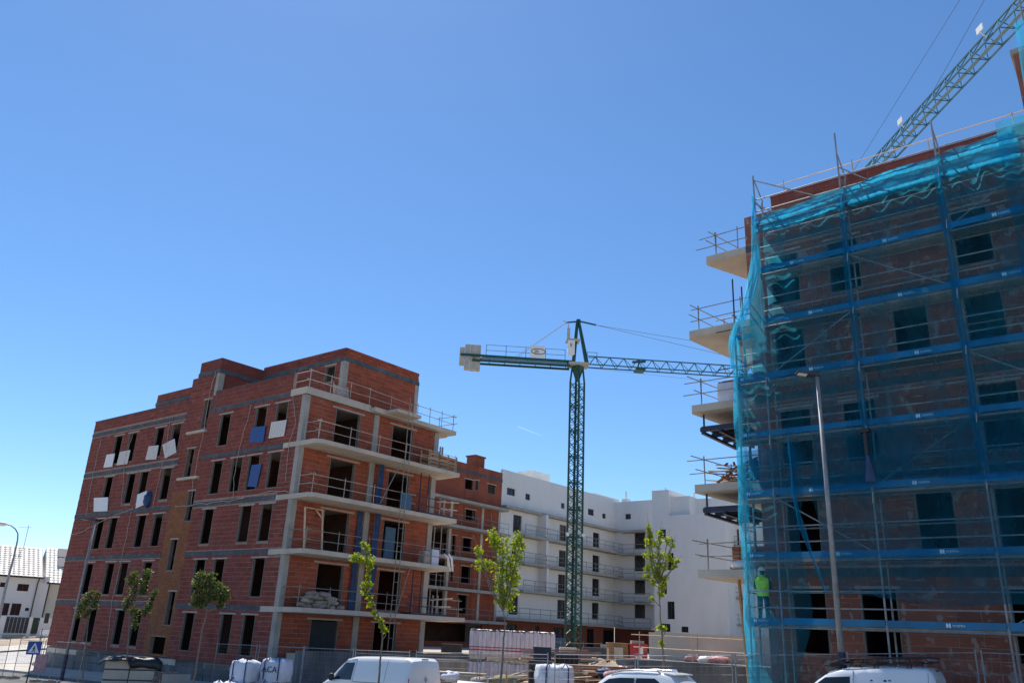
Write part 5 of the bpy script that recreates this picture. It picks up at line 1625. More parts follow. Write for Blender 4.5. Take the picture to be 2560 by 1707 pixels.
# garden wall and gates
gw = thing('garden_wall', 'white garden wall with posts and a letter box in front of the houses', 'wall', HF(-6, -2.6, hg))
gt = hz(200, 1262)
gx = lambda x: (PR(*zh(x, 1350), RH - 2) - HF(0, 0, 0)).dot(he)
for (x0, x1) in ((-60, 45), (345, 392), (480, 700)):
    mb = MB(HF); mb.box(gx(x0), gx(x1), -2.8, -2.55, hg - .6, gt); obj('pier', mb, M['plaster'], gw)
mb = MB(HF); mb.box(gx(700), gx(700) + 9, -2.8, -2.55, hg - .6, gt); obj('pier', mb, M['plaster'], gw)
mb = MB(HF); mb.box(gx(535), gx(590), -2.84, -2.81, hg + 1.0, hg + 1.9); obj('letter_box', mb, M['frame'], gw)
gd = thing('gate', 'dark grey sliding driveway gate in the white garden wall', 'gate', HF(gx(200), -2.7, hg))
for k in range(6):
    f0, f1 = k / 6, (k + 1) / 6
    a, b = gx(48), gx(342)
    mb = MB(HF); mb.box(a + (b - a) * f0 + .02, a + (b - a) * f1 - .02, -2.72, -2.66, hg + .05, gt - .05); obj('panel', mb, M['frame'], gd)
gd2 = thing('gate', 'narrow dark green garden gate beside the driveway gate', 'gate', HF(gx(435), -2.7, hg))
mb = MB(HF); mb.box(gx(394), gx(478), -2.72, -2.66, hg + .05, gt - .03); obj('leaf_panel', mb, pm('green_gate', (.02, .045, .02), .6, .2, 4), gd2)
mb = MB(HF); mb.beam((gx(470), -2.76, hg + 1.0), (gx(470), -2.76, hg + 1.2), .05); obj('handle', mb, M['steel'], gd2)

# ================================================================== street lamps and signs
def lamp_curved():
    b = PR(-20, 1560, 78); b.z = gz(b.x, b.y)
    t = thing('street_lamp', 'grey street lamp with curved arm in front of the far houses', 'street lamp', b)
    P = [zh(10, 1190), zh(60, 950), zh(120, 720), zh(180, 490), zh(222, 300), zh(226, 220), zh(195, 160), zh(140, 118), zh(90, 105)]
    pts = [PR(u, v, 78) for u, v in P]
    base = Vector((pts[0].x, pts[0].y, gz(pts[0].x, pts[0].y) + .0))
    pts[0:0] = [base]
    # keep the pole upright below the bend
    t.location = base
    mb = MB(); mb.tube(pts, [.11] * 3 + [.09, .075, .06, .055, .05, .045, .045], 8); obj('pole', mb, M['steel'], t, True)
    p, q = PR(*zh(88, 104), 78), PR(*zh(-25, 92), 78)
    mb = MB(); mb.tube([p, p.lerp(q, .3), p.lerp(q, .8), q], [.06, .16, .18, .08], 8); obj('lamp_head', mb, M['white'], t, True)
lamp_curved()
def lamp_post(label, base, ztop, head_dir, head_len, sleeve, r0, r1, mats=('steel', 'steelD')):
    t = thing('street_lamp', label, 'street lamp', base)
    mb = MB(); mb.tube([base + Vector((0, 0, sleeve)), Vector((base.x, base.y, ztop))], [r0, r1], 12); obj('pole', mb, M[mats[0]], t, True)
    mb = MB(); mb.tube([base, base + Vector((0, 0, sleeve + .02))], [r0 * 1.25, r0 * 1.18], 12); mb.tube([base, base + Vector((0, 0, .06))], r0 * 2.2, 12); obj('base_sleeve', mb, M['navy'], t)
    hd = Vector(head_dir).normalized(); sd_ = Vector((-hd.y, hd.x, 0))
    top_ = Vector((base.x, base.y, ztop))
    fr = lambda x, y, z: top_ + hd * x + sd_ * y + Vector((0, 0, z))
    mb = MB(fr)
    mb.hexa([(-.08, -.1, -.02), (head_len * .45, -.16, .02), (head_len * .45, .16, .02), (-.08, .1, -.02), (-.08, -.08, .12), (head_len * .45, -.14, .13), (head_len * .45, .14, .13), (-.08, .08, .12)])
    mb.hexa([(head_len * .45, -.17, .03), (head_len, -.15, .08), (head_len, .15, .08), (head_len * .45, .17, .03), (head_len * .45, -.17, .1), (head_len, -.15, .13), (head_len, .15, .13), (head_len * .45, .17, .1)])
    hh = obj('lamp_head', mb, M['steelD'], t)
    mb = MB(fr); mb.hexa([(head_len * .5, -.12, .022), (head_len * .92, -.11, .062), (head_len * .92, .11, .062), (head_len * .5, .12, .022), (head_len * .5, -.12, .03), (head_len * .92, -.11, .07), (head_len * .92, .11, .07), (head_len * .5, .12, .03)]); obj('lens', mb, M['white'], hh)
    return t
b = PR(2104, 1640, 25.6); b.z = gz(b.x, b.y) + .14
ztp = PR(2044, 940, 25.6).z
zsl = PR(2104, 1632, 25.6).z
lamp_post('tall grey street lamp with flat head in front of the netted scaffold', b, ztp, Vector((-1, .12, 0)), .62, zsl - b.z, .088, .052)
b = PR(155, 1690, 53); b.z = gz(b.x, b.y)
lamp_post('slender street lamp in front of the far end of the brick facade', b, PR(245, 1302, 53).z, Vector((-1, .1, 0)), .9, PR(168, 1636, 53).z - b.z, .085, .055)
# pedestrian crossing sign
RS = 48.0
zq = lambda x, y: (x * .11054, 1540 + y * .11054)
b = PR(*zq(640, 1300), RS); b.z = gz(b.x, b.y)
t = thing('crossing_sign', 'square blue pedestrian crossing sign on a thin post', 'sign', b)
ztop = PR(*zq(780, 560), RS).z
mb = MB(); mb.tube([b, Vector((b.x, b.y, ztop - .05))], .035, 8); obj('post', mb, M['steelD'], t)
sr = Vector((cos(radians(-28)), -sin(radians(-28)), 0)).normalized(); sr = Vector((cos(radians(28)), sin(radians(28)), 0)); sn = Vector((sr.y, -sr.x, 0))
SF = lambda x, d, z: Vector((b.x, b.y, 0)) + sr * x + sn * d + Vector((0, 0, z))
mb = MB(SF); mb.box(-.3, .3, .04, .06, ztop - .6, ztop); pl = obj('panel', mb, M['signblue'], t)
mb = MB(SF); zc_ = ztop - .3
mb.hexa([(-.24, .061, zc_ - .22), (.24, .061, zc_ - .22), (.001, .061, zc_ + .24), (-.001, .061, zc_ + .24), (-.24, .064, zc_ - .22), (.24, .064, zc_ - .22), (.001, .064, zc_ + .24), (-.001, .064, zc_ + .24)]); obj('triangle', mb, M['letter'], pl)
mb = MB(SF)
mb.disc((.0, .066, zc_ + .06), .032, sn, 10, .006)
for (p, q, w_) in (((0, .066, zc_ + .03), (-.01, .066, zc_ - .07), .06), ((-.01, .066, zc_ - .06), (-.07, .066, zc_ - .19), .035), ((-.01, .066, zc_ - .06), (.06, .066, zc_ - .19), .035), ((0, .066, zc_ + .01), (.07, .066, zc_ - .05), .025), ((0, .066, zc_ + .01), (-.07, .066, zc_ - .04), .025)):
    mb.beam(p, q, .006, w_, up=sn.cross(Vector((0, 0, 1))) if False else (0, 0, 1)) if False else mb.tube([p, q], w_ / 2, 5)
obj('walking_figure', mb, M['black'], pl)
# folded red and white barrier tape panel behind it
b2 = PR(*zq(960, 870), 60); b2.z = gz(b2.x, b2.y)
mb = MB(); mb.box(b2.x - .35, b2.x + .35, b2.y - .03, b2.y + .03, b2.z, b2.z + 1.15); tag(obj('barrier_panel', mb, M['pink']), 'faded red barrier panel by the far corner of the brick block', 'barrier')
b3 = PR(*zq(905, 540), 72); b3.z = gz(b3.x, b3.y)
t = thing('traffic_sign', 'small sign on a thin post seen from behind near the garden gate', 'sign', b3)
mb = MB(); mb.tube([b3, Vector((b3.x, b3.y, PR(*zq(950, 280), 72).z))], .04, 6); obj('post', mb, M['steelD'], t)
mb = MB(); zt3 = PR(*zq(960, 300), 72).z; mb.box(b3.x - .1, b3.x + .55, b3.y - .02, b3.y + .02, zt3 - .4, zt3); obj('panel', mb, M['white'], t)

# ================================================================== site fences
def fence_panel(label, p, q, hgt=2.0, grp='mesh fence panels along the building site'):
    p, q = Vector(p), Vector(q)
    t = thing('fence_panel', label, 'fence', p, grp)
    d = (q - p); L_ = d.length; d.normalize(); U = Vector((0, 0, 1))
    mb = MB()
    mb.tube([p + U * .08, p + U * (hgt + .05)], .021, 6); mb.tube([q + U * .08, q + U * (hgt + .05)], .021, 6)
    mb.tube([p + U * .15, q + U * .15], .015, 5); mb.tube([p + U * (hgt - .02), q + U * (hgt - .02)], .015, 5)
    obj('frame', mb, M['steel'], t)
    mb = MB(); n = int(L_ / .2)
    for i in range(1, n):
        a = p + d * (L_ * i / n); mb.tube([a + U * .15, a + U * (hgt - .02)], .003, 3, False)
    for z in (.4, .65, .9, 1.15, 1.4, 1.65, 1.85):
        mb.tube([p + U * z, q + U * z], .0035, 3, False)
    obj('mesh_infill', mb, M['wire'], t)
    for e in (p, q):
        mb = MB(); c = Vector((d.y, -d.x, 0))
        mb.hexa([e + d * a + c * b + U * z for z in (0, .13) for a, b in ((-.12, -.35), (.12, -.35), (.12, .35), (-.12, .35))]); obj('foot', mb, M['conc'], t)
LF = 'galvanised mesh fence panel standing behind the parked cars'
x = -15.5
ORD = ['last', 'tenth', 'ninth', 'eighth', 'seventh', 'sixth', 'fifth', 'fourth', 'third', 'second', 'first', 'outermost']
nf = 0
while x < 20:
    n0, n1 = 3.3 + R_.uniform(-.15, .15), 3.3 + R_.uniform(-.15, .15)
    if not (16.2 < x < 17.5):
        fence_panel('%s galvanised mesh fence panel behind the parked cars, counted from the scaffold' % ORD[nf], ST(x, n0, .145), ST(x + 3.35, n1, .145)); nf += 1
    x += 3.5
for k in range(3):
    p = LBg(-6.5 + k * 3.6, 25.6 + .5 * k, .15); q = LBg(-6.5 + k * 3.6 + 3.3, 25.8 + .5 * k, .15)
    fence_panel('mesh fence panel standing on the sunny pavement by the far corner', p, q, 2.0, 'mesh fence panels on the sunny side pavement')
for k in range(3):
    fence_panel('mesh fence panel in front of the plinth of the brick facade', LBg(-6.5, 6 + k * 4.2, .05), LBg(-6.3, 6 + k * 4.2 + 3.4, .05), 2.0, 'mesh fence panels in front of the brick plinth')

# ================================================================== trees
def tree(label, zf, R, trunk, blobs, mat='leaf', r0=.06, dens=1.0, ls=.088, seed=1, grp='young street trees', stake=False):
    rg = random.Random(seed)
    T = [PR(*zf(*p), R) for p in trunk]
    base = Vector((T[0].x, T[0].y, gz(T[0].x, T[0].y) + .1))
    t = thing('young_tree', label, 'tree', base, grp)
    path = [base] + [p for p in T if p.z > base.z + .2]
    fine = []
    for a, b in zip(path, path[1:]):
        for k in range(4):
            fine.append(a.lerp(b, k / 4) + Vector((rg.uniform(-.012, .012), rg.uniform(-.012, .012), 0)))
    fine.append(path[-1])
    mb = MB(); n = len(fine)
    mb.tube(fine, [r0 * (1 - .72 * i / n) for i in range(n)], 7)
    lv = MB()
    for (x, y, rx, ry) in blobs:
        c = PR(*zf(x, y), R); ex = (PR(*zf(x + rx, y), R) - c).length; ey = (PR(*zf(x, y + ry), R) - c).length
        dp = (ex + ey) / 2
        c = c + Vector((ray(*zf(x, y))[0], ray(*zf(x, y))[1], 0)).normalized() * rg.uniform(-.35, .35) * dp * 1.6
        below = [f for f in fine if f.z < c.z - .15]
        att = min(below or fine, key=lambda f: (f - c).length + .35 * abs(f.z - (c.z - .8)))
        mid = att.lerp(c, .5) + Vector((0, 0, -.08 * (c - att).length)) + Vector((rg.uniform(-.08, .08), rg.uniform(-.08, .08), 0))
        mb.tube([att, mid, c, c + (c - mid) * .5], [.022, .016, .010, .004], 5)
        for k in range(5):
            e = c + Vector((rg.uniform(-ex, ex), rg.uniform(-dp, dp), rg.uniform(-ey, ey))) * .8
            mb.tube([mid.lerp(c, rg.random()), e], [.008, .003], 4)
        nl = int(dens * 2300 * ex * ey + 34)
        for _ in range(nl):
            while True:
                q = Vector((rg.uniform(-1, 1), rg.uniform(-1, 1), rg.uniform(-1, 1)))
                if .15 < q.length < 1: break
            q *= (1 + rg.uniform(-.1, .35))
            p = c + Vector((q.x * ex, q.y * dp, q.z * ey))
            s = ls * rg.uniform(.6, 1.35)
            a = Vector((rg.gauss(0, 1), rg.gauss(0, 1), rg.gauss(-.3, .7))).normalized()
            b = a.cross(Vector((rg.gauss(0, 1), rg.gauss(0, 1), rg.gauss(0, 1)))).normalized()
            nrm = a.cross(b)
            P = [p, p + a * s * .5 + b * s * .42 + nrm * s * .1, p + a * s * 1.1, p + a * s * .5 - b * s * .42 + nrm * s * .1]
            i0 = [lv.p(v) for v in P]
            lv.face((i0[0], i0[1], i0[2])); lv.face((i0[0], i0[2], i0[3]))
    obj('trunk', mb, M['bark'], t, True)
    obj('crown', lv, M[mat], t)
    if stake:
        s0 = base + Vector((.25, .1, 0)); mb = MB(); mb.tube([s0, s0 + Vector((-.05, 0, 1.6))], .035, 6); obj('stake', mb, M['wood'], t)
tree('bright young tree with forked crown in front of the wrapped insulation pallets', z5, 29.5, [(310, 1568), (328, 1400), (335, 1250), (348, 1150), (330, 1060)],
     [(262, 520, 36, 50), (275, 580, 40, 40), (330, 600, 52, 70), (435, 540, 36, 44), (445, 610, 44, 60), (160, 640, 26, 34), (175, 730, 44, 40), (230, 740, 40, 36), (360, 700, 70, 60), (420, 710, 46, 50), (320, 800, 62, 58), (400, 820, 52, 60), (320, 900, 46, 46), (380, 930, 40, 46), (320, 985, 40, 36), (375, 1020, 36, 36)], seed=3, r0=.05, stake=True)
tree('bright young tree with tall loose crown in front of the beige concrete wall', z6, 31, [(470, 1700), (460, 1568), (440, 1290), (422, 1000), (410, 800)],
     [(295, 140, 22, 44), (305, 220, 30, 40), (430, 210, 34, 44), (520, 280, 50, 44), (570, 340, 28, 26), (290, 310, 44, 46), (390, 320, 60, 56), (300, 450, 66, 60), (420, 460, 70, 60), (535, 480, 44, 56), (635, 535, 26, 28), (600, 590, 22, 24), (275, 610, 38, 46), (390, 600, 66, 60), (480, 600, 40, 50), (270, 700, 34, 26), (390, 700, 50, 44), (340, 780, 24, 50), (480, 740, 44, 34), (450, 830, 44, 44), (440, 920, 30, 34), (335, 975, 22, 12), (430, 1310, 28, 32), (480, 1335, 22, 26), (440, 1500, 26, 30)], seed=5, r0=.045)
tree('thin leaning young tree in front of the brick balcony facade', z7, 30.5, [(440, 1700), (445, 1540), (475, 1240), (420, 1010), (330, 800), (295, 600), (285, 400)],
     [(245, 145, 30, 30), (280, 195, 40, 44), (160, 290, 60, 44), (120, 330, 40, 28), (220, 340, 50, 44), (310, 330, 54, 60), (320, 440, 26, 40), (290, 535, 22, 34), (250, 640, 40, 26), (310, 640, 44, 40), (255, 735, 32, 26), (310, 800, 34, 30), (320, 880, 40, 34), (365, 985, 22, 24), (410, 1040, 20, 18), (460, 1080, 20, 26), (460, 1140, 22, 26), (505, 1190, 34, 36)], seed=7, r0=.04, dens=1.1)
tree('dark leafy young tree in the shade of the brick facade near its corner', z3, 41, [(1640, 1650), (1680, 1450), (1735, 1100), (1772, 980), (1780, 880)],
     [(1730, 650, 50, 36), (1800, 660, 50, 40), (1700, 720, 50, 40), (1770, 740, 70, 50), (1850, 740, 50, 46), (1920, 770, 44, 40), (1690, 800, 40, 46), (1770, 830, 70, 44), (1860, 820, 60, 50), (1930, 830, 36, 40), (1670, 880, 28, 36), (1730, 890, 40, 36), (1890, 890, 36, 40)], 'leafShade', seed=9, r0=.05, dens=1.0, ls=.11)
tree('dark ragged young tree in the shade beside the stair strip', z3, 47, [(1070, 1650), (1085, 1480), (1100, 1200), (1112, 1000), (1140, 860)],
     [(1150, 640, 40, 32), (1120, 690, 36, 36), (1180, 700, 30, 36), (1265, 630, 34, 44), (1240, 710, 34, 44), (1225, 780, 28, 32), (1140, 770, 40, 40), (1330, 790, 24, 34), (1310, 840, 20, 22), (1110, 850, 40, 40), (1250, 950, 34, 40), (1285, 900, 20, 30), (1075, 910, 28, 36), (1150, 950, 34, 34), (1165, 1050, 22, 44)], 'leafShade', seed=11, r0=.05, dens=.8, ls=.11)
tree('small shade-darkened young tree beside the slender lamp post', z3, 50, [(700, 1640), (708, 1500), (740, 1220), (755, 1050), (765, 900)],
     [(775, 800, 26, 30), (840, 800, 20, 28), (740, 860, 34, 34), (810, 850, 34, 30), (690, 920, 26, 36), (755, 920, 40, 34), (820, 900, 26, 26), (675, 985, 20, 20), (740, 980, 24, 26)], 'leafShade', seed=13, r0=.045, dens=.8, ls=.11)

# ================================================================== vehicles
hdg = Vector((uL[0], uL[1], 0)); lft = Vector((-uL[1], uL[0], 0))
class Vehicle:
    def __init__(s, name, label, cat, rear_k, n_side, half_w, st):
        s.st = st
        c = ST(rear_k, n_side + half_w)
        c2 = ST(rear_k - 2.6, n_side + half_w)
        slope = (c2.z - c.z) / 2.6
        c.z += .03; s.c = c; s.sl = slope
        s.t = thing(name, label, cat, c)
    def W(s, x, y, z):       # x forward from the rear, y to the left, z up from the road
        return s.c + hdg * x + lft * y + Vector((0, 0, z + x * s.sl))
    def at(s, x):
        for a, b in zip(s.st, s.st[1:]):
            if a[0] <= x <= b[0]:
                f = (x - a[0]) / (b[0] - a[0])
                return [p + (q - p) * f for p, q in zip(a, b)]
        return list(s.st[0] if x < s.st[0][0] else s.st[-1])
    def side_y(s, x, z):
        _, zb, zw, zr, ww, wr = s.at(x)
        if z <= zw: return ww
        f = min(1, (z - zw) / max(.01, zr - .07 - zw))
        return ww + (wr - ww) * f ** 1.25
    def body(s, mat):
        mb = MB(); rows = []
        xs_ = []
        for a, b in zip(s.st, s.st[1:]):
            n = max(1, int((b[0] - a[0]) / .25))
            xs_ += [a[0] + (b[0] - a[0]) * k / n for k in range(n)]
        xs_.append(s.st[-1][0])
        for x in xs_:
            _, zb, zw, zr, ww, wr = s.at(x)
            half = [(0, zb), (ww * .86, zb), (ww * .97, zb + .10), (ww, zb + .3), (ww, zw - .02)]
            for f in (.12, .35, .6, .85, 1.0):
                z = zw + (zr - .07 - zw) * f
                half.append((s.side_y(x, z), z))
            half += [(wr * .93, zr - .025), (wr * .8, zr - .005), (wr * .4, zr + .012), (0, zr + .018)]
            loop = half + [(-y, z) for y, z in half[-2:0:-1]]
            rows.append([s.W(x, y, z) for y, z in loop + [loop[0]]])
        mb.grid(rows)
        mb.poly(rows[0][:-1][::-1]); mb.poly(rows[-1][:-1])
        return smooth_by(obj('body', mb, M[mat], s.t), 38)
    def patch(s, name, poly, mat, parent=None, out=.008, sides=(1, -1)):
        """panel that follows the body side, outline in (x, z)"""
        for sd_ in sides:
            mb = MB()
            n = len(poly)
            cx, cz_ = sum(p[0] for p in poly) / n, sum(p[1] for p in poly) / n
            rings = []
            for f in (0.001, .5, 1.0):
                ring = []
                for i in range(n):
                    a, b = poly[i], poly[(i + 1) % n]
                    for k in range(4):
                        x, z = a[0] + (b[0] - a[0]) * k / 4, a[1] + (b[1] - a[1]) * k / 4
                        x, z = cx + (x - cx) * f, cz_ + (z - cz_) * f
                        ring.append(s.W(x, sd_ * (s.side_y(x, z) + out), z))
                rings.append(ring + [ring[0]])
            mb.grid(rings)
            obj(name, mb, M[mat], parent or s.t, True)
    def seam(s, pts, parent, w_=.012, sides=(1, -1)):
        for sd_ in sides:
            mb = MB()
            P = []
            for a, b in zip(pts, pts[1:]):
                for k in range(6):
                    x, z = a[0] + (b[0] - a[0]) * k / 6, a[1] + (b[1] - a[1]) * k / 6
                    P.append(s.W(x, sd_ * (s.side_y(x, z) + .002), z))
            x, z = pts[-1]; P.append(s.W(x, sd_ * (s.side_y(x, z) + .002), z))
            mb.tube(P, w_ / 2, 4); obj('seam', mb, M['trim'], parent)
    def quad(s, name, pts, mat, parent=None, th=.01):
        mb = MB(); P = [s.W(*p) for p in pts]
        nrm = (P[1] - P[0]).cross(P[3] - P[0]).normalized()
        mb.hexa(P + [p + nrm * th for p in P]); return obj(name, mb, M[mat], parent or s.t)
    def wheels(s, xs_, y, r=.32, w_=.21):
        for x in xs_:
            for sd_ in (1, -1):
                c = s.W(x, sd_ * (y - w_ / 2), r); d = lft * sd_
                mb = MB(); mb.tube([c - d * w_ / 2, c - d * w_ * .35, c + d * w_ * .35, c + d * w_ / 2], [r * .9, r, r, r * .9], 24)
                wh_ = obj('wheel', mb, M['rubber'], s.t, True)
                mb = MB(); mb.tube([c + d * (w_ / 2 - .02), c + d * (w_ / 2 + .012)], [r * .64, r * .6], 20)
                for k in range(5):
                    a = 2 * pi * k / 5
                    mb.beam(c + d * (w_ / 2 + .015), c + d * (w_ / 2 + .018) + (hdg * cos(a) + Vector((0, 0, 1)) * sin(a)) * r * .56, .05, .02)
                obj('rim', mb, M['rim'], wh_)

# panel van, three-quarter rear view
v1 = Vehicle('parked_van', 'plain white panel van with blank rear doors parked before the low grey wall', 'van', 1.38, .0, .95,
    [(-.02, .42, 1.05, 1.62, .86, .66), (.05, .34, 1.05, 1.84, .92, .73), (.22, .3, 1.05, 1.94, .945, .765), (1.6, .28, 1.08, 1.965, .95, .775), (3.1, .28, 1.08, 1.95, .95, .765),
     (3.5, .28, 1.06, 1.88, .95, .74), (3.95, .28, 1.04, 1.54, .95, .76), (4.3, .28, 1.02, 1.20, .94, .82), (4.62, .3, .95, 1.07, .91, .8), (4.8, .34, .80, .92, .84, .72), (4.89, .42, .62, .70, .74, .6)])
bd1 = v1.body('carw')
v1.patch('side_window', [(2.98, 1.12), (4.02, 1.12), (3.92, 1.30), (3.52, 1.72), (2.98, 1.74)], 'carglass')
v1.seam([(2.9, .35), (2.9, 1.86)], bd1); v1.seam([(1.2, 1.1), (1.2, 1.86)], bd1); v1.seam([(.12, 1.06), (2.85, 1.06)], bd1, .02)
v1.seam([(2.9, 1.86), (3.5, 1.8), (4.02, 1.28), (4.08, 1.05)], bd1)
v1.quad('windscreen', [(3.62, .66, 1.78), (4.22, .78, 1.245), (4.22, -.78, 1.245), (3.62, -.66, 1.78)], 'carglass', th=.035)
for sd_ in (1, -1):
    mb = MB(); c = v1.W(3.98, sd_ * 1.06, 1.2); mb.blob((c.x, c.y, c.z), (.11, .09, .14), 3, 10, 6, .03, .7); mb.tube([c, v1.W(3.95, sd_ * .92, 1.12)], .035, 6); obj('mirror', mb, M['trim'], v1.t, True)
mb = MB(); mb.tube([v1.W(-.035, 0, .5), v1.W(-.035, 0, 1.05), v1.W(.0, 0, 1.6), v1.W(.07, 0, 1.86)], .008, 4); obj('door_split', mb, M['trim'], bd1)
mb = MB(); mb.tube([v1.W(-.03, .8, 1.02), v1.W(-.035, -.8, 1.02)], .007, 4); obj('seam', mb, M['trim'], bd1)
bg0 = v1.W(-.035, -.0, 1.22)
ring = [bg0 + lft * (.075 * cos(a)) + Vector((0, 0, .075 * sin(a))) - hdg * .012 for a in (2 * pi * k / 20 for k in range(21))]
mb = MB(); mb.tube(ring, .011, 5, False)
zz = [(-.05, .045), (-.02, -.055), (0, .0), (.02, -.055), (.05, .045)]
mb.tube([bg0 + lft * a + Vector((0, 0, b)) - hdg * .012 for a, b in zz], .008, 4); obj('badge', mb, M['chrome'], v1.t)
for sd_ in (1, -1):
    v1.quad('tail_lamp', [(-.01, sd_ * .78, .75), (-.01, sd_ * .9, .75), (.03, sd_ * .88, 1.25), (.03, sd_ * .78, 1.25)], 'tail', th=-.02 * sd_)
v1.quad('third_brake_light', [(.06, -.18, 1.885), (.06, .18, 1.885), (.10, .18, 1.92), (.10, -.18, 1.92)], 'trim', th=-.012)
v1.wheels((.95, 3.95), .93)

# SUV
v2 = Vehicle('parked_car', 'white sport utility car with roof rails and tinted rear window', 'car', 11.95, .6, .9,
    [(-.02, .5, .9, 1.02, .78, .6), (.06, .4, .95, 1.12, .84, .66), (.25, .32, .98, 1.40, .88, .66), (.5, .28, 1.0, 1.60, .895, .64), (.8, .26, 1.0, 1.665, .90, .645), (1.6, .25, .98, 1.69, .905, .65), (2.3, .25, .96, 1.67, .905, .64),
     (2.75, .25, .95, 1.56, .90, .63), (3.2, .25, .94, 1.26, .895, .68), (3.5, .26, .93, 1.05, .885, .74), (4.1, .3, .86, .97, .85, .72), (4.35, .36, .72, .82, .76, .62), (4.45, .45, .6, .66, .65, .5)])
bd2 = v2.body('carw')
v2.patch('side_window', [(.72, 1.06), (1.62, 1.04), (1.62, 1.50), (1.0, 1.50), (.82, 1.40)], 'carglass')
v2.patch('side_window', [(1.68, 1.04), (3.12, 1.02), (2.95, 1.26), (2.62, 1.46), (2.2, 1.50), (1.68, 1.50)], 'carglass')
v2.quad('rear_window', [(.115, .62, 1.10), (.53, .57, 1.585), (.53, -.57, 1.585), (.115, -.62, 1.10)], 'carglass', th=.03)
v2.quad('spoiler', [(.36, .6, 1.615), (.75, .6, 1.66), (.75, -.6, 1.66), (.36, -.6, 1.615)], 'carw', th=.03)
v2.quad('windscreen', [(2.72, .56, 1.57), (3.4, .68, 1.10), (3.4, -.68, 1.10), (2.72, -.56, 1.57)], 'carglass', th=.04)
for sd_ in (1, -1):
    mb = MB(); mb.tube([v2.W(.85, sd_ * .60, 1.655), v2.W(1.0, sd_ * .595, 1.715), v2.W(1.7, sd_ * .60, 1.735), v2.W(2.4, sd_ * .59, 1.695), v2.W(2.6, sd_ * .585, 1.61)], .022, 7); obj('roof_rail', mb, M['chrome'], v2.t, True)
    v2.quad('tail_lamp', [(.03, sd_ * .5, .92), (.03, sd_ * .8, .92), (.12, sd_ * .83, 1.05), (.09, sd_ * .5, 1.05)], 'tail', th=-.02 * sd_)
    mb = MB(); c = v2.W(3.05, sd_ * 1.0, 1.12); mb.blob(tuple(c), (.09, .09, .08), 4, 10, 6, .02); obj('mirror', mb, M['carw'], v2.t, True)
mb = MB(); c = v2.W(.68, 0, 1.69); mb.hexa([c + hdg * a + lft * b + Vector((0, 0, z)) for z, k in ((0, 1), (.07, .5)) for a, b in ((-.1 * k, -.03 * k), (.12 * k, -.03 * k), (.12 * k, .03 * k), (-.1 * k, .03 * k))]); obj('antenna', mb, M['carw'], v2.t)
v2.seam([(1.65, .3), (1.65, 1.5)], bd2); v2.wheels((.85, 3.55), .89, .34)

# small van with roof rack
v3 = Vehicle('parked_van', 'white delivery van with black roof rack parked in front of the scaffold', 'van', 18.75, .5, .9,
    [(-.02, .5, 1.0, 1.55, .80, .62), (.04, .4, 1.0, 1.70, .86, .66), (.16, .32, 1.02, 1.79, .89, .70), (1.2, .28, 1.04, 1.825, .905, .72), (2.2, .27, 1.04, 1.80, .905, .71),
     (2.55, .27, 1.02, 1.73, .90, .69), (2.9, .27, 1.0, 1.52, .90, .68), (3.35, .27, .98, 1.20, .89, .72), (3.6, .28, .96, 1.06, .88, .76), (4.1, .32, .86, .95, .84, .72), (4.33, .4, .66, .74, .72, .58)])
bd3 = v3.body('carw')
v3.patch('side_window', [(2.0, 1.08), (3.28, 1.06), (3.0, 1.36), (2.66, 1.58), (2.0, 1.60)], 'carglass')
v3.patch('side_panel', [(.30, 1.10), (1.82, 1.10), (1.82, 1.66), (1.72, 1.70), (.42, 1.66), (.32, 1.58)], 'carw', out=.005)
v3.seam([(1.92, .35), (1.92, 1.75)], bd3); v3.seam([(.12, .5), (.12, 1.68)], bd3, .01)
v3.quad('windscreen', [(2.66, .6, 1.68), (3.42, .7, 1.17), (3.42, -.7, 1.17), (2.66, -.6, 1.68)], 'carglass', th=.04)
for sd_ in (1, -1):
    v3.quad('tail_lamp', [(.0, sd_ * .72, .85), (.0, sd_ * .84, .85), (.05, sd_ * .8, 1.35), (.05, sd_ * .70, 1.35)], 'tail', th=-.02 * sd_)
    mb = MB(); c = v3.W(3.1, sd_ * 1.0, 1.15); mb.blob(tuple(c), (.09, .09, .11), 4, 10, 6, .02); obj('mirror', mb, M['trim'], v3.t, True)
v3.quad('third_brake_light', [(.02, -.1, 1.71), (.02, .1, 1.71), (.06, .1, 1.74), (.06, -.1, 1.74)], 'trim', th=-.014)
for k, (xx, zz, r, m_) in enumerate(((1.46, 1.52, .035, 'navy'), (1.13, 1.515, .04, 'navy'), (1.02, 1.52, .038, 'bluetoe'))):
    mb = MB(); y = v3.side_y(xx, zz) + .012; mb.disc(v3.W(xx, y, zz - .03), r, lft, 14, .006); obj('logo_dot', mb, M[m_], v3.t)
for xx in (.45, .85, 1.25, 1.65, 2.05, 2.4):
    mb = MB(); P = []
    for k in range(9):
        yy = -.62 + 1.24 * k / 8; P.append(v3.W(xx, yy, v3.at(xx)[3] + .018 * (1 - (yy / .7) ** 2) + .004 - .006 * abs(yy / .62) ** 3))
    mb.tube(P, .012, 4); obj('roof_rib', mb, M['carw'], v3.t)
rk = thing('roof_rack', 'black tubular roof rack with side rails on the white delivery van', 'roof rack', v3.W(1.2, 0, 1.85))
RKF = v3.W
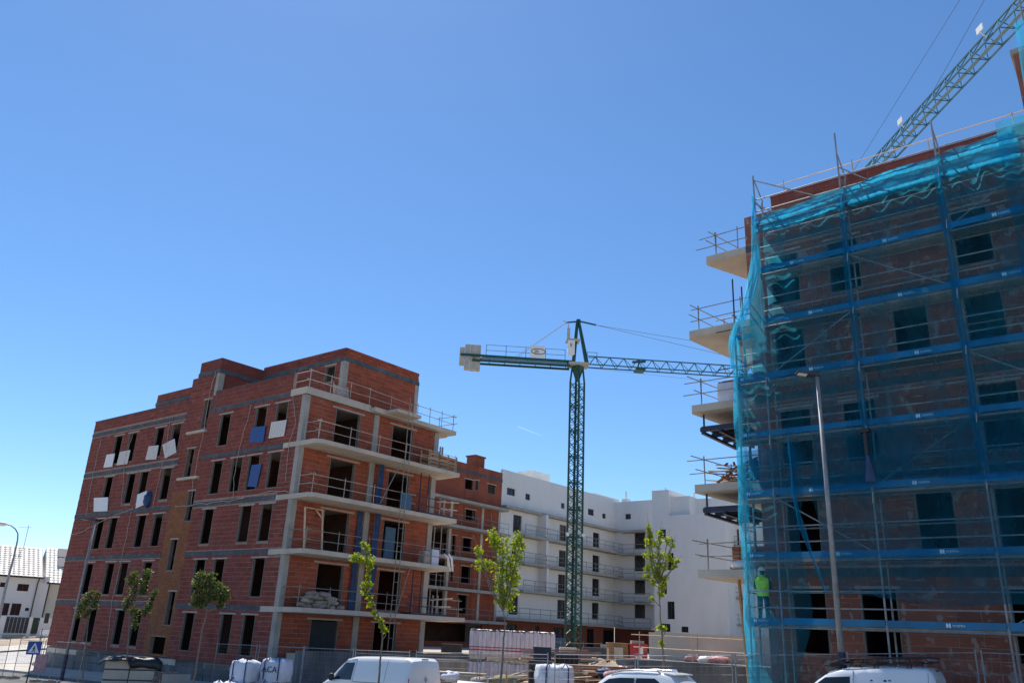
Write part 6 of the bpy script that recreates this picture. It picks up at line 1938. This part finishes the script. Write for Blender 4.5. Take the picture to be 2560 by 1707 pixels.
for sd_ in (1, -1):
    mb = MB(RKF); mb.tube([(.05, sd_ * .60, 2.02), (.25, sd_ * .60, 2.05), (2.2, sd_ * .60, 2.03), (2.75, sd_ * .58, 1.86)], .02, 6); mb.tube([(.25, sd_ * .60, 1.91), (2.6, sd_ * .60, 1.89)], .018, 6)
    obj('side_rail', mb, M['black'], rk)
    for xx in (.35, .8, 1.2, 1.6, 2.0, 2.3):
        mb = MB(RKF); mb.tube([(xx, sd_ * .60, 1.9), (xx, sd_ * .60, 2.04)], .014, 5); obj('upright', mb, M['black'], rk)
    for xx in (.5, 1.3, 2.1):
        mb = MB(RKF); mb.tube([(xx, sd_ * .60, 1.9), (xx, sd_ * .66, 1.80), (xx + .1, sd_ * .66, 1.80), (xx + .1, sd_ * .60, 1.9)], .016, 5); obj('foot', mb, M['black'], rk)
for xx in (.08, .45, .9, 1.35, 1.8, 2.25):
    mb = MB(RKF); mb.tube([(xx, -.6, 1.93), (xx, .6, 1.93)], .016, 5); obj('cross_bar', mb, M['black'], rk)
mb = MB(RKF); mb.hexa([(2.3, -.58, 1.93), (2.78, -.5, 1.84), (2.78, .5, 1.84), (2.3, .58, 1.93), (2.3, -.58, 1.95), (2.78, -.5, 1.86), (2.78, .5, 1.86), (2.3, .58, 1.95)]); obj('wind_deflector', mb, M['black'], rk)
mb = MB(RKF); mb.tube([(.1, -.3, 1.96), (.1, .55, 2.0)], .03, 6); obj('roller', mb, M['steel'], rk)
v3.wheels((.8, 3.5), .89, .31)

# ================================================================== building materials on the site
def gpt(u, v, R, dz=0.0):
    p = PR(u, v, R); p.z = gsite(p.x, p.y) + dz
    return p
# wrapped insulation packs, two tiers
pa, pb_ = PR(1176, 1566, 45), PR(1388, 1578, 45)
xd = (pb_ - pa); xd.z = 0; WL = xd.length; xd.normalize(); yd = Vector((-xd.y, xd.x, 0))
g0 = gsite(pa.x + 2, pa.y)
ztop = pa.z
tier = (ztop - g0 - .3) / 2
for tr in range(2):
    for c in range(5):
        w_ = WL / 5
        o_ = pa + xd * (w_ * (c + .5)) + yd * .6; zb = g0 + .02 + tr * (tier + .14)
        base = Vector((o_.x, o_.y, zb))
        lab = 'white and pink wrapped insulation pack, %s, %s tier' % (['farthest from the crane', 'fourth from the crane', 'third from the crane', 'second from the crane', 'nearest the crane'][c], 'upper' if tr else 'lower')
        t = thing('insulation_pack', lab, 'insulation', base, 'wrapped insulation packs, %s tier' % ('upper' if tr else 'lower'))
        fr = lambda x, y, z, b_=base: b_ + xd * x + yd * y + Vector((0, 0, z))
        mb = MB(fr); mb.box(-w_ / 2 + .04, w_ / 2 - .04, -.5, .5, 0, .12); obj('pallet_base', mb, M['woodL'], t)
        nr = 4; rr = w_ / nr / 2
        for i in range(nr):
            for j in range(3):
                x, y = -w_ / 2 + rr + i * 2 * rr, -.5 + rr + j * (1.0 - 2 * rr) / 2
                dz = R_.uniform(-.04, .02)
                mb = MB(fr); mb.tube([(x, y, .125), (x, y, .3), (x + R_.uniform(-.01, .01), y, tier - .06 + dz), (x, y, tier + dz)], [rr * 1.1, rr * 1.14, rr * 1.14, rr * .8], 10); ro = obj('roll', mb, M['wrap'], t, True)
                if j == 0:
                    for zz, hh in ((tier * .30, .06), (tier * .40, .05)):
                        mb = MB(fr); mb.tube([(x, y, zz), (x, y, zz + hh)], rr * 1.155, 10, False); obj('print_band', mb, M['wrapR'], ro)
        mb = MB(fr); P = []
        for i in range(13):
            P.append([( -w_ / 2 + .01 + (w_ - .02) * i / 12, y, tier + .012 + R_.uniform(0, .05)) for y in (-.5, -.2, .2, .5)])
        mb.grid(P); obj('top_film', mb, M['white'], t, True)
# big white bags
def big_bag(label, base, w_=.95, h_=1.0, seed=1, text=None, grp=None, yaw=0.0, straps=True):
    t = thing('bulk_bag', label, 'bag', base, grp)
    e = Vector((cos(yaw), sin(yaw), 0)); n_ = Vector((sin(yaw), -cos(yaw), 0)); rg = random.Random(seed)
    fr = lambda x, y, z: base + e * x - n_ * y + Vector((0, 0, z))
    mb = MB(); rows = []
    for j in range(9):
        f = j / 8; row = []
        for i in range(25):
            a = 2 * pi * i / 24; sx, sy = cos(a), sin(a)
            k = max(abs(sx), abs(sy)); r = w_ / 2 * (1 / k) ** .82 * (.93 + .09 * sin(pi * f) + (0 if i in (0, 24) else rg.uniform(-.025, .025)))
            zz = f * h_ + (0 if j < 7 else rg.uniform(-.05, .06))
            row.append(fr(r * sx, r * sy, max(0, zz)))
        row[-1] = row[0]; rows.append(row)
    top_ = sum((Vector(p) for p in rows[-1][:-1]), Vector()) / 24
    rows.append([top_ + (Vector(p) - top_) * .5 + Vector((0, 0, rg.uniform(-.06, .12))) for p in rows[-1][:-1]]); rows[-1].append(rows[-1][0])
    rows.append([top_] * 25)
    mb.grid(rows); bo_ = obj('sack', mb, M['bag'], t, True)
    if straps:
        for x in (-.3, .3):
            mb = MB(fr); mb.beam((x * w_, -w_ / 2 - .045, .05), (x * w_, -w_ / 2 - .045, h_ - .02), .045, .006, up=(0, 0, 1)) if False else mb.box(x * w_ - .025, x * w_ + .025, -w_ / 2 * 1.07, -w_ / 2 * 1.055, .05, h_); obj('strap', mb, M['bagstrap'], t)
            mb = MB(fr); mb.tube([(x * w_, -w_ / 2, h_ - .02), (x * w_ * .8, -w_ / 2 + .1, h_ + .16), (x * w_ * .6, -w_ / 2 + .2, h_ + .02)], .022, 5); obj('loop', mb, M['bagstrap'], t)
    if text:
        text_mesh(text, .34, 'lettering', M['navy'], t, fr(-.4 * w_, -w_ / 2 * 1.085, h_ * .45), e, (0, 0, 1))
    return t
Rb = 39.0
GBB = 'white bulk bags stacked before the brick corner'
yb = radians(-14)
for k, (u, tr, lab, tx) in enumerate(((612, 1, 'upper white bulk bag with blue straps at the left of the stacked pair', None), (690, 1, 'upper white bulk bag printed with dark letters', 'ACA'), (606, 0, 'lower white bulk bag at the left of the stack', None), (686, 0, 'lower white bulk bag under the lettered one', None), (648, 0, 'lower white bulk bag squeezed in the middle of the stack', None))):
    p = gpt(u, 1690, Rb + (1.1 if k == 4 else 0)); p.z += .03 + tr * .78
    big_bag(lab, p, .98 + .1 * (k == 1), .78 + (.05 if k == 1 else 0), 20 + k, tx, GBB, yb * .3 + .1 * k - .2)
big_bag('low white bulk bag slumped in front of the stacked ones', gpt(562, 1700, 38.0, .02), .9, .75, 31, None, None, .3)
big_bag('crumpled white bulk bag with blue straps behind the fence, beside the parked car', gpt(1385, 1690, 34.5, .02), 1.45, .85, 33, None, None, .1)
# concrete block stack under a black tarp
p0 = gpt(322, 1690, 45.5, .05); e = Vector((cos(radians(20)), sin(radians(20)), 0)); n_ = Vector((-e.y, e.x, 0))
for r in range(3):
    for c in range(2):
        fr = lambda x, y, z: p0 + e * x + n_ * y + Vector((0, 0, z))
        mb = MB(fr); mb.box(-1.1 + c * 1.13, -.02 + c * 1.13, -.5, .5, r * .46 + .02, r * .46 + .41)
        tag(obj('concrete_block', mb, M['concL']), 'pale grey concrete block pack in the stack under the black tarp', 'block', 'concrete block packs under the black tarp')
        mb = MB(fr); mb.box(-1.1 + c * 1.13, -.02 + c * 1.13, -.48, .48, r * .46 - .035, r * .46 + .018)
        tag(obj('timber_spacer', mb, M['steelD']), 'dark timber spacer between the concrete block packs', 'timber', 'spacers between the concrete block packs')
rows = []
for j in range(9):
    row = []
    for i in range(17):
        x = -1.35 + 2.75 * i / 16; y = -.95 + 1.6 * j / 8
        z = 1.42 + .03 * sin(i * 1.3 + j) - max(0, abs(x) - 1.1) * .8 - max(0, -y - .5) * (1.0 if x > -.1 else .35)
        row.append(p0 + e * x + n_ * max(y, -.58 - .2 * (x < -.1)) + Vector((0, 0, z + .02)))
    rows.append(row)
mb = MB(); mb.grid(rows); o = tag(obj('tarpaulin', mb, M['tarpk'], None, True), 'black tarpaulin draped over the concrete block stack', 'tarpaulin')
mo = o.modifiers.new('thick', 'SOLIDIFY'); mo.thickness = .012
# perforated brick pile beside it
p1 = gpt(410, 1700, 45.0, .05); n = 0
for r in range(5):
    for c in range(5 - r // 2):
        mb = MB(); b_ = p1 + e * (-.7 + c * .32 + r * .1) + Vector((0, 0, r * .17))
        mb.hexa([b_ + e * a + n_ * q + Vector((0, 0, z)) for z in (0, .15) for a, q in ((0, -.3), (.28, -.3), (.28, .3), (0, .3))])
        o = tag(obj('perforated_brick', mb, M['mortar']), 'perforated clay brick in the stepped pile beside the tarpaulin', 'brick', 'perforated bricks piled beside the tarpaulin')
        hm = MB()
        for k in range(3):
            q = b_ + e * (.05 + .08 * k) - n_ * .302; hm.hexa([q + e * a - n_ * d + Vector((0, 0, z)) for z in (.04, .11) for a, d in ((0, 0), (.045, 0), (.045, .004), (0, .004))])
        obj('hole', hm, M['black'], o); n += 1
mb = MB(); q = gpt(438, 1700, 44.5, .05)
mb.hexa([q + e * a + n_ * b_ + Vector((0, 0, z)) for z in (0, .75) for a, b_ in ((-.6, -.3), (.65, -.3), (.65, .3), (-.6, .3))]); tag(obj('concrete_kerb_pack', mb, M['conc']), 'grey concrete box standing by the plinth of the brick facade', 'concrete box')
# beige concrete wall on the podium edge, ledge and clutter
wl0 = PR(1622, 1579, 40.0); wl0 = Vector((wl0.x, wl0.y, 0)); wd = Vector((dS[0], dS[1], 0)); wn = Vector((bS[0], bS[1], 0))
WF = lambda x, y, z: wl0 + wd * x + wn * y + Vector((0, 0, z))
wtop = PR(1622, 1579, 40.0).z
ledz = PR(1760, 1657, 36.5).z
t = thing('concrete_wall', 'beige board marked concrete wall on the podium edge behind the parked car', 'wall', WF(0, 0, 2.0))
for (a, b, m_) in ((0, 2.4, 0), (2.42, 4.6, 0), (4.62, 8.2, .12)):
    mb = MB(WF); mb.box(a, b, m_, m_ + .3, 1.2, wtop); obj('wall_panel', mb, M['concW'], t)
mb = MB(WF); mb.box(-.02, .0, .3, 6.0, 1.2, wtop - .03); mb.box(0, .3, .302, 6, 1.2, wtop); obj('return_wall', mb, M['conc'], t)
lg = MB(WF); lg.box(-.4, 9.2, -2.2, -.02, -.3, ledz); o = tag(obj('concrete_ledge', lg, M['concP']), 'concrete ledge in front of the beige wall with a sunlit top', 'ledge')
for k, (x, s_) in enumerate(((2.6, .3), (3.2, .36), (3.75, .3))):
    mb = MB(); c = WF(x, -.8, ledz + .12); mb.blob(tuple(c), (.42, .22, .17), 60 + k, 12, 7, .28); tag(obj('netting_bundle', mb, M['pink' if k != 1 else 'white'], None, True), ['crumpled pink netting at the left of the ledge heap', 'pale plastic bundle in the middle of the ledge heap', 'crumpled pink netting at the right of the ledge heap'][k], 'bundle')
guardrail('guardrail with thin posts in front of the beige concrete wall', None, [WF(.6, -1.9, ledz), WF(5.6, -1.9, ledz)], 0, 0, step=2.3, h=1.0, mat='woodL')
# tall timber prop near the net
mb = MB(); mb.tube([RB(-1.0, 2.2, 1.0), RB(-1.25, 2.2, ZR[1] - .27)], .06, 7); tag(obj('shoring_prop', mb, M['wood']), 'ochre painted prop from the ledge up to the lowest side balcony', 'prop')
# red tool box, timber box
q = PR(1597, 1612, 45.0)
RF = lambda x, y, z: Vector((q.x, q.y, 0)) + Vector((x, y, z))
t = thing('tool_container', 'dented red steel tool container beside the beige wall', 'container', RF(0, .4, 2.0))
mb = MB(RF); mb.box(-.44, .44, 0, .8, 2.02, q.z); bo_ = obj('box', mb, M['redbox'], t)
mb = MB(RF); mb.box(-.46, .46, -.02, .82, q.z, q.z + .06); obj('lid', mb, M['redbox'], t)
mb = MB(RF); mb.box(.0, .22, -.008, -.001, q.z - .42, q.z - .12); mb.box(-.2, .15, -.006, -.001, q.z - .62, q.z - .5); obj('paper_notice', mb, M['white'], bo_)
mb = MB(RF); mb.box(-.35, .3, .1, .6, q.z + .062, q.z + .22); tag(obj('paper_sacks', mb, M['sack']), 'grey paper sacks on top of the red tool container', 'sacks')
mb = MB(RF); mb.box(-1.5, -.5, .3, 1.2, 2.02, q.z + .02); mb.box(-1.55, -.45, .25, 1.25, q.z + .022, q.z + .07); tag(obj('timber_box', mb, M['wood']), 'brown timber box left of the red tool container', 'box')
mb = MB(RF); mb.box(-1.25, -.8, .05, .28, 2.02, q.z - .15); tag(obj('grey_box', mb, M['concL']), 'small pale box in front of the brown timber box', 'box')
# stacks of planks and panels behind the fence
def plank_stack(label, u, v, R, L_, n, m, ang, mats, w_=.22, h_=.05, dz=.05, grp=None, mess=.06):
    b_ = gpt(u, v, R, dz); rg = random.Random(u)
    d = Vector((cos(ang), sin(ang), 0)); c = Vector((-d.y, d.x, 0))
    for r in range(n):
        for k in range(m):
            a = rg.uniform(-mess, mess); dd = (d + c * a).normalized()
            p = b_ + c * ((k - m / 2) * w_ * 1.05) + Vector((0, 0, .05 + r * (h_ + .008))) + d * rg.uniform(-.25, .25)
            mb = MB(); mb.beam(p - dd * L_ / 2, p + dd * L_ / 2, w_, h_)
            tag(obj('plank', mb, M[rg.choice(mats)]), label, 'plank', grp or label)
plank_stack('weathered plank in the stack behind the fence right of the insulation packs', 1475, 1680, 37, 3.2, 12, 3, .1, ['planks', 'woodL', 'woodR'], dz=.2)
plank_stack('grey formwork board in the stack behind the white panel van', 1130, 1690, 37, 2.6, 5, 3, -.2, ['planks', 'concL', 'woodL'], dz=.1)
plank_stack('brown plank in the loose heap behind the fence left of the stake', 1165, 1700, 34.5, 2.0, 3, 4, .5, ['woodR', 'wood', 'woodL'], mess=.5, dz=.1)
plank_stack('pale batten in the heap in front of the crane', 1520, 1660, 40, 2.4, 8, 3, .35, ['woodL', 'planks'], mess=.5, dz=.6, w_=.1)
for k, (u, v, R, w_, h_, lab) in enumerate(((1355, 1640, 37.5, .75, 1.7, 'tall stack of dark green plastic crates behind the fence'), (1350, 1668, 35.5, .9, 1.0, 'low stack of black plastic crates behind the fence'), (1415, 1662, 38.5, 1.0, 1.3, 'black plastic crates beside the plank stack'))):
    b_ = gpt(u, v, R, .05); t = thing('plastic_crates', lab, 'crates', b_)
    nn = int(h_ / .25)
    for r in range(nn):
        mb = MB(); x0, x1 = b_.x - w_ / 2, b_.x + w_ / 2
        z0_ = b_.z + r * .25
        mb.box(x0, x1, b_.y - .3, b_.y + .3, z0_, z0_ + .2); mb.box(x0 - .02, x1 + .02, b_.y - .32, b_.y + .32, z0_ + .203, z0_ + .24)
        for j in range(8): mb.box(x0 + w_ * (j + .35) / 8, x0 + w_ * (j + .65) / 8, b_.y - .312, b_.y - .302, z0_ + .01, z0_ + .19)
        obj('crate', mb, M['black' if k else 'navy'], t)
for k, (u, v, R, s, m_, lab) in enumerate(((1512, 1674, 36, .35, 'bluet', 'blue plastic sheet crumpled on the site ground'), (1530, 1680, 35, .3, 'pink', 'pinkish plastic scrap beside the blue sheet'), (1560, 1668, 38, .4, 'white', 'white plastic scrap near the red container'), (1490, 1648, 42, .4, 'sack', 'grey rubble sack near the crane base'))):
    b_ = gpt(u, v, R, .5); b_.z = max(b_.z, PR(u, v, R).z - .1)
    mb = MB(); mb.blob(tuple(b_), (s, s * .7, .18), 70 + k, 12, 7, .3); tag(obj('plastic_sheet' if k < 3 else 'rubble_sack', mb, M[m_], None, True), lab, 'plastic' if k < 3 else 'sack')
# heap of site soil under the scraps
mb = MB(); c = gpt(1520, 1690, 38.5); rows = []
rg = random.Random(5)
for j in range(7):
    f = j / 6
    rows.append([Vector((c.x + (3.2 * (1 - f) + .2) * cos(2 * pi * i / 28), c.y + (1.9 * (1 - f) + .1) * sin(2 * pi * i / 28), c.z - .1 + 1.15 * f ** .8 + (rg.uniform(-.09, .09) if i < 28 and j else 0))) for i in range(28)])
    rows[-1].append(rows[-1][0])
mb.grid(rows); tag(obj('soil_heap', mb, M['dirt'], None, True), 'low heap of pale soil behind the fence in front of the crane', 'soil heap')
# pale board on a stand behind the fence by the panel van
b_ = gpt(1182, 1700, 31.5, .14); mb = MB(); mb.hexa([b_ + Vector(v) for v in ((-.6, -.3, .0), (.6, -.3, .0), (.6, .3, .0), (-.6, .3, .0), (-.55, -.28, 1.02), (.5, -.28, .98), (.55, .28, 1.05), (-.55, .28, 1.1))]); tag(obj('wrapped_pallet', mb, M['bag']), 'low pallet load wrapped in white film behind the panel van', 'pallet load')

# more of the litter of a building site, behind the fence
rg = random.Random(21)
ed_ = Vector((cos(.15), sin(.15), 0)); cd_ = Vector((-ed_.y, ed_.x, 0))
def lit_at(bear, R, dz=.03):
    x, y = R * sin(radians(bear)), R * cos(radians(bear))
    return Vector((x, y, gsite(x, y) + dz))
for i in range(40):     # loose boards and battens
    b_ = lit_at(rg.uniform(-7.5, 9.5), rg.uniform(33.2, 41)); a = rg.uniform(-.6, .6); el = rg.uniform(.0, .35); L_ = rg.uniform(1.0, 2.6)
    d = Vector((cos(a) * cos(el), sin(a) * cos(el), sin(el))); lift = rg.uniform(.0, .45)
    mb = MB(); p = b_ + Vector((0, 0, lift)); mb.beam(p, p + d * L_, rg.choice((.08, .12, .2)), rg.choice((.03, .05)))
    tag(obj('loose_board', mb, M[rg.choice(('woodL', 'wood', 'planks', 'woodR', 'white'))]), 'loose board in the litter behind the site fence', 'board', 'loose boards in the litter behind the site fence')
for i, (bb, R, n_) in enumerate(((-4.2, 36.5, 3), (.4, 35.2, 2), (3.3, 36.0, 4), (6.6, 36.4, 5), (8.6, 35.5, 4))):   # stacks of empty pallets
    base = lit_at(bb, R)
    for k in range(n_):
        a = rg.uniform(-.25, .25)
        xd_ = Vector((cos(a), sin(a), 0)); yd_ = Vector((-xd_.y, xd_.x, 0))
        pallet_on(base + Vector((rg.uniform(-.05, .05), 0, k * .14)), xd_, yd_, 'pallet', 'empty weathered pallet in a stack behind the site fence', 'empty pallets stacked behind the site fence', 1.2, .9, rg.choice(('planks', 'woodL', 'woodR')), 5)
for i in range(9):     # formwork panels standing against each other
    b_ = lit_at(-4.6 + i * .12, 40.5 + .1 * i); mb = MB(); mb.hexa([b_ + ed_ * x + cd_ * y + Vector((0, 0, z)) for z, y0 in ((0, 0), (1.7, .25)) for x, y in ((-1.3, y0), (1.3, y0), (1.3, y0 + .05), (-1.3, y0 + .05))])
    tag(obj('formwork_panel', mb, M[rg.choice(('planks', 'conc', 'sack'))]), 'grey formwork panel leaning in a row behind the fence', 'panel', 'formwork panels leaning behind the fence')
for i in range(14):    # steel props lying in a bundle
    b_ = lit_at(4.2 + rg.uniform(-.5, .5), 38.5 + rg.uniform(-.3, .3)) + Vector((0, 0, .9 + rg.uniform(0, .5))); a = rg.uniform(-.08, .08)
    mb = MB(); mb.tube([b_ - Vector((1.5, 1.5 * a, 0)), b_ + Vector((1.5, 1.5 * a, rg.uniform(-.15, .15)))], .035, 6)
    tag(obj('steel_tube', mb, M[rg.choice(('steel', 'woodR', 'rail'))]), 'steel tube in the bundle lying on stands behind the fence', 'tube', 'steel tubes bundled behind the fence')
for k, (bb, R) in enumerate(((3.4, 38.3), (4.2, 38.3), (5.0, 38.3))):
    b_ = lit_at(bb, R); mb = MB(); mb.tube([b_ - Vector((0, .5, 0)), b_ + Vector((0, 0, .86)), b_ + Vector((0, .5, 0))], .03, 5); mb.tube([b_ + Vector((0, -.35, .86)), b_ + Vector((0, .35, .86))], .04, 5)
    tag(obj('trestle', mb, M['steelD']), 'steel trestle carrying the tube bundle', 'trestle', 'trestles under the tube bundle')
for k in range(12):
    b_ = lit_at(rg.uniform(-6, 9), rg.uniform(33.5, 40)); s = rg.uniform(.25, .5); mb = MB(); mb.blob((b_.x, b_.y, b_.z + s * .45), (s * 1.2, s, s * .5), 90 + k, 11, 7, .22)
    tag(obj('rubble_sack', mb, M[rg.choice(('sack', 'bag', 'sack', 'olive'))], None, True), 'slumped sack lying in the litter behind the fence', 'sack', 'sacks lying behind the site fence')

# things standing on the podium round the crane base
rg = random.Random(33)
for i, (bb, R, w_, h_, m_, nm_, lab, cat) in enumerate((
    (1.2, 58, 1.6, .9, 'brickD', 'brick_pack', 'pack of red bricks on the podium behind the insulation stack', 'brick pack'), (4.6, 62, 1.2, .7, 'concL', 'block_pack', 'pack of pale blocks on the podium before the crane', 'block pack'),
    (6.4, 60, 1.8, .8, 'steelD', 'dark_container', 'low dark container right of the crane base', 'container'), (7.4, 66, 1.4, 1.0, 'planks', 'plank_pack', 'grey plank pack on the podium right of the crane', 'plank pack'),
    (5.7, 56, 1.0, .5, 'navy', 'tool_chest', 'navy tool chest on the podium right of the crane base', 'chest'), (8.3, 57, 1.2, .9, 'conc', 'concrete_tub', 'grey concrete tub on the podium left of the red container', 'tub'),
    (2.6, 52, 1.5, .45, 'woodR', 'timber_pack', 'reddish timber pack lying behind the insulation stack', 'timber pack'), (3.6, 70, 2.0, 1.3, 'shut', 'site_skip', 'blue grey skip left of the crane base', 'skip'),
    (-3.0, 60, 1.4, .6, 'black', 'rubber_mats', 'black rubber mats stacked under the open ground floor of the wing', 'mats'), (0.4, 66, 1.4, .8, 'sack', 'sack_pallet', 'pallet of grey sacks behind the insulation stack', 'sacks'))):
    x, y = R * sin(radians(bb)), R * cos(radians(bb)); t = thing(nm_, lab, cat, Vector((x, y, 2.0)))
    nn = max(2, int(h_ / .22)); hh = h_ / nn
    for k in range(nn):
        j = rg.uniform(-.04, .04); mb = MB(); mb.box(x - w_ / 2 + j, x + w_ / 2 + j, y - .5, y + .5, 2.01 + k * hh, 2.0 + (k + 1) * hh - .015); obj('layer', mb, M[m_], t)
for k in range(5):
    guardrail('thin tube barrier on the podium before the white block', 'thin tube barriers on the podium before the white block', [Vector((2.0 + k * 3.2, 66 + .6 * k, 2.0)), Vector((4.8 + k * 3.2, 66.4 + .6 * k, 2.0))], 0, 0, step=1.4, h=1.0, over=.1, mat='rail')
